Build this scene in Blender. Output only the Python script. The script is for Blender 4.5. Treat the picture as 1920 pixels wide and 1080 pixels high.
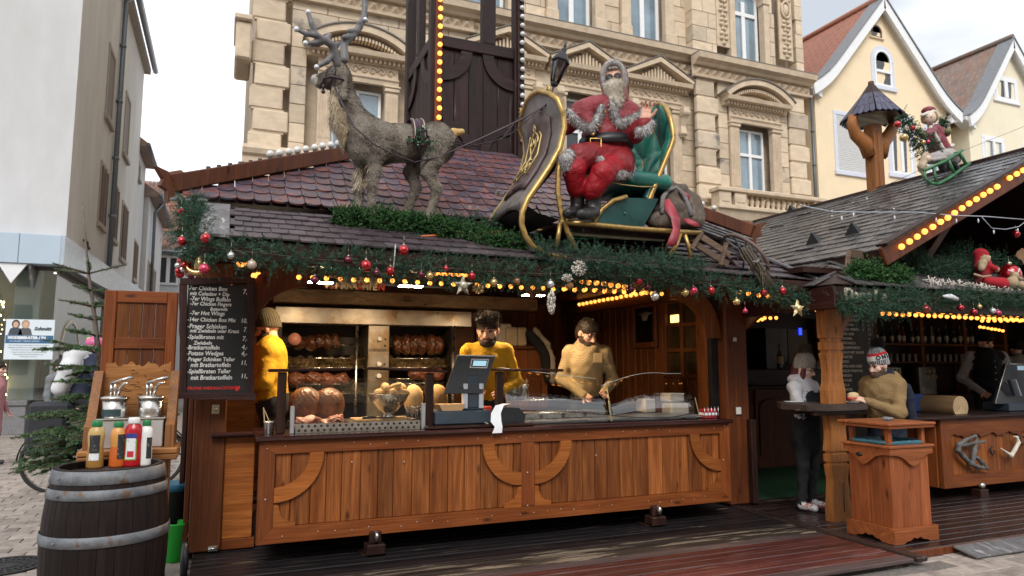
import bpy,math,random
import numpy as np
from mathutils import Vector,Matrix,Euler
Vt=Vector
R=math.radians
from math import cos,sin,pi,sqrt
rnd=random.Random(7)
ru,rdm=rnd.uniform,rnd.random
NR=np.random.RandomState(5)
for o in list(bpy.data.objects):bpy.data.objects.remove(o)
sc=bpy.context.scene
COL=sc.collection
# -- camera
CAMZ,FPX,PIT,YAW=1.6,1300.0,R(6.2773),R(22.6122)
cam=bpy.data.cameras.new('camera');cam_o=bpy.data.objects.new('camera',cam);COL.objects.link(cam_o)
cam.sensor_width=36;cam.lens=FPX/1920*36;cam.clip_start=.05;cam.clip_end=900
cam_o.location=(0,0,CAMZ);cam_o.rotation_euler=(R(90)+PIT,0,-YAW)
sc.camera=cam_o
cam.dof.use_dof=True;cam.dof.focus_distance=6.9;cam.dof.aperture_fstop=2.4
# -- sky: bright overcast
SUN_EL,SUN_AZ=R(44),R(200)
w=bpy.data.worlds.new('World');sc.world=w;w.use_nodes=True
nt=w.node_tree;nt.nodes.clear()
out=nt.nodes.new('ShaderNodeOutputWorld');bg=nt.nodes.new('ShaderNodeBackground')
sky=nt.nodes.new('ShaderNodeTexSky');sky.sky_type='NISHITA';sky.sun_disc=False
sky.sun_elevation=SUN_EL;sky.sun_rotation=SUN_AZ
tc=nt.nodes.new('ShaderNodeTexCoord');mp=nt.nodes.new('ShaderNodeMapping');mp.inputs['Scale'].default_value=(1,1,2.2)
nz=nt.nodes.new('ShaderNodeTexNoise');nz.inputs['Scale'].default_value=2.3;nz.inputs['Detail'].default_value=5;nz.inputs['Roughness'].default_value=.5
rp=nt.nodes.new('ShaderNodeValToRGB');e=rp.color_ramp.elements
e[0].position=.34;e[0].color=(4.3,4.6,5.0,1);e[1].position=.56;e[1].color=(9.3,9.4,9.5,1)
mx=nt.nodes.new('ShaderNodeMix');mx.data_type='RGBA';mx.inputs[0].default_value=.9
nt.links.new(tc.outputs['Generated'],mp.inputs['Vector']);nt.links.new(mp.outputs[0],nz.inputs['Vector'])
nt.links.new(nz.outputs['Fac'],rp.inputs[0]);nt.links.new(sky.outputs[0],mx.inputs['A']);nt.links.new(rp.outputs[0],mx.inputs['B'])
nt.links.new(mx.outputs['Result'],bg.inputs['Color']);bg.inputs['Strength'].default_value=.1
nt.links.new(bg.outputs[0],out.inputs['Surface'])
# -- sun behind thin cloud
sl=bpy.data.lights.new('sun','SUN');sl.energy=1.5;sl.angle=R(25);sl.color=(1,.97,.92)
so=bpy.data.objects.new('sun',sl);COL.objects.link(so)
so.rotation_euler=Vt((sin(SUN_AZ)*cos(SUN_EL),cos(SUN_AZ)*cos(SUN_EL),sin(SUN_EL))).to_track_quat('Z','Y').to_euler()
# -- exposure
vs=sc.view_settings;vs.view_transform='Standard';vs.look='None';vs.exposure=.72;vs.gamma=1;vs.use_curve_mapping=False
sc.cycles.use_denoising=True
sc.cycles.max_bounces=8;sc.cycles.transparent_max_bounces=12;sc.cycles.sample_clamp_indirect=6
sc.cycles.use_light_tree=True
# ==== helpers
CAMM=Matrix.Rotation(-YAW,3,'Z')@Matrix.Rotation(R(90)+PIT,3,'X')
def P(px,py,X=None,Y=None,Z=None):
 d=CAMM@Vt(((px-960)/FPX,(540-py)/FPX,-1.0))
 t=X/d.x if X is not None else Y/d.y if Y is not None else(Z-CAMZ)/d.z
 return Vt((0,0,CAMZ))+d*t
def proj(p):
 v=CAMM.transposed()@(Vt(p)-Vt((0,0,CAMZ)))
 return(960+FPX*v.x/-v.z,540-FPX*v.y/-v.z,-v.z)
def wl(o):
 v=Vt((0,0,0))
 while o is not None:v+=o.location;o=o.parent
 return v
def props(o,label=None,cat=None,group=None,kind=None):
 if label:o['label']=label
 if cat:o['category']=cat
 if group:o['group']=group
 if kind:o['kind']=kind
 return o
def thing(name,label,cat,loc,group=None,kind=None):
 o=bpy.data.objects.new(name,None);COL.objects.link(o);o.location=loc;o.empty_display_size=.1
 return props(o,label,cat,group,kind)
def put(name,mesh,M=None,parent=None,**kw):
 """an object sharing mesh data, placed by a world matrix or location"""
 o=bpy.data.objects.new(name,mesh);COL.objects.link(o)
 if M is None:M=Matrix()
 elif not isinstance(M,Matrix):M=Matrix.Translation(M)
 if parent is not None:
  M=Matrix.Translation(-wl(parent))@M;o.parent=parent
 o.matrix_basis=M
 return props(o,**kw)
def copy_tree(o,parent=None):
 c=o.copy();COL.objects.link(c)
 if parent is not None:c.parent=parent
 for ch in list(o.children):copy_tree(ch,c)
 return c
def xf(loc=(0,0,0),rz=0,rx=0,ry=0,s=1):
 S=Matrix.Diagonal((s,s,s,1))if not hasattr(s,'__len__')else Matrix.Diagonal((*s,1))
 return Matrix.Translation(loc)@Euler((rx,ry,rz)).to_matrix().to_4x4()@S
def frame(x,y,z,loc):
 m=Matrix((x,y,z)).transposed().to_4x4();m.translation=loc
 return m
ZV=Vt((0,0,1))
class MB:
 def __init__(s):s.v=[];s.f=[];s.m=[];s.sm=[]
 def add(s,vs,fs,mi=0,smooth=False,M=None):
  b=len(s.v)
  s.v+=[tuple(M@Vt(p))if M is not None else tuple(p)for p in vs]
  for f in fs:s.f.append([i+b for i in f]);s.m.append(mi);s.sm.append(smooth)
  return s
 def bx(s,x0,x1,y0,y1,z0,z1,mi=0,M=None):
  v=[(x,y,z)for z in(z0,z1)for y in(y0,y1)for x in(x0,x1)]
  return s.add(v,[(0,2,3,1),(4,5,7,6),(0,1,5,4),(2,6,7,3),(0,4,6,2),(1,3,7,5)],mi,M=M)
 def cb(s,x0,x1,y0,y1,z0,z1,c=.004,mi=0,M=None):
  """box with chamfered edges"""
  c=min(c,(x1-x0)*.45,(y1-y0)*.45,(z1-z0)*.45)
  X,Y,Z=(x0,x1),(y0,y1),(z0,z1);sg=(1,-1);v=[];id={}
  for k in(0,1):
   for j in(0,1):
    for i in(0,1):
     for a in range(3):
      p=[X[i]+(c*sg[i]if a!=0 else 0),Y[j]+(c*sg[j]if a!=1 else 0),Z[k]+(c*sg[k]if a!=2 else 0)]
      id[i,j,k,a]=len(v);v.append(p)
  f=[]
  for a in range(3):
   for t in(0,1):
    q=[]
    for(p,r)in((0,0),(1,0),(1,1),(0,1)):
     ix=[p,r];ix.insert(a,t);q.append(id[ix[0],ix[1],ix[2],a])
    flip=(t==0)^(a==1)
    f.append(q[::-1]if flip else q)
  for a in range(3):
   b,d=[q for q in range(3)if q!=a]
   for p in(0,1):
    for r in(0,1):
     def K(t,ax):
      ix=[0,0,0];ix[a]=t;ix[b]=p;ix[d]=r;return id[ix[0],ix[1],ix[2],ax]
     f.append([K(0,b),K(1,b),K(1,d),K(0,d)])
  for k in(0,1):
   for j in(0,1):
    for i in(0,1):f.append([id[i,j,k,0],id[i,j,k,1],id[i,j,k,2]])
  return s.add(v,f,mi,M=M)
 def prism(s,poly,d0,d1,ax='y',mi=0,M=None,smooth=False):
  """polygon (2-D) pushed along an axis: ax y -> poly is (x,z); x -> (y,z); z -> (x,y)"""
  n=len(poly)
  def pt(p,d):return(p[0],d,p[1])if ax=='y' else(d,p[0],p[1])if ax=='x' else(p[0],p[1],d)
  v=[pt(p,d0)for p in poly]+[pt(p,d1)for p in poly]
  f=[list(range(n)),list(range(2*n-1,n-1,-1))]+[(i,i+n,(i+1)%n+n,(i+1)%n)for i in range(n)]
  return s.add(v,f,mi,smooth,M=M)
 def tube(s,pts,r,n=8,mi=0,closed=False,M=None,smooth=True,flat=None):
  pts=[Vt(p)for p in pts];k=len(pts)
  rs=r if hasattr(r,'__len__')else[r]*k
  up=None;v=[]
  for i,p in enumerate(pts):
   a=pts[i-1]if(i>0 or closed)else p;b=pts[(i+1)%k]if(i<k-1 or closed)else p
   t=(b-a).normalized()if(b-a).length>1e-9 else ZV
   if up is None:
    up=t.cross(ZV if abs(t.z)<.9 else Vt((1,0,0))).normalized()
   else:
    up=(up-t*up.dot(t));up=up.normalized()if up.length>1e-6 else t.orthogonal().normalized()
   w2=t.cross(up)
   for j in range(n):
    an=2*pi*j/n
    v.append(p+up*(cos(an)*rs[i])+w2*(sin(an)*rs[i]*(flat or 1)))
  f=[]
  for i in range(k if closed else k-1):
   for j in range(n):
    a,b=i*n+j,i*n+(j+1)%n;c,d=((i+1)%k)*n+(j+1)%n,((i+1)%k)*n+j
    f.append((a,b,c,d))
  if not closed:f+=[list(range(n))[::-1],list(range((k-1)*n,k*n))]
  return s.add(v,f,mi,smooth,M=M)
 def lathe(s,prof,c=(0,0,0),n=16,mi=0,M=None,smooth=True,cap=True):
  v=[];k=len(prof)
  for(r,z)in prof:
   for j in range(n):
    an=2*pi*j/n;v.append((c[0]+r*cos(an),c[1]+r*sin(an),c[2]+z))
  f=[(i*n+j,i*n+(j+1)%n,(i+1)*n+(j+1)%n,(i+1)*n+j)for i in range(k-1)for j in range(n)]
  if cap:f+=[list(range(n))[::-1],list(range((k-1)*n,k*n))]
  return s.add(v,f,mi,smooth,M=M)
 def ball(s,c,r,n=10,m=6,mi=0,M=None):
  r3=r if hasattr(r,'__len__')else(r,r,r)
  v=[(c[0],c[1],c[2]-r3[2])]
  for i in range(1,m):
   ph=-pi/2+pi*i/m
   for j in range(n):
    an=2*pi*j/n;v.append((c[0]+r3[0]*cos(ph)*cos(an),c[1]+r3[1]*cos(ph)*sin(an),c[2]+r3[2]*sin(ph)))
  v.append((c[0],c[1],c[2]+r3[2]));T=len(v)-1
  f=[(0,1+(j+1)%n,1+j)for j in range(n)]+[(1+i*n+j,1+i*n+(j+1)%n,1+(i+1)*n+(j+1)%n,1+(i+1)*n+j)for i in range(m-2)for j in range(n)]
  f+=[(T,1+(m-2)*n+j,1+(m-2)*n+(j+1)%n)for j in range(n)]
  return s.add(v,f,mi,True,M=M)
 def quad(s,a,b,c,d,mi=0):return s.add([a,b,c,d],[(0,1,2,3)],mi)
 def beam(s,a,b,wd,ht,c=.004,mi=0,up=ZV):
  """chamfered bar from a to b"""
  a,b=Vt(a),Vt(b);x=(b-a);L=x.length;x=x/L
  y=up.cross(x);y=y.normalized()if y.length>1e-6 else Vt((0,1,0));z=x.cross(y)
  return s.cb(0,L,-wd/2,wd/2,-ht/2,ht/2,c,mi,M=frame(x,y,z,a))
 def mesh(s,name,mats,o=(0,0,0)):
  me=bpy.data.meshes.new(name)
  me.from_pydata([(p[0]-o[0],p[1]-o[1],p[2]-o[2])for p in s.v],[],s.f)
  for m in(mats if isinstance(mats,(list,tuple))else[mats]):me.materials.append(m)
  me.polygons.foreach_set('material_index',s.m);me.polygons.foreach_set('use_smooth',s.sm)
  me.update();return me
 def obj(s,name,mats,parent=None,loc=None,label=None,cat=None,group=None,kind=None):
  base=wl(parent)if parent is not None else Vt(loc or(0,0,0))
  o=bpy.data.objects.new(name,s.mesh(name,mats,base));COL.objects.link(o)
  if parent is not None:o.parent=parent
  else:o.location=base
  return props(o,label,cat,group,kind)
def npmesh(name,V,F,mats,ids=None,smooth=True,o=(0,0,0)):
 """mesh from numpy arrays (all faces of one size)"""
 me=bpy.data.meshes.new(name);V=np.asarray(V,'f4')-np.asarray(o,'f4');F=np.asarray(F,'i4');k=F.shape[1]
 me.vertices.add(len(V));me.vertices.foreach_set('co',V.ravel())
 me.loops.add(F.size);me.loops.foreach_set('vertex_index',F.ravel())
 me.polygons.add(len(F));me.polygons.foreach_set('loop_start',np.arange(len(F),dtype='i4')*k)
 me.polygons.foreach_set('use_smooth',np.full(len(F),smooth))
 for m in(mats if isinstance(mats,(list,tuple))else[mats]):me.materials.append(m)
 if ids is not None:me.polygons.foreach_set('material_index',np.asarray(ids,'i4'))
 me.update(calc_edges=True);me.validate();return me
def npobj(name,V,F,mats,parent=None,loc=None,ids=None,smooth=True,**kw):
 base=wl(parent)if parent is not None else Vt(loc or(0,0,0))
 o=bpy.data.objects.new(name,npmesh(name,V,F,mats,ids,smooth,base));COL.objects.link(o)
 if parent is not None:o.parent=parent
 else:o.location=base
 return props(o,**kw)
def join(parts):
 V=[];F=[];I=[];b=0
 for(v,f,i)in parts:V.append(v);F.append(f+b);I.append(i);b+=len(v)
 return np.concatenate(V),np.concatenate(F),np.concatenate(I)
# -- organic shapes: smooth-blended distance fields
def cap(a,b,ra,rb=None,m=0,k=None,s=None):return dict(t='c',a=np.array(a,float),b=np.array(b,float),ra=ra,rb=ra if rb is None else rb,m=m,k=k,s=s)
def ell(c,r,m=0,k=None,rot=None,sub=False):return dict(t='e',c=np.array(c,float),r=np.array(r if hasattr(r,'__len__')else(r,r,r),float),m=m,k=k,rot=rot,sub=sub)
def rbx(c,h,rr=.02,m=0,k=None,rot=None,sub=False):return dict(t='b',c=np.array(c,float),h=np.array(h,float),rr=rr,m=m,k=k,rot=rot,sub=sub)
def chain(pts,rs,m=0,k=None):return[cap(pts[i],pts[i+1],rs[i],rs[i+1],m,k)for i in range(len(pts)-1)]
def nets(prims,vox,k=.03,M=None,wob=0.,wobs=9.):
 lo=np.full(3,1e9);hi=-lo
 for p in prims:
  if p.get('sub'):continue
  if p['t']=='c':
   r=max(p['ra'],p['rb']);mn=np.minimum(p['a'],p['b'])-r;mxx=np.maximum(p['a'],p['b'])+r
  elif p['t']=='e':r=p['r'].max()if p['rot']is not None else p['r'];mn=p['c']-r;mxx=p['c']+r
  else:r=np.linalg.norm(p['h'])if p['rot']is not None else p['h'];mn=p['c']-r;mxx=p['c']+r
  p['lo'],p['hi']=mn,mxx;lo=np.minimum(lo,mn);hi=np.maximum(hi,mxx)
 lo=lo-3*vox-k*.5;n=np.ceil((hi+3*vox+k*.5-lo)/vox).astype(int)+1
 D=np.full(n,1e3,'f4');B=np.full(n,1e3,'f4');ID=np.zeros(n,'i2')
 for p in prims:
  kk=p['k']if p['k']is not None else k;mg=kk+3*vox
  if p.get('sub'):
   r=p['r'].max()if p['t']=='e' else np.linalg.norm(p['h']);a,b=p['c']-r-mg,p['c']+r+mg
  else:a,b=p['lo']-mg,p['hi']+mg
  i0=np.clip(np.floor((a-lo)/vox).astype(int),0,n-1);i1=np.clip(np.ceil((b-lo)/vox).astype(int)+1,1,n)
  if(i1<=i0).any():continue
  g=np.stack(np.meshgrid(*[lo[q]+vox*np.arange(i0[q],i1[q])for q in range(3)],indexing='ij'),-1)
  if p['t']=='c':
   s=np.array(p['s']if p['s']is not None else(1,1,1),float)
   q=(g-p['a'])/s;ba=(p['b']-p['a'])/s;t=np.clip(q@ba/max(ba@ba,1e-12),0,1)
   d=np.linalg.norm(q-t[...,None]*ba,axis=-1)-(p['ra']+(p['rb']-p['ra'])*t);d=d*s.min()
  else:
   q=g-p['c']
   if p['rot']is not None:q=q@np.array(p['rot'])
   if p['t']=='e':
    k0=np.linalg.norm(q/p['r'],axis=-1);k1=np.linalg.norm(q/(p['r']**2),axis=-1)+1e-9;d=k0*(k0-1)/k1
   else:
    e=np.abs(q)-p['h']+p['rr'];d=np.linalg.norm(np.maximum(e,0),axis=-1)+np.minimum(e.max(-1),0)-p['rr']
  sl=tuple(slice(i0[q],i1[q])for q in range(3));Ds=D[sl]
  if p.get('sub'):
   D[sl]=np.maximum(Ds,-d);
   if p['m']is not None:ID[sl]=np.where((d<vox*1.5),p['m'],ID[sl])
   continue
  h=np.clip(.5+.5*(Ds-d)/kk,0,1)
  D[sl]=np.where(Ds>500,d,Ds*(1-h)+d*h-kk*h*(1-h))
  Bs=B[sl];ID[sl]=np.where(d<Bs,p['m'],ID[sl]);B[sl]=np.minimum(Bs,d)
 if wob:
  g=np.stack(np.meshgrid(*[lo[q]+vox*np.arange(n[q])for q in range(3)],indexing='ij'),-1)
  ph=np.sin(g[...,0]*wobs+1.3*np.sin(g[...,2]*wobs*.7))*np.sin(g[...,1]*wobs*1.1+.9*np.sin(g[...,0]*wobs*.8))*np.sin(g[...,2]*wobs*1.3+1.1*np.sin(g[...,1]*wobs*.6))
  D=D+wob*ph
 ins=D<0
 c8=[(a,b,c)for a in(0,1)for b in(0,1)for c in(0,1)]
 def sh(A,o):return A[o[0]:n[0]-1+o[0],o[1]:n[1]-1+o[1],o[2]:n[2]-1+o[2]]
 cnt=sum(sh(ins,o).astype('i1')for o in c8);act=(cnt>0)&(cnt<8)
 idx=np.argwhere(act);vid=np.full(act.shape,-1,'i4');vid[act]=np.arange(len(idx))
 vals=np.stack([D[idx[:,0]+o[0],idx[:,1]+o[1],idx[:,2]+o[2]]for o in c8],1)
 acc=np.zeros((len(idx),3));nn=np.zeros(len(idx));C8=np.array(c8,float)
 for i in range(8):
  for j in range(i+1,8):
   if np.abs(C8[i]-C8[j]).sum()!=1:continue
   a,b=vals[:,i],vals[:,j];x=(a<0)!=(b<0);t=np.where(x,a/np.where(x,a-b,1),0)
   acc+=np.where(x[:,None],C8[i]+(C8[j]-C8[i])*t[:,None],0);nn+=x
 V=lo+vox*(idx+acc/nn[:,None]);F=[]
 for ax in range(3):
  u,v2=[(1,2),(2,0),(0,1)][ax]
  s0=[slice(None)]*3;s1=[slice(None)]*3;s0[ax]=slice(0,n[ax]-1);s1[ax]=slice(1,n[ax])
  ed=np.argwhere(ins[tuple(s0)]!=ins[tuple(s1)])
  ed=ed[(ed[:,u]>0)&(ed[:,v2]>0)&(ed[:,u]<n[u]-1)&(ed[:,v2]<n[v2]-1)]
  if not len(ed):continue
  def cell(du,dv):
   e2=ed.copy();e2[:,u]-=du;e2[:,v2]-=dv;return vid[e2[:,0],e2[:,1],e2[:,2]]
  q=np.stack([cell(1,1),cell(0,1),cell(0,0),cell(1,0)],1)
  fl=~ins[ed[:,0],ed[:,1],ed[:,2]];q[fl]=q[fl][:,::-1];F.append(q)
 F=np.concatenate(F);F=F[(F>=0).all(1)]
 near=np.clip(np.round((V-lo)/vox).astype(int),0,n-1);vm=ID[near[:,0],near[:,1],near[:,2]]
 ids=vm[F[:,0]]
 if M is not None:V=V@np.array(M.to_3x3()).T+np.array(M.translation)
 return V,F,ids
def blob(name,prims,vox,mats,parent=None,loc=None,k=.03,M=None,wob=0.,wobs=9.,**kw):
 V,F,I=nets(prims,vox,k,M,wob,wobs)
 return npobj(name,V,F,mats,parent,loc,I,True,**kw)
# -- materials
def newmat(name):
 m=bpy.data.materials.new(name);m.use_nodes=True;t=m.node_tree;t.nodes.clear()
 o=t.nodes.new('ShaderNodeOutputMaterial');b=t.nodes.new('ShaderNodeBsdfPrincipled');t.links.new(b.outputs[0],o.inputs[0])
 return m,t,b
def nd(t,ty,**kw):
 n=t.nodes.new('ShaderNode'+ty)
 for k,v in kw.items():
  if k.startswith('i_'):
   key=k[2:].replace('_',' ');key=int(key)if key.isdigit()else key
   n.inputs[key].default_value=v
  else:setattr(n,k,v)
 return n
def mixc(t,fac,a,b,blend='MIX'):
 n=nd(t,'Mix',data_type='RGBA',blend_type=blend)
 for s,v in((0,fac),('A',a),('B',b)):
  if isinstance(v,bpy.types.NodeSocket):t.links.new(v,n.inputs[s])
  else:n.inputs[s].default_value=(*v,1)if hasattr(v,'__len__')and len(v)==3 else v
 return n.outputs['Result']
def ramp(t,fac,p0,p1,c0=(0,0,0),c1=(1,1,1)):
 n=nd(t,'ValToRGB');e=n.color_ramp.elements
 e[0].position,e[1].position=p0,p1;e[0].color=(*c0,1);e[1].color=(*c1,1);t.links.new(fac,n.inputs[0]);return n.outputs[0]
def coords(t,scale=(1,1,1),rand=True):
 tc=nd(t,'TexCoord');mp=nd(t,'Mapping');mp.inputs['Scale'].default_value=scale;t.links.new(tc.outputs['Object'],mp.inputs['Vector'])
 if not rand:return mp.outputs[0],None
 oi=nd(t,'ObjectInfo');ml=nd(t,'Math',operation='MULTIPLY',i_1=57.3);t.links.new(oi.outputs['Random'],ml.inputs[0])
 va=nd(t,'VectorMath',operation='ADD');t.links.new(mp.outputs[0],va.inputs[0]);t.links.new(ml.outputs[0],va.inputs[1])
 return va.outputs[0],oi.outputs['Random']
def objvary(t,c,rnd_s,amt):
 mr=nd(t,'MapRange');mr.inputs['To Min'].default_value=1-amt;mr.inputs['To Max'].default_value=1+amt;t.links.new(rnd_s,mr.inputs[0])
 cx=nd(t,'CombineXYZ');[t.links.new(mr.outputs[0],cx.inputs[i])for i in range(3)]
 return mixc(t,1.0,c,cx.outputs[0],'MULTIPLY')
def mat(name,base,rough=.6,metal=0.,var=.18,vs=7.,bump=.0,bs=60.,col2=None,c2=(.5,.62),c2s=3.,spec=.5,objvar=0.,emit=None,es=0.,coat=0.,rvar=.1,sheen=0.,aniso=(1,1,1),trans=0.,ior=1.45,alpha=1.,sss=0.,bd=.01,bdist=0.):
 m,t,b=newmat(name);L=t.links.new
 co,rs=coords(t,aniso)
 n1=nd(t,'TexNoise',i_Scale=vs,i_Detail=4.,i_Roughness=.6);L(co,n1.inputs['Vector'])
 hi=tuple(min(1,c*(1+var))for c in base);lo=tuple(c*(1-var)for c in base)
 c=ramp(t,n1.outputs['Fac'],.3,.7,lo,hi)
 if col2 is not None:
  n2=nd(t,'TexNoise',i_Scale=c2s,i_Detail=7.,i_Roughness=.65);L(co,n2.inputs['Vector'])
  c=mixc(t,ramp(t,n2.outputs['Fac'],*c2),c,col2)
 if objvar:c=objvary(t,c,rs,objvar)
 L(c,b.inputs['Base Color'])
 b.inputs['Metallic'].default_value=metal;b.inputs['Specular IOR Level'].default_value=spec
 rr=ramp(t,n1.outputs['Fac'],.3,.7,(max(0,rough-rvar),)*3,(min(1,rough+rvar),)*3);L(rr,b.inputs['Roughness'])
 if bump:
  n3=nd(t,'TexNoise',i_Scale=bs,i_Detail=5.,i_Roughness=.6,i_Distortion=bdist);L(co,n3.inputs['Vector'])
  bp=nd(t,'Bump',i_Strength=bump,i_Distance=bd);L(n3.outputs['Fac'],bp.inputs['Height']);L(bp.outputs[0],b.inputs['Normal'])
 if emit:b.inputs['Emission Color'].default_value=(*emit,1);b.inputs['Emission Strength'].default_value=es
 if coat:b.inputs['Coat Weight'].default_value=coat;b.inputs['Coat Roughness'].default_value=.15
 if sheen:b.inputs['Sheen Weight'].default_value=sheen
 if trans:b.inputs['Transmission Weight'].default_value=trans;b.inputs['IOR'].default_value=ior
 if sss:b.inputs['Subsurface Weight'].default_value=sss;b.inputs['Subsurface Radius'].default_value=(.01,.004,.002)
 b.inputs['Alpha'].default_value=alpha
 return m
def wood(name,c1,c2,ax='z',rough=.45,objvar=.22,knots=1.,wear=None,wp=(.56,.66),bump=.25,spec=.28,sc_=1.,coat=0.):
 m,t,b=newmat(name);L=t.links.new
 i='xyz'.index(ax)
 def scl(across,along):s=[across*sc_]*3;s[i]=along*sc_;return s
 co,rs=coords(t,scl(1,1))
 def nz(across,along,det,dist=0.):
  mp=nd(t,'Mapping');mp.inputs['Scale'].default_value=scl(across,along);L(co,mp.inputs['Vector'])
  n=nd(t,'TexNoise',i_Scale=1.,i_Detail=det,i_Roughness=.6,i_Distortion=dist);L(mp.outputs[0],n.inputs['Vector']);return n.outputs['Fac']
 a=nz(9,.9,5.,1.2);g=nz(120,2.5,3.);big=nz(2.,1.2,3.)
 c=ramp(t,a,.33,.68,c1,c2)
 c=mixc(t,ramp(t,g,.38,.62,(.55,)*3,(0,)*3),c,tuple(x*.45 for x in c1))
 c=mixc(t,ramp(t,big,.35,.75,(0,)*3,(.5,)*3),c,tuple(x*.6 for x in c1))
 if knots:
  mp=nd(t,'Mapping');mp.inputs['Scale'].default_value=scl(7,2.6);L(co,mp.inputs['Vector'])
  vo=nd(t,'TexVoronoi',i_Scale=1.);L(mp.outputs[0],vo.inputs['Vector'])
  c=mixc(t,ramp(t,vo.outputs['Distance'],.05,.16,(.85*knots,)*3,(0,)*3),c,tuple(x*.22 for x in c1))
 if wear is not None:
  wn=nz(14,1.6,9.,.4);c=mixc(t,ramp(t,wn,*wp),c,wear)
 if objvar:c=objvary(t,c,rs,objvar)
 L(c,b.inputs['Base Color']);b.inputs['Specular IOR Level'].default_value=spec
 L(ramp(t,a,.3,.7,(rough-.08,)*3,(rough+.12,)*3),b.inputs['Roughness'])
 bp=nd(t,'Bump',i_Strength=bump,i_Distance=.006);L(g,bp.inputs['Height']);L(bp.outputs[0],b.inputs['Normal'])
 if coat:b.inputs['Coat Weight'].default_value=coat;b.inputs['Coat Roughness'].default_value=.2
 return m
def glassmat(name,tint=(.9,.95,.95),rough=.02,fac=.08):
 """thin clear pane: mostly see-through with a mirror coat"""
 m=bpy.data.materials.new(name);m.use_nodes=True;t=m.node_tree;t.nodes.clear();L=t.links.new
 o=nd(t,'OutputMaterial');tr=nd(t,'BsdfTransparent');tr.inputs[0].default_value=(*tint,1)
 gl=nd(t,'BsdfGlossy');gl.inputs['Roughness'].default_value=rough
 fr=nd(t,'Fresnel',i_IOR=1.5);ad=nd(t,'Math',operation='ADD',i_1=fac);L(fr.outputs[0],ad.inputs[0])
 mxs=nd(t,'MixShader');L(ad.outputs[0],mxs.inputs[0]);L(tr.outputs[0],mxs.inputs[1]);L(gl.outputs[0],mxs.inputs[2]);L(mxs.outputs[0],o.inputs[0])
 return m
def cloth(name,base,bump=.5,bs=5.5,**kw):
 return mat(name,base,rough=kw.pop('rough',.85),var=kw.pop('var',.14),vs=6,bump=bump,bs=bs,bd=.05,bdist=1.6,spec=.25,**kw)
def emat(name,c,s,thru=0.):
 m,t,b=newmat(name);L=t.links.new
 b.inputs['Base Color'].default_value=(*c,1);b.inputs['Roughness'].default_value=.2
 b.inputs['Emission Color'].default_value=(*c,1);b.inputs['Emission Strength'].default_value=s
 b.inputs['Alpha'].default_value=1-thru;return m
# ==== materials used in many places
W_OR=wood('orange_pine',(.16,.042,.010),(.42,.14,.034),'z',objvar=.36,wear=(.085,.024,.007),wp=(.58,.78))
W_ORX=wood('orange_pine_across',(.25,.070,.013),(.44,.145,.03),'x')
W_BOARD=wood('frame_board',(.17,.041,.010),(.31,.09,.02),'x')
W_BOARDZ=wood('frame_board_upright',(.16,.040,.010),(.29,.083,.02),'z')
W_RED=wood('red_brown_wood',(.09,.024,.009),(.19,.055,.017),'z')
W_DK=wood('dark_wood',(.022,.009,.007),(.05,.02,.013),'x',rough=.35,knots=.4)
W_DKZ=wood('dark_wood_upright',(.022,.009,.007),(.055,.022,.014),'z',rough=.4,knots=.4)
W_TOWER=wood('tower_wood',(.014,.006,.006),(.050,.021,.019),'z',rough=.5,wear=(.16,.13,.125),wp=(.6,.8))
W_TOWERX=wood('tower_wood_across',(.014,.006,.006),(.05,.021,.018),'x',rough=.5,wear=(.15,.12,.115),wp=(.6,.8))
W_IN=wood('inner_panel_wood',(.16,.05,.013),(.30,.10,.026),'z',rough=.4)
W_INX=wood('inner_wood_across',(.13,.04,.011),(.24,.08,.02),'x',rough=.4)
W_GREY=wood('weathered_grey_wood',(.10,.095,.10),(.24,.23,.235),'y',rough=.7,wear=(.32,.31,.31),knots=.5)
W_CRATE=wood('old_crate_wood',(.10,.065,.045),(.22,.15,.105),'x',rough=.75,knots=.6)
CHROME=mat('brushed_steel',(.55,.53,.5),rough=.28,metal=1,var=.08,vs=14,bump=.05,bs=40)
STEEL=mat('worn_galvanised_iron',(.15,.16,.175),rough=.6,metal=.4,var=.35,vs=14,col2=(.13,.075,.045),c2=(.53,.64),c2s=10,bump=.2,bs=90)
BLACKM=mat('black_iron',(.02,.02,.022),rough=.5,metal=.3,bump=.1)
BLACKP=mat('black_plastic',(.016,.018,.022),rough=.35,var=.1)
WHITEP=mat('white_paint',(.72,.73,.74),rough=.5,var=.05)
GOLD=mat('dull_gold_paint',(.42,.27,.09),rough=.38,metal=.7,var=.25,vs=18,bump=.1,bs=60,col2=(.13,.09,.04),c2=(.58,.72),c2s=14)
BULB=emat('amber_bulb_glass',(1,.40,.07),1.6,thru=.3)
CORE=emat('bulb_filament',(1,.60,.2),60)
DEADB=mat('unlit_bulb_glass',(.62,.62,.6),rough=.08,var=.1,spec=.9)
GLASS=glassmat('clear_glass',(.95,.96,.95),.01,.0);CASEG=glassmat('display_glass',(.90,.92,.92),.01,.11)
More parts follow.
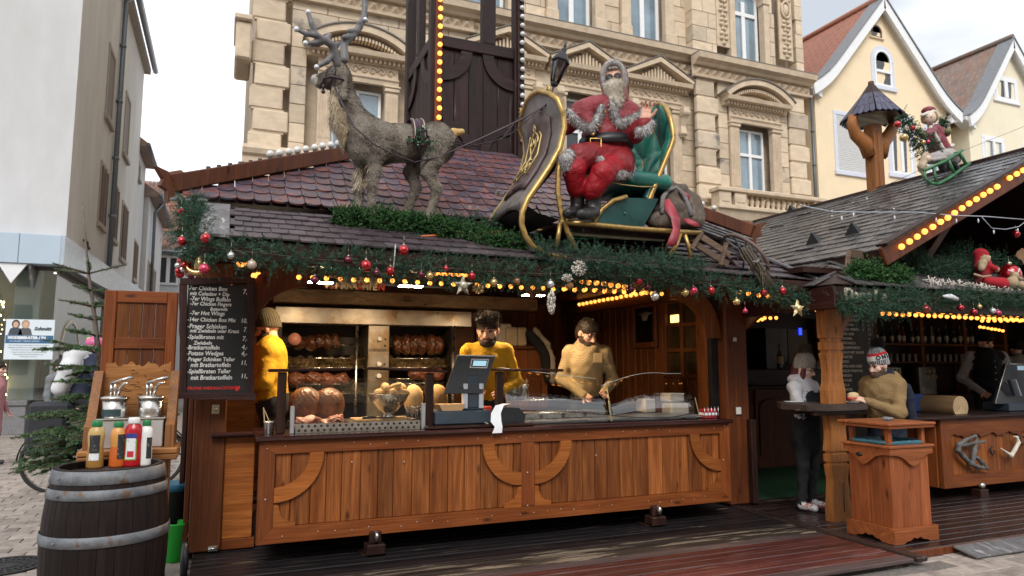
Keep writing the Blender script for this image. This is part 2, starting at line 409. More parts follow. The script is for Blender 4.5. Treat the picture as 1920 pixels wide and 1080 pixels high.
# ==== ground
GZ=-.06
G_FAR=mat('cobbled_street',(.20,.175,.155),rough=.75,var=.3,vs=5,bump=.3,bs=20,col2=(.11,.095,.085),c2=(.5,.65),c2s=2)
MB().quad((-120,-60,GZ-.03),(160,-60,GZ-.03),(160,200,GZ-.03),(-120,200,GZ-.03)).obj('ground',G_FAR,kind='structure')
PAVE=mat('paving_stone',(.30,.255,.225),rough=.62,var=.22,vs=9,bump=.35,bs=70,col2=(.16,.135,.12),c2=(.52,.7),c2s=4,objvar=.2)
MORT=mat('paving_joint',(.14,.122,.11),rough=.9,var=.3,vs=30)
pav=MB().quad((-30,2.2,GZ-.012),(14,2.2,GZ-.012),(14,30,GZ-.012),(-30,30,GZ-.012)).obj('pavement',MORT,kind='structure')
cand=[]
PL,PW=.29,.185
def cand_row(y,x0,x1,pl,pw,off):
 x=x0-off*pl
 while x<x1:
  if not(-.2<x+pl/2 and x+pl/2<5.55 and y>4.05)and not(x>5.2 and y>4.36):
   u,v,d=proj((x+pl/2,y+pw/2,GZ))
   if-900<u<2300 and v<1300:cand.append((d+(0 if-60<u<1960 and v<1110 else 1000),x,y,pl,pw))
  x+=pl
yy=2.6;r_=0
while yy<27:
 cand_row(yy,-14,-.12 if yy>4.05 else 1.0,PL,PW,.5*(r_%2));
 if yy<4.4:cand_row(yy,1.0,9.5,PL*1.25,PW,.5*(r_%2))
 yy+=PW;r_+=1
cand.sort();rest=MB()
pvm=[MB().cb(-PL*k/2+.004,PL*k/2-.004,-PW/2+.004,PW/2-.004,-.03,.0,.005).mesh('paving_stone',PAVE)for k in(1,1.25)]
for n_,(d,x,y,pl,pw)in enumerate(cand):
 z=GZ+ru(-.004,.003)
 if n_<298:
  put('paving_stone',pvm[0 if pl<.3 else 1],xf((x+pl/2,y+pw/2,z),ru(-.012,.012),ru(-.012,.012),ru(-.01,.01)),pav)
 else:rest.bx(x+.006,x+pl-.006,y+.006,y+pw-.006,z-.02,z)
rest.obj('far_paving_stones',PAVE,pav,kind='stuff')
mc=P(8,1062,Z=GZ);M_=thing('manhole_cover','round iron manhole cover in the paving beside the barrel','manhole cover',mc)
b=MB()
for(r0,r1,h)in((.0,.09,.008),(.12,.16,.008),(.19,.225,.008),(.255,.30,.01)):
 b.lathe([(r0+1e-3,.0),(r0+1e-3,h),(r1,h),(r1,0)],mc,40,smooth=False,cap=False)
b.lathe([(.001,.001),(.31,.001)],mc,40,cap=False);b.obj('cover_plate',BLACKM,M_)
b=MB()
for i in range(24):
 a=i*pi/12;b.add([(mc.x+cos(a+q)*rr,mc.y+sin(a+q)*rr,mc.z+.009)for q,rr in((-.05,.30),(.05,.30),(.05,.09),(-.05,.09))],[(0,1,2,3)])
b.obj('cast_ribs',BLACKM,M_)
# -- decks
D_BLACK=wood('black_worn_plank',(.010,.009,.010),(.028,.022,.024),'x',rough=.38,wear=(.17,.13,.085),wp=(.63,.70),knots=0)
D_TAN=wood('peeling_plank',(.022,.017,.014),(.05,.036,.028),'x',rough=.5,wear=(.19,.15,.108),wp=(.52,.60),knots=0)
D_RED=wood('wet_red_plank',(.055,.014,.012),(.14,.042,.033),'x',rough=.3,wear=(.15,.10,.095),wp=(.58,.75),knots=.3,spec=.6)
D_GRY=wood('grey_red_plank',(.06,.04,.038),(.13,.09,.085),'x',rough=.4,knots=.2)
deck=MB().bx(-.14,5.34,4.25,11.5,GZ-.01,-.035).obj('wooden_deck',D_BLACK,kind='structure')
y=4.21;i=0
while y<7.4:
 wd=.128 if y<5.3 else.118
 m_=D_GRY if 5.02<y<5.14 or y<4.3 else D_RED if y<5.14 else D_TAN if y<5.52 else D_BLACK
 x0=-.16 if y>4.9 else-.1
 xj=ru(1.4,3.6)
 MB().cb(x0,5.365,y+.003,y+wd-.003,-.032,ru(-.003,.002),.006).obj('plank',m_,deck)
 y+=wd;i+=1
MB().cb(5.375,5.50,4.19,7.2,-.03,.012,.01).obj('joint_board',wood('joint_board',(.018,.012,.011),(.05,.033,.028),'y',rough=.35,wear=(.15,.13,.12),wp=(.62,.72)),deck)
deck2=MB().bx(5.51,10.9,4.40,12,GZ-.01,-.02).obj('bar_deck',D_BLACK,kind='structure')
D_BR=wood('dark_brown_wet_plank',(.018,.011,.011),(.05,.029,.027),'x',rough=.26,knots=.2,wear=(.085,.06,.055),wp=(.6,.8),spec=.6)
y=4.38
while y<9.5:
 MB().cb(5.512,10.9,y+.003,y+.137,-.03,.008+ru(-.002,.002),.006).obj('plank',D_BR,deck2);y+=.14
MB().cb(5.4,10.9,4.355,4.378,GZ,.006,.005).obj('edge_board',W_RED,deck2)
b=MB().cb(0,3.6,-.11,.11,0,.022,.006,M=frame(Vt((.995,.0,0)),Vt((0,.98,.2)),Vt((0,-.2,.98)),(6.02,4.24,GZ+.028)))
b.obj('loose_plank',W_GREY,label='pale grey plank lying as a ramp against the deck edge',cat='plank',loc=(6.02,4.2,GZ))
CARP=mat('green_carpet',(.012,.075,.028),rough=.95,var=.25,vs=40,bump=.5,bs=300)
MB().bx(5.53,8.9,6.62,9.6,.0,.0145).obj('carpet',CARP,label='dark green carpet on the floor of the passage bar',cat='carpet',loc=(6.6,7.6,.0))
MB().cb(5.53,7.2,6.52,6.62,.0,.018,.004).obj('threshold_board',D_TAN,deck2)
# ==== sandstone building behind
def f2(px,py,Y):p=P(px,py,Y=Y);return p.x,p.z
SAND=mat('sandstone',(.56,.45,.325),rough=.85,var=.13,vs=3,bump=.25,bs=40,objvar=.17,col2=(.42,.33,.235),c2=(.55,.75),c2s=1.2,aniso=(1,1,2))
SANDT=mat('sandstone_trim',(.54,.43,.31),rough=.85,var=.15,vs=4,bump=.2,bs=40,col2=(.23,.18,.14),c2=(.62,.85),c2s=1.5)
SANDG=mat('sooty_sandstone',(.47,.385,.29),rough=.85,var=.15,vs=4,bump=.2,bs=40,objvar=.1,col2=(.13,.115,.105),c2=(.5,.62),c2s=1.1)
LEAD=mat('lead_flashing',(.14,.125,.11),rough=.6,var=.2,vs=4)
WFR=mat('white_window_frame',(.74,.75,.76),rough=.45,var=.04)
PANE=mat('sky_tinted_pane',(.15,.22,.27),rough=.05,var=.35,vs=1.1,spec=.9,rvar=.02,coat=1.)  # pale blue base colour stands in for reflected sky
PANED=mat('dark_window_pane',(.03,.035,.04),rough=.06,var=.4,vs=1.5,spec=.6,rvar=.02)
FY=18.0
bl=thing('sandstone_building','tall yellow sandstone building with carved pediments and balustraded balcony behind the stalls','building',(9,FY,GZ))
RB,LB=17.62,17.72
core=MB()
core.bx(.45,6.15,LB+.42,30,GZ,18).bx(6.15,14.0,FY+.42,30,GZ,18).bx(14.0,18.4,RB+.42,30,GZ,18)
core.obj('wall',SAND,bl)
def stones(x0,x1,z0,z1,Y,h=.52,opens=(),rng=(.85,1.5),mats=SAND,dep=.5):
 z=z0;k=0
 while z<z1-.05:
  zt=min(z+h,z1);x=x0-(rng[0]*.5 if k%2 else 0);k+=1
  while x<x1-.03:
   xe=x+ru(*rng);a,b2=max(x,x0),min(xe,x1);x=xe
   if x1-b2<.25:b2=x1;x=x1
   segs=[(a,b2)]
   for(ox0,ox1,oz0,oz1)in opens:
    if zt>oz0+.02 and z<oz1-.02:
     ns=[]
     for(p,q)in segs:
      if q<=ox0 or p>=ox1:ns.append((p,q));continue
      if p<ox0:ns.append((p,ox0))
      if q>ox1:ns.append((ox1,q))
     segs=ns
   for(p,q)in segs:
    if q-p<.06:continue
    u,v,_=proj(((p+q)/2,Y,zt))
    if v<-40 or proj(((p+q)/2,Y,z))[1]>470:continue
    m_=SANDG if rdm()<.13 else mats
    MB().cb(p+.007,q-.007,Y-ru(.0,.012),Y+dep,z+.006,zt-.006,.012).obj('stone',m_,bl)
  z=zt
def window(par,x0,x1,z0,z1,Y,dep=.3,trans=.62,arch=False,mull=True,fr=.075,pm=PANE,name='window',gl='pane',fm=None):
 """white frame set back in its opening, glass panes as sub-parts"""
 b=MB();ya,yb=Y+dep-.05,Y+dep+.02;c=.008
 xm=(x0+x1)/2;zt=z0+(z1-z0)*trans
 zs=z1-(x1-x0)/2 if arch else z1
 b.cb(x0,x0+fr,ya,yb,z0,zs,c).cb(x1-fr,x1,ya,yb,z0,zs,c).cb(x0+fr,x1-fr,ya,yb,z0,z0+fr,c)
 if arch:
  r=(x1-x0)/2;A=[pi*i/14 for i in range(15)]
  b.prism([(xm+r*cos(a),zs+r*sin(a))for a in A]+[(xm+(r-fr)*cos(a),zs+(r-fr)*sin(a))for a in reversed(A)],ya,yb)
 else:b.cb(x0+fr,x1-fr,ya,yb,z1-fr,z1,c)
 if trans:b.cb(x0+fr,x1-fr,ya-.015,yb,zt-fr*.7,zt+fr*.7,c)
 if mull:b.cb(xm-fr*.75,xm+fr*.75,ya-.01,yb-.004,z0+fr,(zs if arch else z1-fr),c)
 wo=b.obj(name,fm or WFR,par)
 for(a0,a1)in(((x0+fr,xm-fr*.75),(xm+fr*.75,x1-fr))if mull else((x0+fr,x1-fr),)):
  for(q0,q1)in(((z0+fr,zt-fr*.7),(zt+fr*.7,(zs if arch else z1-fr)))if trans else((z0+fr,(zs if arch else z1-fr)),)):
   t_=ru(-.006,.006)
   MB().quad((a0,yb-.02+t_,q0),(a1,yb-.02-t_,q0),(a1,yb-.02-t_*.5,q1),(a0,yb-.02+t_,q1)).obj(gl,pm,wo)
 if arch:
  r=(x1-x0)/2-fr;A=[pi*i/14 for i in range(15)]
  MB().add([(xm+r*cos(a),yb-.02,zs+r*sin(a))for a in A],[list(range(15))]).obj(gl,pm,wo)
 MB().bx(x0-.01,x1+.01,yb,yb+.03,z0,z1+.01).obj('room_dark',mat_dark,wo)
 return wo
mat_dark=mat('dark_room',(.02,.02,.022),rough=.9,var=.1)
def mould(par,prof,x0,x1,Y,name='cornice',m=None):
 """stone moulding: profile of (out, z) run along the front"""
 MB().prism([(Y-a,z)for(a,z)in prof],x0,x1,'x').obj(name,m or SANDT,par)
def carve(par,x0,x1,Y,z0,z1,name='carved_frieze'):
 """running scroll of carved leaves"""
 b=MB();n=max(2,int((x1-x0)/.22));h=(z1-z0)/2;zc=(z0+z1)/2
 for i in range(n):
  xc=x0+(i+.5)*(x1-x0)/n;s_=1 if i%2 else-1
  b.tube([(xc+s_*cos(a)*h*(.85-.09*a),Y-.012,zc+sin(a)*h*(.85-.09*a))for a in[q*.7 for q in range(11)]],.022,5)
  b.ball((xc,Y-.01,zc),.035,6,4)
 b.obj(name,SANDT,par)
def aedicule(xc,hw,zs,zh,Y,kind,pw=.3):
 """window surround: two pilasters, frieze and a pediment. zs sill, zh head of opening, hw half width of the opening"""
 w2=hw+pw;p=thing.__call__ if 0 else None
 for s_ in(-1,1):
  xa=xc+s_*(hw+pw/2)
  b=MB().cb(xa-pw/2,xa+pw/2,Y-.10,Y+.1,zs,zh,.012)
  for q in range(5):b.cb(xa-pw*.36+q*pw*.18-.014,xa-pw*.36+q*pw*.18+.014,Y-.118,Y-.10,zs+.35,zh-.25,.006)
  b.cb(xa-pw*.56,xa+pw*.56,Y-.14,Y+.1,zs,zs+.2,.012).cb(xa-pw*.58,xa+pw*.58,Y-.15,Y+.1,zh-.16,zh-.05,.014).cb(xa-pw*.66,xa+pw*.66,Y-.18,Y+.1,zh-.05,zh,.012)
  b.obj('pilaster',SANDT,bl)
 mould(bl,[(0,zh),(.12,zh),(.14,zh+.10),(.18,zh+.14),(.18,zh+.18),(.06,zh+.18),(.06,zh+.52),(0,zh+.52)],xc-w2,xc+w2,Y,'lintel')
 carve(bl,xc-w2+.1,xc+w2-.1,Y-.07,zh+.23,zh+.49)
 zb=zh+.52;W=w2+.28
 b=MB()
 n=int(2*W/.13)
 for i in range(n):b.bx(xc-W+.1+i*(2*W-.2)/n,xc-W+.1+(i+.55)*(2*W-.2)/n,Y-.24,Y-.02,zb+.02,zb+.11)
 b.obj('dentil_row',SANDT,bl)
 mould(bl,[(0,zb),(.12,zb),(.16,zb+.11),(.38,zb+.13),(.42,zb+.25),(0,zb+.25)],xc-W,xc+W,Y,'cornice')
 zt=zb+.25
 if kind=='tri':
  hgt=W*.46;th=.17
  for s_ in(-1,1):
   MB().prism([(xc+s_*W,zt),(xc,zt+hgt),(xc,zt+hgt+th),(xc+s_*(W+.05),zt+th*.6)],Y-.42,Y+.02).obj('raking_cornice',SANDT,bl)
   MB().prism([(xc+s_*(W+.07),zt+th*.62),(xc,zt+hgt+th+.012),(xc,zt+hgt+th+.045),(xc+s_*(W+.07),zt+th*.62+.035)],Y-.45,Y+.02).obj('flashing',LEAD,bl)
  b=MB();b.prism([(xc-W*.55,zt+.03),(xc+W*.55,zt+.03),(xc,zt+hgt*.6)],Y-.1,Y+.02)
  n=13
  for i in range(n):
   t_=(i+.5)/n*2-1;b.bx(xc+t_*W*.6-.03,xc+t_*W*.6+.03,Y-.26,Y-.08,zt+.02,zt+.05+hgt*.72*(1-abs(t_)))
  b.obj('tympanum',SANDT,bl)
 else:
  hgt=W*.40;Rr=(W*W+hgt*hgt)/(2*hgt);zc=zt+hgt-Rr;a0=math.asin(W/Rr)
  def arc(r,a):return[(xc+r*sin(-a+2*a*i/16),zc+r*cos(-a+2*a*i/16))for i in range(17)]
  MB().prism(arc(Rr+.13,a0)+arc(Rr-.05,a0)[::-1],Y-.42,Y+.02).obj('arched_cornice',SANDT,bl)
  MB().prism(arc(Rr+.17,a0*1.02)+arc(Rr+.133,a0*1.02)[::-1],Y-.46,Y+.02).obj('flashing',LEAD,bl)
  b=MB();MBa=arc(Rr-.32,a0*.72)
  b.prism(MBa,Y-.08,Y+.02)
  for i in range(24):
   a=-a0*.8+1.6*a0*(i+.5)/24;b.bx(xc+(Rr-.18)*sin(a)-.028,xc+(Rr-.18)*sin(a)+.028,Y-.3,Y-.05,zc+(Rr-.25)*cos(a),zc+(Rr-.15)*cos(a))
  b.obj('tympanum',SANDT,bl)
ZS,ZC=7.0,11.05
def zq(z,Y):return CAMZ+(z-CAMZ)*Y/FY
def xq(x,Y):return x*Y/FY
# --- left bay
sL=LB;lx=lambda x:xq(x,sL);lz=lambda z:zq(z,sL)
wl_=(lx(2.40),lx(3.72),lz(7.15),lz(8.95))
aedicule((wl_[0]+wl_[1])/2,.70,lz(7.05),lz(9.05),sL,'arc',.34)
window(bl,*wl_,sL,dep=.28,trans=.6)
stones(lx(1.32),lx(6.2),lz(5.2),lz(ZC),sL,.50,[(lx(1.72),lx(4.55),lz(7.0),lz(10.0))])
# --- middle
mids=[9.85,12.43]
for xc in[7.25]+mids:
 aedicule(xc,.62,7.05,9.78,FY,'tri',.34)
 window(bl,xc-.60,xc+.60,7.15,9.7,FY,trans=.6,pm=PANED)
 for s_ in(-1,1):
  xa=xc+s_*.95
  b=MB().prism([(FY,9.78),(FY-.40,9.78),(FY-.42,9.6),(FY-.30,9.45),(FY-.2,9.2),(FY-.24,9.0),(FY-.16,8.85),(FY,8.8)],xa-.10,xa+.10,'x')
  for(yo,zo,ro)in((.30,9.62,.12),(.17,8.98,.075)):b.lathe([(0,-.125),(ro,-.125),(ro,.125),(0,.125)],n=14,M=xf((xa,FY-yo,zo),0,0,R(90)),smooth=False).lathe([(ro*.35,-.14),(ro*.35,.14)],n=8,M=xf((xa,FY-yo,zo),0,0,R(90)),smooth=False)
  b.obj('console',SANDT,bl)
stones(6.2,14.0,5.2,ZC,FY,.52,[(xc-.98,xc+.98,7.0,10.35)for xc in[7.25]+mids])
# --- right bay
sR=RB;qx=lambda x:xq(x,sR);qz=lambda z:zq(z,sR)
wr=(qx(15.85),qx(17.05),qz(7.25),qz(9.60))
aedicule((wr[0]+wr[1])/2,.70,qz(7.1),qz(9.68),sR,'arc',.36)
window(bl,*wr,sR,dep=.28,trans=.62)
stones(qx(14.95),qx(17.95),qz(5.2),qz(ZC),sR,.52,[((wr[0]+wr[1])/2-1.08,(wr[0]+wr[1])/2+1.08,qz(7.0),qz(10.3))])
for(Y,xa,xb)in((sL,lx(.36),lx(1.30)),(sR,qx(14.04),qx(14.93)),(sR,qx(17.97),qx(18.86))):
 z=5.0;k=0
 while z<zq(ZC,Y)-.1:
  h=.58;inset=.0 if k%2 else.10
  MB().cb(xa+(inset if xa<10 else 0),xb-(.14 if k%2 else 0),Y-.085+(.02 if k%2 else 0),Y+.1,z+.012,z+h-.03,.03).obj('quoin',SANDG if rdm()<.2 else SAND,bl)
  MB().bx(xa+.05,xb-.1,Y-.045,Y+.1,z+h-.03,z+h+.012).obj('quoin_joint',SANDT,bl)
  z+=h;k+=1
DIA=MB().add([(-.5,0,-.5),(.5,0,-.5),(.5,0,.5),(-.5,0,.5),(0,-.55,0)],[(0,1,4),(1,2,4),(2,3,4),(3,0,4)]).mesh('diamond_block',SANDT)
for(Y,xa,xb)in((sL,lx(.30),lx(6.2)),(FY,6.2,14.0),(sR,qx(14.0),qx(18.92))):
 z=lambda q:zq(q,Y)
 mould(bl,[(0,z(6.55)),(.14,z(6.55)),(.14,z(6.72)),(.22,z(6.78)),(.26,z(6.9)),(.2,z(7.0)),(0,z(7.0))],xa-.05,xb+.05,Y,'sill_course')
 mould(bl,[(0,z(11.02)),(.16,z(11.02)),(.18,z(11.10)),(.05,z(11.10)),(.05,z(11.42)),(.2,z(11.42)),(.26,z(11.5)),(.42,z(11.56)),(.46,z(11.74)),(0,z(11.74))],xa-.08,xb+.08,Y)
 mould(bl,[(.0,z(11.742)),(.47,z(11.742)),(.47,z(11.765)),(0,z(11.80))],xa-.08,xb+.09,Y,'flashing',LEAD)
 n=int((xb-xa)/.29)
 for i in range(n):
  put('diamond_block',DIA,xf((xa+(i+.5)*(xb-xa)/n,Y-.05,z(11.26)),s=(.26,.26,.28)),bl)
MB().cb(lx(-.02),lx(.36),LB-.3,LB+1.2,9.0,9.95,.05).cb(lx(-.06),lx(.36),LB-.4,LB+1.3,9.95,10.1,.03).obj('end_cornice',SANDT,bl)
# --- upper floor
ups=[(6.05,7.32),(8.95,10.25),(11.55,12.85)]
for(a,c_)in ups:
 window(bl,a,c_,11.85,15.0,FY,trans=0,fr=.11)
 for s_,xe in((-1,a),(1,c_)):
  MB().cb(xe-.34 if s_<0 else xe,xe if s_<0 else xe+.34,FY-.14,FY+.1,11.82,15.4,.02).obj('pilaster',SANDT,bl)
  MB().cb(xe-.40 if s_<0 else xe-.02,xe+.02 if s_<0 else xe+.40,FY-.2,FY+.1,11.81,12.25,.03).obj('pedestal',SANDT,bl)
stones(6.2,14.0,11.8,15.6,FY,.52,[(a-.36,c_+.36,11.7,15.4)for(a,c_)in ups],(.6,1.1))
wa=(qx(15.76),qx(17.02),qz(12.0),qz(14.9))
window(bl,*wa,sR,dep=.3,trans=.62,arch=True,fr=.1)
xm=(wa[0]+wa[1])/2;r=(wa[1]-wa[0])/2;zs_=wa[3]-r
A=[pi*i/14 for i in range(15)]
MB().prism([(xm+(r+.22)*cos(a),zs_+(r+.22)*sin(a))for a in A]+[(xm+r*cos(a),zs_+r*sin(a))for a in reversed(A)],sR-.08,sR+.2).obj('arch_surround',SANDT,bl)
for s_ in(-1,1):
 xe=xm+s_*(r+.11);MB().cb(xe-.11,xe+.11,sR-.08,sR+.2,wa[2]-.1,zs_,.015).cb(xe-.15,xe+.15,sR-.12,sR+.2,zs_-.12,zs_+.02,.015).obj('jamb',SANDT,bl)
stones(qx(14.0),qx(18.86),qz(11.8),qz(15.6),sR,.52,[(xm-.9,xm+.9,qz(11.7),qz(15.4)),(qx(15.0),qx(15.55),qz(12.1),qz(15.4)),(qx(17.55),qx(18.5),qz(12.1),qz(15.4))],(.5,.9))
def cartouche(xc,hw,z0,z1,Y):
 MB().cb(xc-hw,xc+hw,Y-.02,Y+.05,z0,z1,.01).obj('recessed_panel',SANDT,bl)
 b=MB();zc=z0+(z1-z0)*.62
 b.tube([(xc+cos(a)*hw*.62,Y-.06,zc+sin(a)*hw*1.0)for a in[i*pi/8 for i in range(16)]],.045,6,closed=True)
 b.ball((xc,Y-.03,zc),(hw*.45,.1,hw*.75),10,6)
 for i in range(9):
  z=z0+.12+i*(zc-hw-z0-.1)/9;ww=hw*(.3+.5*abs(sin(i*1.1)))
  for s_ in(-1,1):b.ball((xc+s_*ww*.5,Y-.04,z),(ww*.42,.07,.07),7,5)
 for s_ in(-1,1):b.tube([(xc+s_*hw*.2,Y-.05,zc+hw*1.0),(xc+s_*hw*.6,Y-.06,zc+hw*1.25),(xc+s_*hw*.7,Y-.05,zc+hw*1.6),(xc+s_*hw*.3,Y-.04,zc+hw*1.7)],.05,6)
 b.obj('cartouche',SANDT,bl)
cartouche(qx(15.27),.26,qz(12.3),qz(15.3),sR);cartouche(qx(18.05),.30,qz(12.3),qz(15.3),sR)
# --- balcony of the right bay
BY=16.75;bx_=lambda x:xq(x,BY/1.0)
xa,xb=13.86,18.2
zb=6.35;zr=7.0
MB().prism([(BY,zb),(RB,zb),(RB,zb-.75),(RB-.35,zb-.6),(BY+.1,zb-.28)],xa-.05,xb+.05,'x').obj('balcony_slab',SANDT,bl)
MB().cb(xa-.06,xb+.06,BY-.07,RB,zb,zb+.13,.02).obj('balcony_ledge',SANDT,bl)
for xc in(xa+.24,xa+.83,xb-.24):
 MB().cb(xc-.23,xc+.23,BY+.0,BY+.42,zb+.13,zr-.1,.02).cb(xc-.15,xc+.15,BY-.02,BY+.1,zb+.22,zr-.2,.02).obj('balcony_pier',SANDT,bl)
MB().cb(xa-.06,xb+.06,BY-.06,BY+.45,zr-.1,zr+.04,.025).obj('handrail',SANDT,bl)
BAL=MB().lathe([(.085,0),(.085,.05),(.05,.08),(.075,.16),(.085,.22),(.06,.32),(.045,.36),(.06,.38),(.045,.40),(.075,.44),(.075,.48)],n=10).mesh('baluster',SANDT)
x=xa+1.2
while x<xb-.5:put('baluster',BAL,(x,BY+.2,zb+.13),bl);x+=.215
b=MB();b.tube([(qx(19.0),RB-.1,4.5),(qx(19.0),RB-.1,10.9)],.05,8)
for z in(6,7.2,8.4,9.6):b.tube([(qx(19.0),RB-.1,z),(qx(19.0),RB-.1,z+.06)],.065,8)
b.obj('downpipe',mat('zinc_pipe',(.10,.11,.12),rough=.45,metal=.5,var=.2),bl)
# ==== gabled houses on the right
def roof_tiles(par,A,ex,es,nx,ns,lw,lh,th,mats,name='roof_tile',maxn=140,wav=.0,kindrest='stuff',round_=True):
 """rows of tiles on a slope. A: lower corner, ex: unit along the eave, es: unit up the slope"""
 ex,es=Vt(ex).normalized(),Vt(es).normalized();nn=ex.cross(es)
 if nn.z<0:nn=-nn
 return ex,es,nn
def gable_house(label,x0,xa_,x1,ze,zap,Y,depth,wallm,tilem,rake_l,rake_r,kick=.35):
 h=thing('gabled_house',label,'house',((x0+x1)/2,Y,GZ),'gabled plaster houses beside the sandstone building')
 MB().prism([(x0+.12,GZ),(x1-.12,GZ),(x1-.12,ze),(xa_,zap-.25),(x0+.12,ze)],Y,Y+depth).obj('wall',wallm,h)
 def side(xe,s_):
  pts=[(xa_+(xe-xa_)*t+s_*kick*max(0,(t-.75)/.25)**2*.6,zap+(ze-zap)*t+kick*max(0,(t-.7)/.3)**2*.5)for t in[i/12 for i in range(13)]]
  return pts
 for s_,xe in((-1,x0),(1,x1)):
  pt=side(xe,s_)
  MB().prism(pt+[(p[0]-s_*.05,p[1]-.42)for p in reversed(pt)],Y-.32,Y-.22).obj('bargeboard',WHITEP,h)
  MB().prism([(p[0],p[1]+.02)for p in pt]+[(p[0]-s_*.05,p[1]-.2)for p in reversed(pt)],Y-.22,Y+.02).obj('soffit',WHITEP,h)
  MB().prism([(p[0],p[1]+.09)for p in pt]+[(p[0],p[1]+.022)for p in reversed(pt)],Y-.36,Y+.3).obj('verge_slates',LEADS,h)
  MB().prism([(p[0],p[1]+.03)for p in pt]+[(p[0],p[1]-.1)for p in reversed(pt)],Y+.02,Y+depth).obj('roof',tilem,h)
  b=MB().prism([(pt[-1][0]-s_*.5,pt[-1][1]-.45),(pt[-1][0]+s_*.08,pt[-1][1]-.12),(pt[-1][0]+s_*.08,pt[-1][1]+.02),(pt[-1][0]-s_*.5,pt[-1][1]-.1)],Y-.2,Y+.3);b.obj('eave_return',WHITEP,h)
  if s_<0:
   L_=[]
   for i in range(12):
    p,q=Vt((pt[i][0],0,pt[i][1])),Vt((pt[i+1][0],0,pt[i+1][1]));L_.append((p,q))
   cnt=0;bm=MB();rows=[]
   total=sum((q-p).length for p,q in L_);step=.36;s0=.1
   while s0<total:
    acc=0
    for p,q in L_:
     l=(q-p).length
     if acc+l>=s0:c0=p+(q-p)*((s0-acc)/l);dirn=(p-q).normalized();break
     acc+=l
    rows.append((c0,dirn));s0+=step
   tile=MB()
   tile.add([(u*.27,-.02 if v_ else.40,.035*cos((u-.5)*2*pi)+(.05 if v_ else.012))for v_ in(1,0)for u in(0,.2,.4,.6,.8,1)]+[(u*.27,-.02,0.0)for u in(0,.2,.4,.6,.8,1)],[(i,i+1,i+7,i+6)for i in range(5)]+[(12+i,13+i,1+i,i)for i in range(5)],smooth=False)
   tm=tile.mesh('roof_tile',tilem)
   allt=[]
   for(c0,dirn)in rows:
    yy=Y+.3
    while yy<Y+depth-.3:
     M=frame(Vt((0,1,0)),dirn,Vt((0,1,0)).cross(dirn)*1,(c0.x,yy,c0.z+.03))
     u,v,d=proj((c0.x,yy,c0.z));
     if v>-30:allt.append((d,M))
     yy+=.27
   allt.sort(key=lambda t:t[0])
   for i,(d,M)in enumerate(allt):
    if i<260:put('roof_tile',tm,M,h)
    else:bm.add([tuple(v.co)for v in tm.vertices],[tuple(p.vertices)for p in tm.polygons],M=M)
   if bm.v:bm.obj('far_roof_tiles',tilem,h,kind='stuff')
   MB().tube([(xa_,Y-.3,zap+.1),(xa_,Y+depth,zap+.1)],.12,8).obj('ridge',tilem,h)
 return h
LEADS=mat('grey_slate',(.17,.18,.195),rough=.55,var=.25,vs=9,bump=.2,bs=30)
YEL=mat('yellow_plaster',(.78,.63,.43),rough=.9,var=.05,vs=1.5,bump=.12,bs=120)
CRM=mat('cream_plaster',(.74,.67,.51),rough=.9,var=.05,vs=1.5,bump=.12,bs=120)
TRED=mat('red_clay_tile',(.25,.10,.065),rough=.7,var=.2,vs=6,objvar=.25,col2=(.15,.07,.05),c2=(.55,.7),c2s=2)
TBRN=mat('brown_clay_tile',(.20,.15,.125),rough=.75,var=.3,vs=3,objvar=.4,col2=(.24,.13,.09),c2=(.5,.6),c2s=2.2)
h1=gable_house('yellow plaster house with steep red tiled gable roof beside the sandstone building',19.15,22.75,26.55,11.35,15.5,18.0,9,YEL,TRED,0,0)
LAV=mat('lavender_window_surround',(.58,.60,.68),rough=.7,var=.06)
def surround(h,x0,x1,z0,z1,Y,m,t=.16,arch=False):
 b=MB();a,c_=Y-.03,Y+.05
 if arch:
  xm,r=(x0+x1)/2,(x1-x0)/2;A=[pi*i/14 for i in range(15)];zs=z1-r
  b.prism([(xm+(r+t)*cos(q),zs+(r+t)*sin(q))for q in A]+[(xm+r*cos(q),zs+r*sin(q))for q in reversed(A)],a,c_);z1=zs
 else:b.cb(x0-t,x1+t,a,c_,z1,z1+t,.01)
 b.cb(x0-t,x0,a,c_,z0,z1,.01).cb(x1,x1+t,a,c_,z0,z1,.01).cb(x0-t-.05,x1+t+.05,a-.05,c_,z0-t,z0,.012)
 b.obj('window_surround',m,h)
SHUT=mat('grey_roller_shutter',(.52,.53,.54),rough=.6,var=.04)
def shutter(h,x0,x1,z0,z1,Y):
 b=MB();z=z0
 while z<z1-.02:b.cb(x0,x1,Y-.01,Y+.02,z,min(z1,z+.068),.012);z+=.07
 b.obj('roller_shutter',SHUT,h)
surround(h1,20.28,21.62,8.55,10.65,18.0,LAV);shutter(h1,20.28,21.62,8.55,10.65,18.0)
MB().bx(19.4,19.405,18,18.01,8,8.01).obj('plaster_edge',YEL,h1)
surround(h1,23.0,24.1,8.75,10.95,18.0,LAV);window(h1,23.0,24.1,8.75,10.95,18.0-.2,dep=.2,trans=.0,fr=.09,pm=PANED)
surround(h1,25.05,26.0,8.75,10.9,18.0,LAV);window(h1,25.05,26.0,8.75,10.9,18.0-.2,dep=.2,trans=0,fr=.09)
surround(h1,22.36,23.26,12.1,13.55,18.0,LAV,arch=True);window(h1,22.36,23.26,12.1,13.55,18.0-.2,dep=.2,trans=.4,arch=True,mull=False,fr=.08,pm=PANED)
surround(h1,22.3,22.85,14.0,14.5,18.0,YEL,t=.05,arch=True);window(h1,22.3,22.85,14.0,14.5,18.0-.2,dep=.2,trans=.0,arch=True,mull=False,fr=.05,pm=PANED,fm=TBRN)
h2=gable_house('cream house with brown tiled roof and small twin attic window behind the yellow house',27.4,30.35,33.6,11.3,15.3,18.0,9,CRM,TBRN,0,0)
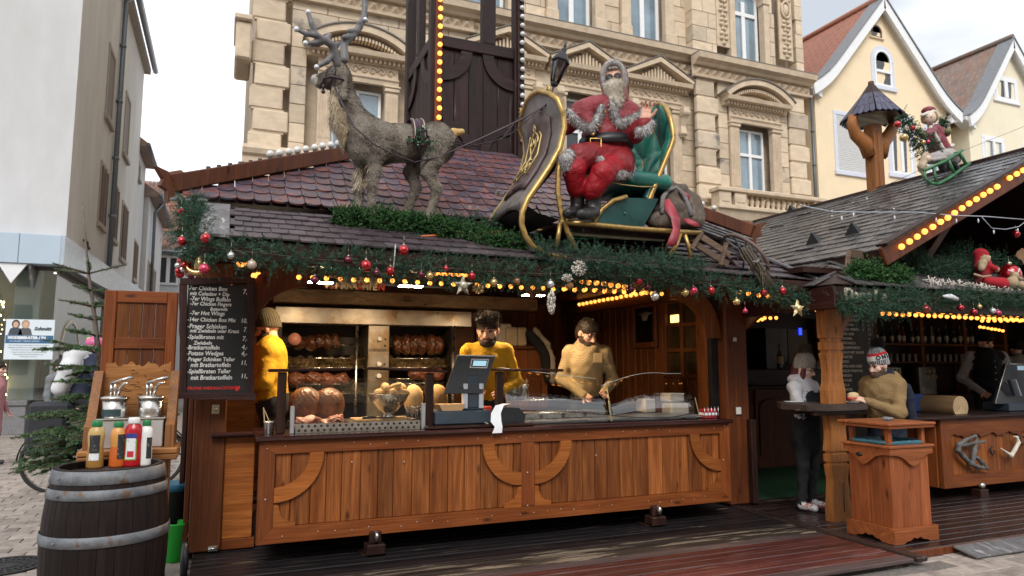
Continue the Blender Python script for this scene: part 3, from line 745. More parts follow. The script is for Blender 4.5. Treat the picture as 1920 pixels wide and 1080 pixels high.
surround(h2,29.35,30.75,12.6,13.6,18.0,WHITEP,t=.1);window(h2,29.35,30.75,12.6,13.6,17.8,dep=.2,trans=0,fr=.14,pm=PANED)
for xx in(28.4,31.0):surround(h2,xx,xx+1.15,9.2,10.8,18.0,WHITEP,t=.14);window(h2,xx,xx+1.15,9.2,10.8,17.8,dep=.2,trans=.3,fr=.09)
# ==== white houses on the left
PLW=mat('white_plaster',(.56,.56,.57),rough=.9,var=.07,vs=1.4,bump=.25,bs=70,col2=(.47,.465,.455),c2=(.48,.75),c2s=.45,aniso=(1,1,.4))
PLD=mat('weathered_plaster',(.60,.585,.565),rough=.9,var=.12,vs=.8,bump=.12,bs=90,col2=(.50,.48,.45),c2=(.45,.65),c2s=.35,aniso=(1,1,.35))
ZINC=mat('zinc',(.20,.23,.26),rough=.4,metal=.6,var=.15)
SX=-3.72;SY=20.0
lh=thing('white_shop_house','tall white plastered corner house with a clothes shop on the ground floor','house',(-6,SY,GZ))
def zap_(Y):return CAMZ+(14.8-CAMZ)
MB().bx(-16,SX,SY,33.6,4.45,14.55).obj('wall',PLW,lh)
MB().prism([(SY+.002,4.5),(33.55,4.5),(33.55,14.5),(SY+.002,14.5)],SX,SX+.012,'x').obj('side_wall',PLD,lh)
MB().bx(-16,SX+.25,SY-.2,33.8,14.5,14.75).obj('eaves',mat('eaves_board',(.38,.34,.29),rough=.8),lh)
MB().tube([(SX+.42,SY-.3,14.72),(SX+.42,33.9,14.72)],.12,8).obj('gutter',ZINC,lh)
b=MB().tube([(SX+.40,26.6,14.65),(SX+.12,26.4,14.2),(SX+.12,26.3,4.6)],.085,8)
for z in(6.5,8.5,10.5,12.5):b.tube([(SX+.12,26.3+.05*(z-4)/10,z),(SX+.12,26.3+.05*(z-4)/10,z+.1)],.11,8)
b.obj('downpipe',ZINC,lh)
SHB=mat('brown_shutter',(.16,.115,.085),rough=.7,var=.15)
STONE_S=mat('window_stone',(.36,.31,.26),rough=.85,var=.1)
def side_window(h,X,y0,y1,z0,z1,shut=True,m=None):
 b=MB();t=.15
 b.cb(X-.02,X+.05,y0-t,y0,z0,z1,.01).cb(X-.02,X+.05,y1,y1+t,z0,z1,.01).cb(X-.02,X+.05,y0-t,y1+t,z1,z1+t,.01).cb(X-.02,X+.13,y0-t-.05,y1+t+.05,z0-t,z0,.01)
 f=b.obj('window_surround',STONE_S,h)
 MB().bx(X-.01,X+.022,y0,y1,z0,z1).obj('window',SHB if not shut else STONE_S,h)
 if shut:
  for(a,c_)in((y0-.02,(y0+y1)/2-.01),((y0+y1)/2+.01,y1+.02)):
   b=MB().cb(X+.03,X+.10,a,a+.06,z0,z1,.008).cb(X+.03,X+.10,c_-.06,c_,z0,z1,.008)
   z=z0
   while z<z1-.04:b.cb(X+.035,X+.085,a+.06,c_-.06,z,z+.045,.004);z+=.085
   b.obj('shutter',SHB,h)
side_window(lh,SX,24.3,25.3,5.95,7.75);side_window(lh,SX,26.9,27.9,5.95,7.75)
side_window(lh,SX,24.4,25.5,9.4,11.6,False);side_window(lh,SX,28.6,29.7,9.4,11.6,False)
side_window(lh,SX,29.4,30.6,5.6,7.6)
b=MB().tube([(SX,22.2,5.05),(SX+.12,22.2,5.0),(SX+.14,22.2,4.85)],.03,6);b.lathe([(.02,0),(.07,-.09),(.06,-.12)],(SX+.14,22.2,4.9),8);b.obj('wall_lamp',BLACKM,lh)
FASC=mat('pale_blue_fascia',(.42,.51,.60),rough=.35,var=.03,vs=1)
MB().cb(-16,-5.90,SY-.55,SY+.02,3.98,4.70,.01).obj('sign_panel',FASC,lh)
MB().cb(-5.89,-4.55,SY-.55,SY+.02,3.98,4.70,.01).obj('sign_panel',FASC,lh)
MB().cb(-4.54,SX+.02,SY-.55,SY+.02,3.98,4.70,.01).obj('sign_panel',FASC,lh)
MB().prism([(SX+.022,SY-.55),(SX+.022,33),(SX+.5,33),(SX+.1,SY-.55)],3.98,4.70,'z').obj('side_sign_panel',mat('glass_fascia',(.40,.46,.52),rough=.2,var=.05),lh)
MB().prism([(-4.95,3.975),(-4.36,3.975),(-4.66,3.50)],SY-.5,SY-.45).obj('hanging_emblem',WHITEP,lh)
MB().prism([(SY-.45,3.975),(SY+.35,3.975),(SY-.05,3.45)],-4.36,-4.30,'x').obj('hanging_emblem',mat('grey_emblem',(.2,.21,.22),rough=.4,col2=(.4,.4,.4),c2s=4),lh)
MB().bx(-16,SX-.3,SY+.9,SY+1.0,GZ,3.98).obj('shop_back_wall',mat('shop_interior',(.34,.33,.30),rough=.8,var=.1),lh)
MB().bx(-16,SX+.05,SY-.1,33,3.90,3.975).obj('shop_soffit',mat('dark_soffit',(.07,.065,.06),rough=.6),lh)
MB().cb(-16,SX-.55,SY-.06,SY+.14,GZ,.62,.01).obj('plinth',mat('granite',(.17,.17,.175),rough=.5,var=.4,vs=60,bump=.2),lh)
MB().cb(-16,SX-.52,SY-.1,SY+.16,.62,.74,.01).obj('plinth_cap',mat('slate_sill',(.16,.165,.17),rough=.35),lh)
b=MB().bx(-4.76,-4.22,SY+.3,SY+.55,.74,3.9);b.obj('display_column',mat('pale_display',(.62,.68,.70),rough=.5,var=.03),lh)
for xx in(-4.78,-4.08):MB().bx(xx-.09,xx+.09,SY+.6,SY+.75,.74,1.75).obj('display_figure',mat_dark,lh)
SG=glassmat('shop_window_glass',(.80,.86,.86),.02,.10)
for(a,c_)in((-16,-5.2),(-5.18,-3.86)):MB().bx(a,c_,SY+.0,SY+.012,.74,3.9).obj('shop_window',SG,lh)
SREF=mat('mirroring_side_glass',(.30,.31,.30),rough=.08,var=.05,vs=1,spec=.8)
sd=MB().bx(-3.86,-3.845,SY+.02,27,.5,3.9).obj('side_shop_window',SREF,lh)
ARC=mat('mirrored_arch',(.55,.50,.38),rough=.3)  # reflection of an arched facade, modelled as coloured parts on the glass
b=MB()
for(yc,w_,z0,zt)in((22.2,1.15,.9,2.35),):
 A=[pi*i/12 for i in range(13)]
 b.prism([(yc+(w_+.14)*cos(a),zt-.5+(w_+.14)*.75*sin(a))for a in A]+[(yc+w_*cos(a),zt-.5+w_*.75*sin(a))for a in reversed(A)],-3.844,-3.815,'x')
b.obj('arch_surround',ARC,lh)
MB().prism([(22.2+1.1*cos(a),1.85+.82*sin(a))for a in[pi*i/12 for i in range(13)]],-3.844,-3.83,'x').obj('mirrored_arch_pane',PANED,lh)
b=MB();[b.cb(-3.844,-3.81,y0,y1,.55,1.85,.01)for(y0,y1)in((21.05,21.25),(22.05,22.35),(23.15,23.35))];b.cb(-3.844,-3.81,21.05,23.35,1.7,1.86,.01);b.obj('mirrored_window_frame',WHITEP,lh)
for y_ in(21.25,22.35):MB().bx(-3.844,-3.828,y_,y_+.8,.55,1.7).obj('side_pane',PANED,lh)
LAMP=emat('shop_spotlight',(1,.9,.7),8)
for i in range(5):MB().lathe([(.04,0),(.04,.012)],(-3.95-.02*i,SY+.4+i*.9,3.87),8).obj('spotlight',LAMP,lh)
for i in range(3):MB().lathe([(.04,0),(.04,.012)],(-4.62+.12*i,SY+.45,3.35),8).obj('spotlight',LAMP,lh)
ft=thing('fairy_light_tree','dark tree hung with fairy lights at the far left of the shop window','tree',(-5.05,SY+.45,.74))
b=MB();b.lathe([(.30,0),(.25,.8),(.16,1.8),(.03,2.6)],(-5.08,SY+.45,.74),12);b.obj('crown',mat('dark_fir',(.02,.045,.025),rough=.9,var=.5,vs=30,bump=1,bs=60),ft)
FL=MB().ball((0,0,0),.018,6,4).mesh('light',CORE)
for i in range(46):
 z=ru(.1,2.4);r_=.30-.1*z+.02;a=ru(2.6,6.6);put('light',FL,(-5.08+r_*cos(a),SY+.45+r_*sin(a),.74+z),ft)
def txt(name,body,size,M,m,parent,ext=.001,shear=0.,align='LEFT',font=None,off=0.):
 cu=bpy.data.curves.new(name,'FONT');cu.body=body;cu.size=size;cu.shear=shear;cu.align_x=align;cu.extrude=ext;cu.resolution_u=2;cu.offset=off
 tmp=bpy.data.objects.new('tmp_text',cu);COL.objects.link(tmp);dg=bpy.context.evaluated_depsgraph_get()
 me=bpy.data.meshes.new_from_object(tmp.evaluated_get(dg));bpy.data.objects.remove(tmp);bpy.data.curves.remove(cu)
 me.materials.clear();me.materials.append(m);return put(name,me,M,parent)
FRONT=Matrix(((1,0,0,0),(0,0,-1,0),(0,1,0,0),(0,0,0,1)))
def ftxt(name,body,size,x,y,z,m,parent,**kw):return txt(name,body,size,Matrix.Translation((x,y,z))@FRONT,m,parent,**kw)
a=P(12,598,Y=SY-.04);c_=P(98,674,Y=SY-.04);x0,x1,z1,z0=a.x,c_.x,a.z,c_.z;W=x1-x0;H=z1-z0
po=thing('job_poster','blue and white job advert poster on the shop window with two people in suits','poster',(x0+W/2,SY-.04,z0))
PB=mat('poster_paper',(.66,.74,.80),rough=.5,var=.02);PBL=mat('poster_blue',(.03,.12,.25),rough=.5,var=.05);INK=mat('black_ink',(.01,.012,.02),rough=.6);SKIN0=mat('printed_skin',(.62,.38,.28),rough=.6,var=.05)
PW_=mat('poster_white',(.78,.80,.82),rough=.5,var=.01)
MB().bx(x0,x1,SY-.04,SY-.034,z0,z1).obj('sheet',PB,po)
MB().bx(x0+.01,x1-.01,SY-.043,SY-.0405,z0+H*.40,z0+H*.60).obj('blue_band',PBL,po)
ftxt('lettering','MODEBERATER / IN',W*.088,x0+W*.06,SY-.0445,z0+H*.51,PW_,po,off=.006)
ftxt('lettering','IN VOLLZEIT / TEILZEIT (M/W/D)',W*.042,x0+W*.10,SY-.0445,z0+H*.44,PW_,po)
ftxt('lettering','Schmitt',W*.115,x0+W*.58,SY-.0415,z0+H*.73,INK,po,shear=.25,off=.006)
for i in range(6):
 ln=['Zur Verstärkung unseres Teams suchen wir ab sofort','engagierte Verkäufer mit Freude an Mode und Beratung','Wir bieten Ihnen einen sicheren Arbeitsplatz','in einem motivierten Team und faire Bezahlung','Bitte senden Sie Ihre Bewerbung an uns','Wir freuen uns auf Sie'][i]
 ftxt('lettering',ln,W*.038,x0+W*.5,SY-.0415,z0+H*(.34-.057*i),INK,po,align='CENTER')
for(u,hair,coat)in((.20,(.05,.03,.02),(.05,.06,.08)),(.40,(.40,.27,.15),(.09,.09,.10))):
 xc=x0+W*u;b=MB();S=H*.09
 b.lathe([(S*.01,0),(S*1.7,0),(S*1.55,.001)],(0,0,0),3)if 0 else None
 MB().prism([(xc-S*1.7,z0+H*.605),(xc+S*1.7,z0+H*.605),(xc+S*1.25,z0+H*.76),(xc+S*.4,z0+H*.80),(xc-S*.4,z0+H*.80),(xc-S*1.25,z0+H*.76)],SY-.0425,SY-.0405).obj('printed_jacket',mat('printed_coat',coat,rough=.6),po)
 MB().prism([(xc+S*.95*cos(q),z0+H*.88+S*1.2*sin(q))for q in[i*pi/8 for i in range(16)]],SY-.0435,SY-.0415).obj('printed_hair',mat('printed_hair',hair,rough=.6),po)
 MB().prism([(xc+S*.62*cos(q),z0+H*.865+S*.85*sin(q))for q in[i*pi/8 for i in range(16)]],SY-.0445,SY-.0435).obj('printed_face',SKIN0,po)
MB().bx(-4.68,-4.5,SY+.1,SY+.12,.78,1.06).obj('window_card',PW_,label='small white price card standing on the shop window sill',cat='card',loc=(-4.6,SY+.1,.78))
def lane_house(label,X,y0,y1,ze,wins,roofm,wallm=PLW,eave=.4):
 h=thing('lane_house',label,'house',(X-3,(y0+y1)/2,GZ),'white houses down the lane')
 MB().bx(X-6,X,y0,y1,GZ,ze).obj('wall',wallm,h)
 MB().prism([(X-6,ze),(X+eave,ze-.05),(X+eave,ze+.12),(X-3,ze+2.6),(X-6,ze+2.6)],y0-.15,y1+.15).obj('roof',roofm,h)
 MB().tube([(X+eave+.05,y0-.2,ze+.02),(X+eave+.05,y1+.2,ze+.02)],.09,8).obj('gutter',ZINC,h)
 for(a,c_,z0,z1,sh_)in wins:side_window(h,X,a,c_,z0,z1,sh_)
 return h
lane_house('white lane house behind the shop house with brown shutters',SX-.1,33.7,37.4,11.2,[(34.3,34.9,9.9,10.5,False),(34.4,35.5,5.4,7.0,True)],TBRN)
l3=lane_house('low white lane house with a blue downpipe and wooden windows',SX+.12,37.5,46,9.8,[(38.6,40.2,4.2,6.6,False),(41.2,42.8,4.2,6.6,False)],TBRN,eave=.45)
MB().tube([(SX+.62,39.0,9.8),(SX+.26,39.1,9.3),(SX+.26,39.5,3)],.08,8).obj('downpipe',ZINC,l3)
p0=P(275,362,Y=48.);p1=P(345,362,Y=48.)
fh=thing('red_roofed_house','distant grey house with a mottled red tile roof closing the lane','house',(p0.x+2,48,GZ))
zr0,zr1=P(300,470,Y=48.).z,P(300,345,Y=51.).z
MB().bx(p0.x-3,p0.x+8,48,54,GZ,zr0).obj('wall',mat('pale_grey_plaster',(.55,.57,.58),rough=.9,var=.04),fh)
MB().prism([(47.6,zr0-.1),(51,zr1),(54.4,zr0-.1)],p0.x-3.3,p0.x+8.3,'x').obj('roof',TRED,fh)
rm=mat('mottled_roof_tile',(.24,.11,.075),rough=.8,objvar=.45,var=.3,vs=3,col2=(.10,.085,.075),c2=(.48,.58),c2s=.8)
sl_=Vt((0,3.4,zr1-zr0+.1));n_=22;bm=MB()
for j in range(n_):
 c0=Vt((0,47.55,zr0-.06))+sl_*(j/n_);x=p0.x-.6
 while x<p0.x+3.2:
  xo=x+(.12 if j%2 else 0);MM=frame(Vt((1,0,0)),sl_.normalized(),Vt((1,0,0)).cross(sl_.normalized()),(xo,c0.y,c0.z))
  bm.cb(.01,.23,0,.36,.01,ru(.04,.07),.01,M=MM);x+=.24
bm.obj('roof_tiles',rm,fh,kind='stuff')
q0,q1=P(296,478,Y=47.9),P(334,535,Y=47.9)
window(fh,q0.x,q1.x,q1.z,q0.z,47.75,dep=.2,trans=0,fr=.14,pm=PANED)
MB().tube([(p0.x-3,47.5,zr0-.1),(p0.x+8,47.5,zr0-.1)],.1,8).obj('gutter',ZINC,fh)
for i,(x0,x1,h_,m_,lb)in enumerate(((-34,-17,11.5,PLW,'white house'),(-16.9,-3,9.8,CRM,'cream house'),(-2.9,12,10.8,YEL,'yellow house'),(12.1,27,10.2,PLD,'grey house'),(27.1,44,11.2,CRM,'wide cream house'))):  # unseen houses added behind the camera to cut the low sky light
 hh=thing('added_town_house','%s across the square, added out of view to shape the daylight and glass reflections'%lb,'house',((x0+x1)/2,-18,GZ),'unseen houses added across the square')
 MB().bx(x0,x1,-24,-18,GZ,h_).obj('wall',m_,hh);MB().prism([(-24.4,h_),(-17.6,h_),(-21,h_+3)],x0,x1,'x').obj('roof',TRED,hh)
 WM=MB().bx(-.55,.55,-.02,.04,-.85,.85).mesh('window',PANED)
 for z in(1.7,4.9,7.9):
  x=x0+1.4
  while x<x1-1:put('window',WM,(x,-18,z),hh);x+=2.5
# ==== the grill stall
st=thing('market_stall','brown wooden Christmas market grill stall with shingled roof and long serving counter','market stall',(2.75,6.6,0))
CY=6.05;NAIL=mat('nail_head',(.5,.5,.48),rough=.4,metal=.6)
def plank(x0,x1,y0,y1,z0,z1,m,par,name='plank',c=.005):return MB().cb(x0,x1,y0,y1,z0,z1,c).obj(name,m,par)
cf=MB().bx(.33,4.99,CY+.05,CY+.09,.19,.97).obj('counter_front',W_DK,st)
def mitre(pts,m,name='frame_board'):return MB().prism(pts,CY-.012,CY+.045).obj(name,m,cf)
X0,X1,Z0,Z1=.31,5.02,.17,.975;t=.125
mitre([(X0,Z1),(X0+t,Z1-.10),(X1-t,Z1-.10),(X1,Z1)],W_BOARD);mitre([(X0,Z0),(X1,Z0),(X1-t,Z0+t),(X0+t,Z0+t)],W_BOARD)
mitre([(X0,Z0+.002),(X0+t-.001,Z0+t),(X0+t-.001,Z1-.10),(X0,Z1-.002)],W_BOARDZ);mitre([(X1,Z0+.002),(X1,Z1-.002),(X1-t+.001,Z1-.10),(X1-t+.001,Z0+t)],W_BOARDZ)
MB().cb(2.61,2.745,CY-.014,CY+.045,Z0+t+.002,Z1-.102,.006).obj('frame_board',W_BOARDZ,cf)
x=X0+t
while x<X1-t-.01:
 wd=min(ru(.125,.175),X1-t-x)
 if X1-t-(x+wd)<.06:wd=X1-t-x
 if wd>.01:plank(x+.002,x+wd-.002,CY+.012+ru(-.003,.003),CY+.05,Z0+t,Z1-.10,W_OR,cf,c=.006)
 x+=wd
def qring(cx_,cz,sx,sz,ri,ro,n=12):
 A=[pi/2*i/n for i in range(n+1)]
 return[(cx_+sx*ro*cos(a),cz+sz*ro*sin(a))for a in A]+[(cx_+sx*ri*cos(a),cz+sz*ri*sin(a))for a in reversed(A)]
for(cx_,sx)in((X0+t,1),(2.61,-1),(2.745,1),(X1-t,-1)):
 MB().prism(qring(cx_,Z1-.10,sx,-1,.27,.385),CY-.02,CY+.012).obj('curved_brace',W_ORX,cf)
 pts=[(0,0),(.17,0),(.172,.03),(.11,.045),(.065,.075),(.05,.12),(.035,.175),(0,.18)]
 MB().prism([(cx_+sx*a,Z0+t+b_)for a,b_ in pts],CY-.012,CY+.012).obj('scroll_bracket',W_ORX,cf)
nm=MB().lathe([(.006,0),(.005,.004)],n=6).mesh('nail',NAIL)
nb=MB()
for i in range(34):
 x=X0+.06+i*(X1-X0-.12)/33
 for z in(Z1-.04,Z0+.06):
  if rdm()<.6:nb.ball((x,CY-.014,z+ru(-.015,.015)),.0055,6,4)
for x,z in((.72,.80),(1.05,.78),(1.5,.76),(.37,.52),(2.67,.3),(2.67,.6),(4.93,.6),(3.4,.72)):nb.ball((x,CY-.013,z),.008,6,4)
nb.obj('nails',NAIL,cf)
ct=MB().cb(.28,5.05,CY-.06,6.9,.978,1.02,.012).obj('countertop',wood('dark_counter_top',(.028,.008,.008),(.06,.018,.016),'x',rough=.22,knots=0,spec=.6,coat=.3),st)
MB().bx(.36,4.96,CY+.10,6.75,.19,.97).obj('counter_body',W_DK,st)
for(x,y)in((1.26,6.02),(4.06,6.0)):
 MB().cb(x-.08,x+.08,y-.05,y+.11,.012,.10,.01).cb(x-.11,x+.05,y+.02,y+.2,.0,.012,.003).cb(x-.05,x+.05,y-.01,y+.05,.10,.20,.01).obj('support_block',W_DKZ,st)
 MB().lathe([(.0,-.012),(.045,-.012),(.045,.012),(.0,.012)],n=14,M=xf((x,y-.03,.165),0,0,R(90))).obj('jack_wheel',CHROME,st)
PANB=wood('corner_panel_wood',(.10,.03,.010),(.18,.055,.017),'z',rough=.5)
cp=plank(-.20,.06,6.64,6.70,.012,2.5,PANB,st,'corner_post',.01)
plank(.063,.305,6.655,6.71,.10,.965,W_ORX,st,'side_plank');plank(.063,.33,6.65,6.715,.012,.098,W_BOARD,st,'side_plank')
plank(-.06,.30,6.56,6.72,.97,1.01,wood('ledge_wood',(.03,.009,.008),(.06,.018,.015),'x',rough=.3,knots=0),st,'ledge',.012)
plank(-.245,-.205,6.66,7.5,.012,2.4,W_RED,st,'side_board');plank(-.3,-.262,6.9,8.6,.012,2.4,W_DKZ,st,'side_board')
MB().cb(-.06,.0,6.62,6.64,1.17,1.25,.004).ball((-.03,6.62,1.21),.016,8,5).obj('latch',mat('brass_latch',(.40,.36,.26),rough=.4,metal=.5),st)
MB().cb(-.04,.04,6.62,6.64,.015,.06,.004).tube([(-.04,6.61,.04),(.04,6.61,.04)],.01,6).obj('hinge',CHROME,st)
plank(5.36,5.68,6.46,6.72,.012,2.62,W_RED,st,'post',.02)
plank(5.62,5.70,6.38,6.46,.03,.97,W_DKZ,st,'post',.01)
MB().cb(5.455,5.50,6.43,6.455,1.86,1.91,.003).obj('socket',CHROME,st);MB().cb(5.47,5.53,6.43,6.455,1.03,1.11,.003).obj('socket',WHITEP,st)
plank(-.2,5.7,6.52,6.70,2.50,2.75,W_DK,st,'front_beam',.015)
plank(5.30,5.355,6.72,6.92,.3,2.6,W_IN,st,'wall_board');MB().bx(5.27,5.36,6.60,6.66,1.0,2.4).obj('gap_shade_strip',BLACKM,st)  # black strip stands in for the dark gap beside the post
MB().prism(qring(.70,1.84,-1,1,.46,.70),6.53,6.60).obj('corner_brace',W_RED,st)
MB().prism(qring(4.70,1.90,1,1,.44,.66),6.53,6.60).obj('corner_brace',W_IN,st)
FZ=.28
MB().bx(-.2,5.45,6.75,10.7,.02,FZ).obj('floor',W_DK,st)
MB().bx(-.2,3.2,8.95,9.0,FZ,2.62).obj('back_wall',W_INX,st);MB().bx(3.2,5.45,10.6,10.65,FZ,2.7).obj('back_wall',W_INX,st)
MB().bx(3.17,3.22,8.95,10.6,FZ,2.62).obj('partition_wall',W_IN,st)
MB().bx(-.24,-.2,6.72,9.0,FZ,2.62).obj('left_wall',W_IN,st)
MB().bx(-.3,5.5,6.7,10.7,2.64,2.7).obj('ceiling',W_INX,st)
MB().bx(5.45,5.5,6.72,10.7,.02,2.66).obj('right_wall',W_DK,st)
y=6.93
while y<10.55:
 wd=ru(.14,.19)
 if not(6.98<y+wd/2<7.72):plank(5.405,5.448,y+.003,min(10.58,y+wd-.003),FZ,2.58,W_IN,st,'wall_board',.008)
 else:plank(5.405,5.448,y+.003,y+wd-.003,FZ,1.42,W_IN,st,'wall_board',.008)
 y+=wd
x=3.24
while x<5.38:plank(x+.002,x+.158,10.56,10.598,FZ,2.6,W_IN,st,'wall_board',.008);x+=.16
for(a,c_)in((2.42,2.58),):MB().cb(5.30,5.404,6.93,10.55,a,c_,.01).obj('cornice_board',W_INX,st)
wf=MB()
for yy in(7.0,7.33,7.69):wf.cb(5.38,5.44,yy-.03,yy+.03,1.45,2.42,.006)
for zz in(1.45,1.78,2.1,2.42):wf.cb(5.385,5.435,7.0,7.69,zz-.025,zz+.025,.006)
wfo=wf.obj('window',W_IN,st)
AMB=mat('amber_dim_glass',(.07,.045,.02),rough=.15,var=.4,vs=5)
for(a,c_)in((7.03,7.30),(7.36,7.66)):
 for(z0,z1)in((1.475,1.755),(1.805,2.075),(2.125,2.395)):MB().bx(5.43,5.437,a,c_,z0,z1).obj('pane',AMB,wfo)
LMPW=emat('lamp_reflection_glow',(1,.6,.2),1.6)
MB().cb(5.415,5.428,7.42,7.60,2.14,2.24,.01).obj('reflected_lamp',LMPW,wfo)  # glowing plate imitates a lamp's reflection in the pane
pc=thing('framed_picture','dark framed picture with a pale ear of wheat on the inner stall wall','picture',(5.40,8.13,1.82))
b=MB()
for(a,c_,z0,z1)in((7.84,7.92,1.82,2.46),(8.38,8.46,1.82,2.46),(7.92,8.38,1.82,1.90),(7.92,8.38,2.38,2.46)):b.cb(5.35,5.40,a,c_,z0,z1,.01)
b.obj('picture_frame',W_INX,pc);MB().bx(5.385,5.392,7.92,8.38,1.90,2.38).obj('canvas',mat('black_canvas',(.008,.007,.006),rough=.35),pc)
b=MB()
for i in range(9):b.tube([(5.383,8.10+.01*i,2.20),(5.383,8.14+.02*(i-4),2.28),(5.383,8.14+.045*(i-4),2.33-.008*abs(i-4))],.006,4)
b.obj('printed_motif',mat('motif_cream',(.45,.38,.26),rough=.7),pc)
# -- main roof: beaver-tail tiles between two hips
TILE=mat('beaver_tail_tile',(.165,.058,.042),rough=.34,var=.35,vs=14,bump=.3,bs=60,col2=(.062,.050,.072),c2=(.38,.56),c2s=9,objvar=.38,spec=.65)
SHING=mat('slate_shingle',(.056,.039,.046),rough=.45,var=.35,vs=10,bump=.35,bs=50,col2=(.075,.062,.068),c2=(.5,.7),c2s=5,objvar=.3,aniso=(1,3,1),spec=.5)
A0,A1=Vt((-.42,6.58,3.03)),Vt((5.90,6.58,3.08));T0,T1=Vt((2.45,8.6,4.40)),Vt((3.68,8.6,4.44))
mr=MB().add([A0,A1,T1,T0],[(0,1,2,3)])
mr.add([A0,T0,T0+Vt((0,1.2,0)),A0+Vt((0,5.2,0))],[(0,1,2,3)]);mr.add([A1,A1+Vt((0,5.2,0)),T1+Vt((0,1.2,0)),T1],[(0,1,2,3)])
mr.add([A0+Vt((0,5.2,0)),T0+Vt((0,1.2,0)),T1+Vt((0,1.2,0)),A1+Vt((0,5.2,0))],[(0,1,2,3)])
mro=mr.obj('roof',W_DK,st)
es=(T0-A0);es=Vt((0,es.y,es.z)).normalized();nn=Vt((1,0,0)).cross(es)
TW,TL=.148,.35
A=[pi*i/8 for i in range(9)]
outl=[(-TW/2+.003,TL)]+[(-(TW/2-.003)*cos(a),.055-.055*sin(a))for a in A]+[(TW/2-.003,TL)]
tm=MB().prism(outl,0,.016,'z').mesh('roof_tile',TILE)
slope=(T0-A0);L_=math.hypot(slope.y,slope.z);n_rows=int(L_/.195);cnt=0;rest=MB()
for j in range(n_rows+1):
 s_=-.02+j*.195;f_=s_/L_
 xl=A0.x+(T0.x-A0.x)*max(f_,0)+.04;xr=A1.x+(T1.x-A1.x)*max(f_,0)-.04
 x=xl+TW/2+(TW/2 if j%2 else 0)
 while x<xr:
  zb=A0.z+(A1.z-A0.z)*(x+.42)/6.32
  p=Vt((x,A0.y,zb))+es*s_+nn*(.022)
  lift=ru(0,.006)
  M=frame(Vt((1,0,0)),(es-nn*.062).normalized(),Vt((1,0,0)).cross((es-nn*.062).normalized()),p+nn*(lift+.012))@xf((0,0,0),ru(-.015,.015))
  if s_+TL>L_+.1:M=M@Matrix.Diagonal((1,.6,1,1))
  if cnt<285:put('roof_tile',tm,M,mro)
  else:rest.add([tuple(v.co)for v in tm.vertices],[tuple(q.vertices)for q in tm.polygons],M=M)
  cnt+=1;x+=TW
if rest.v:rest.obj('upper_roof_tiles',TILE,mro,kind='stuff')
def hip(a,b_,side):
 a,b_=Vt(a),Vt(b_);d=(b_-a).normalized();e=a+d*.12
 MB().beam(e,b_,.09,.15,.01).obj('hip_board',W_RED,st)
 c=e-d*.10
 MB().beam(c-d*.02,c+d*.14,.09,.20,.03).prism([(0,-.10),(.09,-.16),(.06,-.05),(.11,.0),(.06,.05),(.09,.16),(0,.10)],-.03,.03,'y',M=frame(-d,Vt((0,0,1)).cross(-d).normalized(),(-d).cross(Vt((0,0,1)).cross(-d)).normalized(),c-d*.015)).obj('carved_end',W_RED,st)
 return e,b_
hl=hip(A0+Vt((-.06,0,.13)),T0+Vt((0,-.02,.16)),-1);hr=hip(A1+Vt((.05,0,.13)),T1+Vt((0,-.02,.16)),1)
# -- front flap with small shingles
B0,B1=Vt((-.17,5.52,2.53)),Vt((5.92,5.52,2.47));C0,C1=Vt((-.25,6.60,2.99)),Vt((5.75,6.60,3.02))
fl=MB().add([B0+Vt((0,0,-.05)),B1+Vt((0,0,-.05)),C1+Vt((0,0,-.05)),C0+Vt((0,0,-.05)),B0,B1,C1,C0],[(0,3,2,1),(4,5,6,7),(0,1,5,4),(2,3,7,6),(1,2,6,5),(0,4,7,3)]).obj('awning_flap',W_DK,st)
es2=Vt((0,C0.y-B0.y,C0.z-B0.z));L2=es2.length;es2.normalize();n2=Vt((1,0,0)).cross(es2)
SW,SL=.135,.30;cnt=0;rest=MB()
sA=[(-SW/2+.003,SL),(-SW/2+.003,.012),(-SW/4,.0),(SW/4,.0),(SW/2-.003,.012),(SW/2-.003,SL)]
sm_=MB().prism(sA,0,.013,'z').mesh('shingle',SHING)
for j in range(6):
 s_=-.025+j*.185
 x=-.02+(SW/2 if j%2 else 0)+SW/2
 while x<5.85:
  t_=(x+.17)/6.09;p=B0.lerp(B1,t_)+es2*s_+n2*.012;p.x=x;dz=(C1.z-C0.z-(B1.z-B0.z))*t_*s_/L2;p.z+=dz
  dr=(es2-n2*.055).normalized();M=frame(Vt((1,0,0)),dr,Vt((1,0,0)).cross(dr),p+n2*(ru(0,.007)+.011))
  if j==5:M=M@Matrix.Diagonal((1,.5,1,1))
  if cnt<285:put('shingle',sm_,M,fl)
  else:rest.add([tuple(v.co)for v in sm_.vertices],[tuple(q.vertices)for q in sm_.polygons],M=M)
  cnt+=1;x+=SW
if rest.v:rest.obj('upper_shingles',SHING,fl,kind='stuff')
MB().cb(0,.215,-.03,1.13,.012,.045,.006,M=frame(Vt((1,0,0)),es2,n2,B0+Vt((-.03,0,0)))).obj('edge_board',W_GREY,fl)
MB().cb(-.30,.0,0,.10,.03,.05,.005,M=frame(Vt((1,0,.05)).normalized(),es2,n2,C0+Vt((.08,-.08,-.01)))).obj('edge_board',W_GREY,fl)
MB().beam(B1+Vt((-.1,-.02,.03)),C1+Vt((-.35,-.1,.03)),.09,.03,.006).obj('edge_board',W_GREY,fl)
MB().cb(-.2,5.92,5.49,5.53,2.36,2.47,.008).obj('fascia_board',W_DK,fl)
MB().beam(P(742,458,Y=5.45),P(737,512,Y=5.42),.012,.012,.003).obj('stay_rod',CHROME,fl)
CLOTH=mat('charcoal_awning_cloth',(.018,.018,.022),rough=.8,var=.2,vs=4)
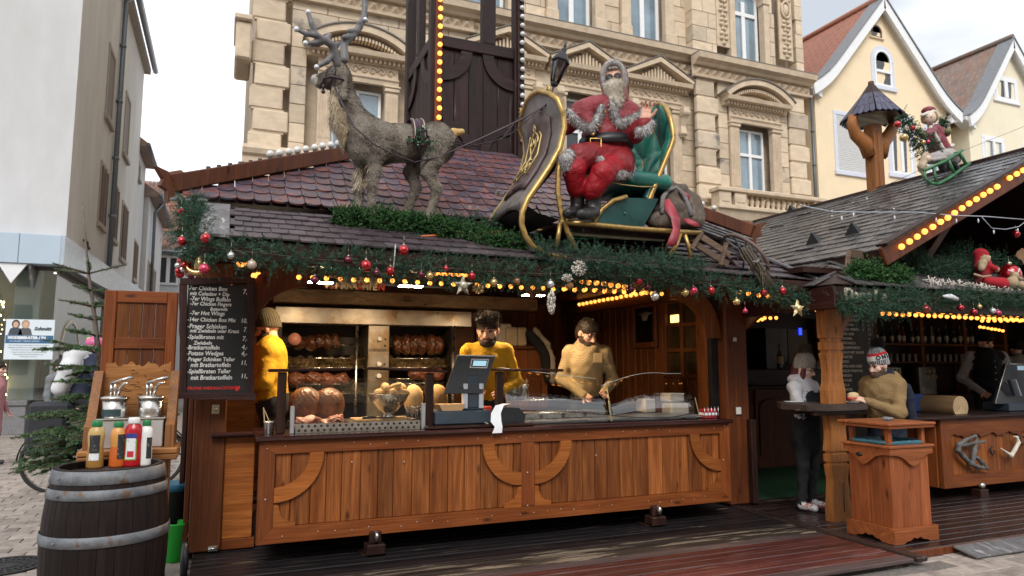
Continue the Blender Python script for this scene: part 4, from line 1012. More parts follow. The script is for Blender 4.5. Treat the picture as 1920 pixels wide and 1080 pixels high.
MB().prism([(5.7,2.46),(6.25,2.35),(6.27,2.12),(5.72,2.14)],6.0,6.03).obj('awning_cloth',CLOTH,st)
# -- tower
tw=thing('wooden_tower','dark plank tower with open upper frame and bulb strips rising from the stall roof','tower',(3.06,9.2,4.2))
Yf,Yb=8.6,9.9;xa,xb=2.455,3.665;TB,TT=4.25,8.2
for(x,y)in((xa,Yf),(xb,Yf),(xa,Yb),(xb,Yb)):plank(x-.07,x+.07,y-.07,y+.07,TB,TT,W_TOWER,tw,'corner_post',.012)
ZT=P(880,78,Y=Yf).z
plank(xa+.07,xb-.07,Yf-.05,Yf+.05,ZT-.16,ZT,W_TOWERX,tw,'rail',.01)
for xx in(xa,xb):MB().cb(xx-.05,xx+.05,Yf+.07,Yb-.07,ZT-.16,ZT,.01).obj('rail',W_TOWER,tw)
plank(xa+.07,xb-.07,Yb-.05,Yb+.05,ZT-.16,ZT,W_TOWERX,tw,'rail',.01)
x=xa+.07
while x<xb-.08:
 wd=min(.21,xb-.07-x);plank(x+.003,x+wd-.003,Yf-.0,Yf+.03,TB,ZT-.16,W_TOWER,tw,'plank',.006);plank(x+.003,x+wd-.003,Yb-.02,Yb+.01,TB,ZT-.16,W_TOWER,tw,'plank',.006);x+=wd
y=Yf+.07
while y<Yb-.08:
 wd=min(.21,Yb-.07-y)
 for xx in(xa,xb):MB().cb(xx-.012,xx+.018,y+.003,y+wd-.003,TB,ZT-.16,.006).obj('plank',W_TOWER,tw)
 y+=wd
plank(xa+.07+.62,xa+.07+.80,Yf-.04,Yf+.05,ZT,TT,W_TOWER,tw,'upright',.01)
for yy in(9.3,):MB().cb(xa-.05,xa+.05,yy-.08,yy+.08,ZT,TT,.01).obj('upright',W_TOWER,tw)
for(cx_,cz,sx,sz)in((xa+.07,ZT-.16,1,-1),(xb-.07,ZT-.16,-1,-1)):MB().prism(qring(cx_,cz,sx,sz,.30,.46),Yf-.035,Yf).obj('curved_brace',W_TOWERX,tw)
for(cx_,sx)in((xa+.12,1),(xb-.12,-1)):MB().prism(qring(cx_,4.42,sx,1,.32,.44),Yf-.03,Yf).obj('curved_brace',W_TOWERX,tw)
for(yy,s_)in((Yf+.07,1),(Yb-.07,-1)):
 MB().prism([(yy+s_*(q-0),z)for(q,z)in[(a-0,b_)for a,b_ in qring(0,ZT-.16,1,-1,.30,.46)]],xa-.045,xa-.012,'x').obj('curved_brace',W_TOWERX,tw)
plank(xa-.02,xa+.075,Yf-.13,Yf-.07,4.35,TT,W_RED,tw,'bulb_board',.01);plank(xb-.04,xb+.055,Yf-.13,Yf-.07,4.35,TT,W_DKZ,tw,'bulb_board',.01)
for(px,py)in((938,365),(885,395),(1025,410)):
 f_=.25;p=P(px,py,Y=7.0);p=P(px,py,Y=6.75 if py>400 else 6.95 if py<380 else 6.8)
 b=MB().cb(p.x-.075,p.x+.075,p.y-.05,p.y-.03,p.z-.03,p.z+.005,.003);[b.cb(p.x+q-.02,p.x+q+.02,p.y-.06,p.y-.03,p.z+.0,p.z+.035,.004)for q in(-.045,.045)]
 b.obj('roof_bracket',CHROME,st)
# ==== inside the stall: lamps, grill, food
FLOOD=emat('work_light_face',(1,.72,.43),320)
def flood(px,py,Y,label,rx=R(-4)):
 p=P(px,py,Y=Y);h=thing('work_light',label,'work light',p,'work lights under the stall ceiling')
 M=xf(p,0,rx)
 MB().cb(-.16,.16,-.06,.06,-.01,.03,.012,M=M).tube([M@Vt((-.17,0,0)),M@Vt((-.17,.0,.12)),M@Vt((.17,0,.12)),M@Vt((.17,0,0))],.008,6).obj('housing',BLACKM,h)
 MB().quad(*[M@Vt(v)for v in((-.12,-.045,-.012),(-.12,.045,-.012),(.12,.045,-.012),(.12,-.045,-.012))]).obj('lamp_face',FLOOD,h)
flood(600,528,6.95,'left black work light above the roasting hams');flood(770,535,6.95,'middle black work light left of the gold star ornament');flood(1000,552,6.8,'right black work light beside the carved bracket',R(-4))
pb=P(985,540,Y=6.45)
MB().tube([pb+Vt((0,0,.16)),pb+Vt((.03,0,.02)),pb+Vt((.10,0,-.08)),pb+Vt((.13,0,.0)),pb+Vt((.05,0,.08))],[.05,.06,.045,.04,.03],8).obj('carved_bracket',W_RED,st)
p0,p1=P(607,540,Y=7.25),P(718,543,Y=7.25)
sg=thing('christmas_sign','wooden Frohe Weihnachten letter sign hanging between two work lights','sign',((p0.x+p1.x)/2,7.25,p0.z))
W=p1.x-p0.x;SGB=mat('sign_board_wood',(.42,.30,.17),rough=.7,var=.3,vs=20);LRED=mat('red_letter',(.45,.03,.02),rough=.6);LGR=mat('green_letter',(.05,.16,.08),rough=.6);LCR=mat('cream_letter',(.62,.48,.30),rough=.6)
for i in range(7):MB().cb(p0.x+W*i/7,p0.x+W*(i+.92)/7,7.26,7.275,p0.z+.005+ru(0,.03),p0.z+.17+ru(-.03,.03),.004).obj('back_slat',SGB,sg)
cols=[LCR,LCR,LCR,LCR,LCR,LCR,LRED,LCR,LCR,LCR,LCR]
for i,ch in enumerate('WEIHNACHTEN'):ftxt('letter',ch,.095,p0.x+W*(i+.05)/11,7.255,p0.z,[LCR,LRED,LCR,LCR,LCR,LCR,LRED,LCR,LCR,LCR,LRED][i],sg,ext=.006,off=.004)
for i,ch in enumerate('FROHE'):ftxt('letter',ch,.095,p0.x+W*(.28+i*.115),7.255,p0.z+.078,[LGR,LRED,LCR,LCR,LCR][i],sg,ext=.006,off=.004)
MB().prism([(p0.x+.13,p0.z+.08),(p0.x+.21,p0.z+.08),(p0.x+.17,p0.z+.19)],7.25,7.258).obj('fir_shape',LGR,sg)
gr=thing('rotisserie_grill','large stainless steel rotisserie grill with four spit bays at the back of the stall','grill',(1.75,8.5,FZ))
HOODM=mat('grill_hood_steel',(.38,.35,.30),rough=.36,metal=.9,var=.15,vs=5,bump=.08,bs=15,col2=(.3,.22,.13),c2s=3)
FOIL=mat('greasy_foil',(.50,.38,.20),rough=.28,metal=.9,var=.3,vs=6,bump=1.,bs=14,col2=(.12,.06,.025),c2=(.55,.65),c2s=5)
BEAMF=mat('foil_wrapped_beam',(.17,.115,.06),rough=.35,metal=.7,var=.4,vs=6,bump=.7,bs=11,aniso=(1,2,2))
GY=8.3
MB().cb(.53,2.91,GY,GY+.6,2.065,2.265,.012).obj('hood',HOODM,gr)
MB().cb(.50,3.85,GY+.05,GY+.25,2.29,2.49,.02).obj('wrapped_beam',BEAMF,st)
DARKG=mat('sooty_grill_inside',(.022,.016,.012),rough=.6,var=.4,vs=5)
MB().bx(.60,2.80,GY+.55,GY+.6,FZ,2.06).bx(.56,.62,GY+.02,GY+.55,FZ,2.06).bx(2.64,2.70,GY+.02,GY+.55,FZ,2.06).obj('casing',DARKG,gr)
MB().cb(1.595,1.855,GY-.02,GY+.5,FZ,2.063,.008).obj('control_column',HOODM,gr)
for z in(1.90,1.60,1.46):MB().lathe([(.03,0),(.028,.03),(.02,.034)],n=12,M=xf((1.73,GY-.02,z),0,R(90))).obj('knob',WHITEP,gr)
for z in(1.82,1.90,1.6):MB().lathe([(.012,0),(.01,.01)],n=8,M=xf((1.80,GY-.02,z),0,R(90))).obj('indicator',BLACKP,gr)
b=MB();[b.bx(1.61+.011*i,1.615+.011*i,GY-.024,GY-.019,1.75,1.785)for i in range(21)];b.obj('vent_slots',BLACKM,gr)
for(xa_,xb_)in((.63,1.59),(1.86,2.63)):
 for z in(1.56,1.26):
  MB().tube([(xa_,GY+.04,z),(xb_,GY+.04,z)],.010,6).tube([(xa_,GY+.04,z+.11),(xb_,GY+.04,z+.11)],.007,6).obj('rack_bar',CHROME,gr)
  bb=MB();nx=26
  vs_=[(xa_+(xb_-xa_)*i/nx,GY+.1+.2*j/4,z-.01+.14*j/4+.02*sin(i*1.9+j*2.2)+ru(-.012,.012))for j in range(5)for i in range(nx+1)]
  bb.add(vs_,[(j*(nx+1)+i,j*(nx+1)+i+1,(j+1)*(nx+1)+i+1,(j+1)*(nx+1)+i)for j in range(4)for i in range(nx)]);bb.obj('foil_tray',FOIL,gr)
 MB().tube([(xa_,GY+.2,1.83),(xb_,GY+.2,1.83)],.012,8).obj('spit',CHROME,gr);MB().tube([(xa_,GY+.2,1.42),(xb_,GY+.2,1.42)],.012,8).obj('spit',CHROME,gr)
MB().tube([(1.47,GY+.02,FZ),(1.47,GY+.02,2.05)],.02,8).tube([(2.66,GY-.0,FZ),(2.66,GY,2.05)],.025,8).obj('bay_post',CHROME,gr)
MEAT=mat('roast_crust',(.075,.024,.009),rough=.32,var=.5,vs=16,bump=.8,bs=30,col2=(.03,.012,.006),c2=(.5,.66),c2s=11,spec=.7,objvar=.2)
HAM=mat('glazed_ham',(.20,.068,.022),rough=.35,var=.35,vs=12,bump=.5,bs=40,col2=(.09,.028,.010),c2=(.46,.62),c2s=7,spec=.6)
PINK=mat('pink_ham',(.55,.24,.17),rough=.4,var=.2,vs=14)
def meat(px0,px1,py,rad,label,n,m=MEAT,Y=GY+.18,cut=False):
 a,c_=P(px0,py,Y=Y),P(px1,py,Y=Y);pr=[]
 for i in range(n):
  t_=(i+.5)/n+ru(-.12,.12)/n;x=a.x+(c_.x-a.x)*t_
  for q_ in range(4):an=ru(0,6.28);pr.append(ell((x+ru(-.03,.03),Y+cos(an)*rad*.55,a.z+sin(an)*rad*.6),(ru(.02,.05),rad*ru(.3,.5),rad*ru(.3,.55)),rot=np.array(Euler((an,ru(-.6,.6),0)).to_matrix())))
  pr.append(ell((x,Y+ru(-.02,.02),a.z+ru(-.015,.01)),((c_.x-a.x)/n*.62,rad*ru(.85,1.05),rad*ru(.85,1.1))))
 o=blob('roast_meat',pr,.012,m,loc=(a.x,Y,a.z),k=.015,wob=.012,wobs=75,label=label,cat='meat',group='roasts on the rotisserie spits')
 return o
meat(590,635,640,.09,'dark roast knuckles on the upper left spit',3);meat(550,592,642,.085,'upper left roast nearest the beanie worker',2)
e_=P(552,636,Y=GY+.06);MB().lathe([(.001,0),(.07,.0),(.072,.03),(.001,.04)],n=16,M=xf(e_,0,R(90))).obj('ham_slice_end',PINK,label='round pink cut end of ham on the upper left spit',cat='ham',loc=e_)
meat(738,830,646,.125,'row of brown spicy roasts on the upper right spit',6)
meat(540,655,712,.085,'pink ham row on the lower left spit',4,mat('half_roast',(.16,.055,.032),rough=.35,var=.4,vs=12,bump=.5,bs=30,col2=(.08,.03,.015),c2s=8),GY+.1)
meat(770,832,700,.075,'pink ham row on the lower right spit',3,mat('half_roast_right',(.20,.07,.045),rough=.35,var=.4,vs=12,bump=.5,bs=30,col2=(.10,.03,.015),c2s=8),GY+.1)
def ham(px,py,r,label):
 p=P(px,py,Y=6.75);z=1.06
 pr=[ell((p.x,6.75,z+r*1.0),(r,r,r*1.08)),ell((p.x,6.75,z+r*1.35),(r*.8,r*.8,r*.7))]
 V,F,I=nets(pr,.012,.05)
 d=V-np.array([p.x,6.75,z+r]);a=np.arctan2(d[:,0],-d[:,1])
 g=np.minimum(np.abs(((a*r/.055+d[:,2]/.055)%1)-.5),np.abs(((a*r/.055-d[:,2]/.055)%1)-.5));V=V-d/np.linalg.norm(d,axis=1)[:,None]*(np.clip(.13-g,0,1)*.06)[:,None]
 npobj('roast_ham',V,F,HAM,None,(p.x,6.75,z),label=label,cat='ham',group='scored hams in the hot counter')
ham(574,740,.155,'left scored brown ham in the hot counter');ham(616,745,.15,'right scored brown ham in the hot counter')
HAMS=mat('raw_ham_slices',(.50,.22,.17),rough=.4,var=.3,vs=16,col2=(.60,.45,.36),c2=(.55,.65),c2s=14,bump=.3)
b=[]
for i in range(16):
 px=ru(562,645);p=P(px,785,Y=6.45);b.append(ell((p.x,6.45+ru(-.08,.08),1.10+ru(-.01,.025)),(ru(.04,.07),.05,ru(.008,.02)),rot=np.array(Euler((ru(-.5,.5),ru(-.6,.6),ru(0,3))).to_matrix())))
blob('ham_slices',b,.008,HAMS,loc=(P(600,785,Y=6.45).x,6.45,1.08),k=.004,label='heap of pink ham slices on the hot counter tray',cat='ham slices')
tr=thing('hot_counter','stainless steel hot tray with perforated front on the serving counter','hot counter',(1.1,6.4,1.02))
xa_,xb_=P(553,800,Y=6.2).x,P(786,800,Y=6.2).x
MB().bx(xa_,xb_,6.2,6.95,1.06,1.075).cb(xa_,xb_,6.17,6.2,1.055,1.10,.006).obj('tray',CHROME,tr)
MB().bx(xa_+.01,xb_-.01,6.185,6.2,1.02,1.06).obj('perforated_front',CHROME,tr)
pf=MB().quad((xa_,6.168,1.022),(xb_,6.168,1.022),(xb_,6.168,1.098),(xa_,6.168,1.098)).obj('front_panel',CHROME,tr)
b=MB();n=20
for i in range(n*2):
 x=xa_+.03+(xb_-xa_-.06)*i/(2*n-1);z=1.078 if i%2 else 1.042;b.lathe([(.0005,0),(.0115,0)],n=10,M=xf((x,6.1665,z),0,R(90)),cap=False)
b.obj('holes',BLACKM,tr)
for x in(xa_-.045,xb_+.01):MB().cb(x,x+.035,6.15,6.19,1.02,1.25,.005).obj('upright',mat('grey_aluminium',(.42,.42,.43),rough=.4,metal=.6,var=.05),tr)
MB().bx(xa_,xb_,6.19,6.196,1.11,1.46).obj('sneeze_glass',GLASS,tr)
MB().bx(xa_+.05,xb_-.1,6.55,6.6,1.09,1.11).obj('cutting_board',mat('cutting_board',(.45,.33,.2),rough=.6),tr)if 0 else None
MB().cb(P(665,780,Y=6.5).x,P(770,780,Y=6.5).x,6.4,6.75,1.076,1.10,.006).obj('cutting_board',mat('chopping_board',(.40,.27,.14),rough=.6,var=.25),tr)
MB().tube([(P(680,774,Y=6.45).x,6.45,1.115),(P(705,774,Y=6.45).x,6.45,1.115)],.012,6).cb(P(705,774,Y=6.45).x,P(740,774,Y=6.45).x,6.44,6.46,1.11,1.118,.002).obj('knife',BLACKP,label='long kitchen knife with black handle on the chopping board',cat='knife',loc=(P(700,774,Y=6.45).x,6.45,1.1))
bp_=P(728,770,Y=6.55);bo=thing('bread_bowl','steel footed bowl full of pale bread rolls on the counter','bowl',(bp_.x,6.55,1.10))
MB().lathe([(.07,0),(.075,.015),(.04,.04),(.09,.075),(.16,.15),(.19,.215),(.192,.225),(.18,.215),(.15,.15),(.05,.08)],(bp_.x,6.55,1.10),24,cap=False).obj('bowl',CHROME,bo)
BREAD=mat('bread_roll',(.62,.42,.20),rough=.7,var=.2,vs=9)
for i in range(11):
 a=i*2.4;r_=.04+.1*(i%3)/2;M=xf((bp_.x+r_*cos(a),6.55+r_*sin(a),1.34+(.05 if i>6 else 0)),ru(0,3),ru(-.3,.3),ru(-.4,.4))
 put('bread_roll',MB().ball((0,0,0),(.075,.038,.032),10,6).mesh('bread_roll',BREAD),M,label=None if i else None,cat='bread roll',group='bread rolls heaped in the steel bowl')['label']='pale bread roll heaped in the steel footed bowl'
def loaf(px,py,w_,h_,label,m=BREAD):
 p=P(px,py,Y=6.9);blob('bread_loaf',[ell((p.x,6.9,1.1+h_*.5),(w_/2,.1,h_/2))],.012,m,loc=(p.x,6.9,1.1),label=label,cat='loaf')
loaf(775,745,.2,.3,'tall pale loaf behind the bowl of rolls');loaf(820,755,.22,.3,'tan loaf behind the till',mat('tan_bread',(.40,.24,.09),rough=.7,var=.3,vs=9))
b=MB();p=P(765,775,Y=6.35)
for i in range(4):
 for j in(0,1):b.tube([(p.x+.045*i,6.35+.06*j,1.08),(p.x+.045*i,6.35+.06*j,1.22)],.004,5)
for z in(1.10,1.2):b.tube([(p.x,6.35,z),(p.x+.135,6.35,z),(p.x+.135,6.41,z),(p.x,6.41,z)],.004,5,closed=True)
b.obj('wire_rack',CHROME,label='small steel wire rack right of the bread bowl',cat='rack',loc=(p.x,6.35,1.08))
RW=wood('rail_wood',(.028,.010,.009),(.062,.024,.02),'x',rough=.3,knots=0)
def rail(px0,px1,pyl,pyr,pp,label):
 a,c_=P(px0,pyl,Y=6.22),P(px1,pyr,Y=6.22);q=P(pp,800,Y=6.22)
 h=thing('serving_rail',label,'serving rail',(q.x,6.22,1.02),'wooden T-shaped serving rails on the counter')
 MB().beam((a.x,6.22,a.z-.012),(c_.x,6.22,c_.z-.012),.13,.026,.008).obj('rail',RW,h)
 MB().cb(q.x-.035,q.x+.035,6.19,6.26,1.02,min(a.z,c_.z)-.026,.006).obj('post',W_DKZ,h)
rail(503,656,692,690,526,'serving rail at the left end beside the hot counter');rail(689,836,688,694,804,'serving rail between the bread bowl and the till');rail(924,1052,691,692,936,'serving rail right of the till')
p=P(504,812,Y=6.2);bk=thing('steel_cup','small steel cup with wooden tongs on the left end of the counter','cup',(p.x,6.2,1.02))
MB().lathe([(.034,0),(.036,.002),(.046,.10),(.05,.105),(.044,.10),(.034,.004)],(p.x,6.2,1.02),16,cap=False).obj('cup',CHROME,bk)
for s_ in(-1,1):MB().beam((p.x+.03*s_,6.2,1.06),(p.x-.05,6.2+.01*s_,1.24),.012,.006,.002).obj('tongs',mat('pale_wood',(.5,.36,.2),rough=.6),bk)
tl=thing('cash_register','black touch screen till on a slate blue cash drawer in the middle of the counter','cash register',(2.1,6.2,1.02))
SLATE=mat('slate_blue_plastic',(.035,.05,.068),rough=.4,var=.06)
x0,x1=P(817,790,Y=6.12).x,P(921,790,Y=6.12).x
MB().cb(x0-.1,x1+.4,6.03,6.5,1.021,1.05,.01).obj('base_board',W_DK,tl)
MB().cb(x0,x1,6.12,6.46,1.052,1.175,.012).obj('cash_drawer',SLATE,tl)
MB().cb(x0+.22,x1-.04,6.2,6.4,1.176,1.19,.006).obj('stand_foot',SLATE,tl)
xc=P(886,760,Y=6.22).x
MB().cb(xc-.055,xc+.055,6.2,6.27,1.19,1.50,.01).obj('stand',SLATE,tl)
for s_ in(-1,1):MB().cb(xc+s_*.078-.022,xc+s_*.078+.022,6.19,6.25,1.19,1.42,.004).obj('side_panel',mat('pale_till_panel',(.42,.45,.50),rough=.4,var=.04),tl)
q0,q1,q2,q3=P(832,738,Y=6.2),P(904,738,Y=6.2),P(918,668,Y=6.28),P(848,667,Y=6.28)
dn=(q3-q0).normalized();ex_=(q1-q0).normalized();M=frame(ex_,ex_.cross(dn)*-1 if 0 else dn.cross(ex_),dn,q0)
Wd,Hd=(q1-q0).length,(q3-q0).length
sh_=MB().prism([(0,0),(Wd,.0),(Wd+.05,Hd),(.05,Hd)],-.02,.02,'y',M=M).obj('screen_back',BLACKP,tl)
MB().prism([(.045,Hd-.004),(Wd+.055,Hd-.004),(Wd+.055,Hd+.004),(.045,Hd+.004)],-.024,.024,'y',M=M).obj('screen_edge',CHROME,tl)
ln=M@Vt((Wd*.56,-.021 if(M@Vt((0,-.03,0))).y<q0.y else.021,Hd*.72))
sg_=-1 if(M@Vt((0,-1,0))).y<q0.y else 1
MB().cb(Wd*.50,Wd*.98,min(0,sg_*.028),max(0,sg_*.028),Hd*.66,Hd*.92,.004,M=M).obj('customer_display',CHROME,tl)
MB().cb(Wd*.53,Wd*.95,min(0,sg_*.031),max(0,sg_*.031),Hd*.69,Hd*.89,.003,M=M).obj('display_frame',BLACKP,tl)
MB().cb(Wd*.57,Wd*.92,min(0,sg_*.033),max(0,sg_*.033),Hd*.72,Hd*.86,.001,M=M).obj('display',emat('lcd',(.30,.52,.62),.55),tl)
MB().tube([P(862,788,Y=6.2),P(892,782,Y=6.14),P(915,795,Y=6.12),P(925,802,Y=6.2)],.007,6).obj('cable',mat('cream_cable',(.55,.52,.42),rough=.5),tl)
MB().prism([(xc-.02,1.335),(xc+.02,1.335),(xc+.012,1.352),(xc-.012,1.352)],6.196,6.1995).obj('emblem',WHITEP,tl)
kb=P(843,772,Y=6.2);KRAFT=mat('kraft_cardboard',(.38,.23,.11),rough=.8,var=.08)
MB().prism([(kb.x-.09,1.178),(kb.x+.10,1.178),(kb.x+.13,1.235),(kb.x-.12,1.235)],6.13,6.3).obj('food_tray',KRAFT,label='empty kraft cardboard food tray on the cash drawer',cat='food tray',loc=(kb.x,6.2,1.178))
rp_=thing('receipt_printer','black receipt printer with a curling white receipt hanging over the counter edge','printer',(2.62,6.2,1.02))
a,c_=P(932,795,Y=6.15),P(980,790,Y=6.15)
MB().prism([(a.x,1.022),(c_.x,1.022),(c_.x+.02,1.12),(c_.x-.05,1.19),(a.x+.05,1.20),(a.x,1.12)],6.12,6.3).obj('body',BLACKP,rp_)
pts=[P(950,757,Y=6.13),P(937,760,Y=6.08),P(930,775,Y=6.04),P(930,790,Y=6.00),P(935,800,Y=5.985),P(932,812,Y=5.975)]
b=MB();wv=[.045,.045,.05,.055,.04,.05]
b.add([p+Vt((s_*wv[i],.005*s_,0))for i,p in enumerate(pts)for s_ in(-1,1)],[(2*i,2*i+1,2*i+3,2*i+2)for i in range(5)],smooth=True);b.obj('receipt',mat('receipt_paper',(.72,.74,.78),rough=.7,var=.03),rp_)
MB().cb(2.33,2.42,6.3,6.4,1.08,1.2,.01).obj('card_terminal',mat('red_terminal',(.4,.03,.02),rough=.4),label='small red card terminal beside the receipt printer',cat='card terminal',loc=(2.37,6.35,1.05))
dg=thing('display_case','curved glass display case on the right half of the counter','display case',(3.7,6.3,1.02))
def curved(px0,px1,ytop,name):
 xa_,xb_=P(px0,790,Y=6.12).x,P(px1,780,Y=6.12).x;b=MB();n,m_=40,22;vs_=[]
 for i in range(n+1):
  x=xa_+(xb_-xa_)*i/n;u=i/n;H=.42*ytop(u)
  for j in range(m_+1):
   q=j/m_;vs_.append((x,6.12+.24*q*q,1.03+H*q))
 b.add(vs_,[(i*(m_+1)+j,(i+1)*(m_+1)+j,(i+1)*(m_+1)+j+1,i*(m_+1)+j+1)for i in range(n)for j in range(m_)],smooth=True)
 b.obj(name,CASEG,dg)
 e=MB().tube([vs_[i*(m_+1)+m_]for i in range(n+1)],.004,5);e.obj('glass_edge',mat('glass_edge',(.45,.5,.5),rough=.2),dg)
curved(952,1140,lambda u:1.28-.28*u,'curved_pane');curved(1150,1305,lambda u:.82+.32*sin(min(1,u*1.25)*pi*.62),'curved_pane')
a,c_=P(1147,790,Y=6.10),P(1142,752,Y=6.12);MB().beam(a,c_,.035,.01,.003).beam(c_,P(1137,715,Y=6.3),.008,.008,.002).obj('clamp_strip',mat('brass_strip',(.5,.43,.27),rough=.3,metal=.7),dg)
a,c_=P(1310,775,Y=6.10),P(1303,745,Y=6.12);MB().beam(a,c_,.035,.01,.003).obj('clamp_strip',mat('brass_strip2',(.5,.43,.27),rough=.3,metal=.7),dg)
MB().bx(2.7,4.9,6.2,6.75,1.035,1.05).obj('case_floor',mat('case_floor',(.20,.205,.215),rough=.35,metal=.3),dg)
MB().bx(2.7,3.75,6.55,6.9,1.23,1.24).obj('glass_shelf',GLASS,dg)
MB().tube([(2.7,6.55,1.235),(3.75,6.55,1.235)],.006,6).tube([(2.7,6.3,1.12),(3.7,6.3,1.12)],.01,6).obj('case_rail',CHROME,dg)
for i in range(4):
 x=2.75+.25*i;MB().cb(x,x+.22,6.4,6.62,1.05,1.12,.01).obj('food_pan',CHROME,label=['leftmost','second','third','rightmost'][i]+' steel food pan inside the glass display case',cat='food pan',loc=(x+.1,6.5,1.05),group='steel pans in the display case')
for i in(0,1):
 p=P(961+20*i,733,Y=6.7);b=thing('cutlery_cup',['left','right'][i]+' perforated steel cup of wooden forks on the display shelf','cup',(p.x,6.7,1.24),'steel cutlery cups')
 MB().lathe([(.055,0),(.058,.15),(.056,.152)],(p.x,6.7,1.24),14).obj('cup',CHROME,b)
 f=MB();[f.beam((p.x+ru(-.03,.03),6.7+ru(-.03,.03),1.3),(p.x+ru(-.06,.06),6.7,1.42+ru(0,.03)),.01,.004,.001)for _ in range(12)];f.obj('wooden_forks',mat('fork_wood',(.45,.31,.17),rough=.7),b)
for(px,py,w_,h_,lb)in((1212,760,.14,.15,'pale box behind the curved glass'),(1262,745,.2,.10,'upper white takeaway box stack by the right post'),(1268,765,.24,.12,'lower white takeaway box stack by the right post')):
 p=P(px,py,Y=6.78);MB().cb(p.x-w_/2,p.x+w_/2,6.7,6.9,p.z-h_/2,p.z+h_/2,.01).obj('takeaway_box',mat('cream_box',(.62,.56,.46),rough=.7,var=.08),label=lb,cat='box',loc=(p.x,6.8,p.z-h_/2))
p=P(1330,768,Y=6.2);RC=mat('red_carton',(.35,.02,.035),rough=.5)
nb_=thing('napkin_holder','red and white napkin packs in a wire holder at the right end of the counter','napkin holder',(p.x,6.2,1.02))
MB().cb(p.x-.10,p.x+.06,6.15,6.25,1.022,1.12,.006).obj('pack',RC,nb_);MB().cb(p.x-.102,p.x+.062,6.148,6.252,1.055,1.082,.002).obj('band',WHITEP,nb_)
b=MB();[b.tube([(p.x-.11+.045*i,6.14,1.02),(p.x-.11+.045*i,6.14,1.15)],.004,5)for i in range(5)];b.obj('wire',CHROME,nb_)
MB().tube([P(1060,770,Y=6.1),P(1120,776,Y=6.1),P(1180,782,Y=6.1),P(1250,784,Y=6.1),P(1300,775,Y=6.1)],.004,5).obj('light_cable',BLACKP,label='thin dark cable lying along the display glass',cat='cable',loc=P(1180,782,Y=6.1))
cb_=thing('back_cabinet','orange brown wooden cabinet behind the young worker','cabinet',(3.65,8.9,FZ))
ca,cc=P(938,640,Y=8.6).x,P(1026,640,Y=8.6).x
MB().bx(ca,cc,8.62,8.94,FZ,1.80).obj('carcass',W_IN,cb_);MB().cb(ca-.02,cc+.03,8.55,8.95,1.80,1.845,.008).obj('top',W_INX,cb_)
x=ca
while x<cc-.02:plank(x+.003,min(cc,x+.20)-.003,8.59,8.618,FZ,1.79,W_IN,cb_,'door_board',.006);x+=.2
for(px,w_,h_,lb,c)in((943,.20,.30,'white foam box behind the cream box stack',(.55,.5,.43)),(957,.16,.25,'left cream food box stack on the cabinet',(.52,.42,.28)),(976,.13,.25,'right cream food box stack on the cabinet',(.50,.40,.26))):
 p=P(px,620,Y=8.75 if px<950 else 8.68);MB().cb(p.x-w_/2,p.x+w_/2,p.y-.08,p.y+.08,1.846,1.846+h_,.02).obj('food_box_stack',mat('foam_box',c,rough=.8,var=.08),label=lb,cat='box',loc=(p.x,p.y,1.846),group='food boxes on the back cabinet')
p=P(1010,640,Y=8.5)
jk=thing('hanging_jacket','dark jacket with fluffy cream lining hanging beside the cabinet','jacket',(p.x,8.55,1.4))
blob('jacket',[cap((p.x-.1,8.55,2.0),(p.x+.12,8.55,1.75),.07,.07),cap((p.x+.12,8.55,1.75),(p.x+.16,8.55,1.4),.08,.06)],.015,mat('dark_jacket',(.015,.014,.016),rough=.9),jk)
blob('lining',[cap((p.x-.06,8.48,2.06),(p.x+.12,8.48,1.88),.035,.03),cap((p.x+.12,8.48,1.88),(p.x+.20,8.48,1.68),.03),cap((p.x+.20,8.48,1.68),(p.x+.20,8.48,1.38),.03,.045)],.012,mat('fluffy_lining',(.42,.37,.29),rough=1,var=.3,vs=40,bump=1,bs=120),jk,wob=.008,wobs=70)
MB().cb(2.9,5.3,7.9,8.5,.98,1.02,.008).bx(2.95,5.25,7.95,8.45,FZ,.98).obj('back_worktop',W_DK,label='dark back worktop under the paneled right corner',cat='worktop',loc=(4.1,8.2,FZ))
# ==== fir garlands, bulbs and ornaments
ND=[mat('fir_needle_dark',(.015,.038,.023),rough=.6,var=.3,vs=30,spec=.2),mat('fir_needle',(.027,.072,.038),rough=.6,var=.3,vs=30,spec=.2),mat('fir_needle_bluish',(.048,.10,.068),rough=.6,var=.3,vs=30,spec=.2),mat('fir_tip',(.055,.10,.055),spec=.2,rough=.6,var=.3,vs=30)]
MOSS=[mat('thuja_dark',(.014,.046,.016),rough=.65,var=.3,vs=30,spec=.2),mat('thuja',(.030,.092,.028),rough=.65,var=.3,vs=30,spec=.2),mat('thuja_light',(.055,.135,.038),rough=.65,var=.3,vs=30,spec=.2),mat('thuja_tip',(.075,.16,.05),rough=.65,var=.3,vs=30,spec=.2)]
TWIG=mat('twig_bark',(.09,.06,.04),rough=.9,var=.3,vs=30)
def unit(a):return a/np.maximum(np.linalg.norm(a,axis=-1,keepdims=True),1e-9)
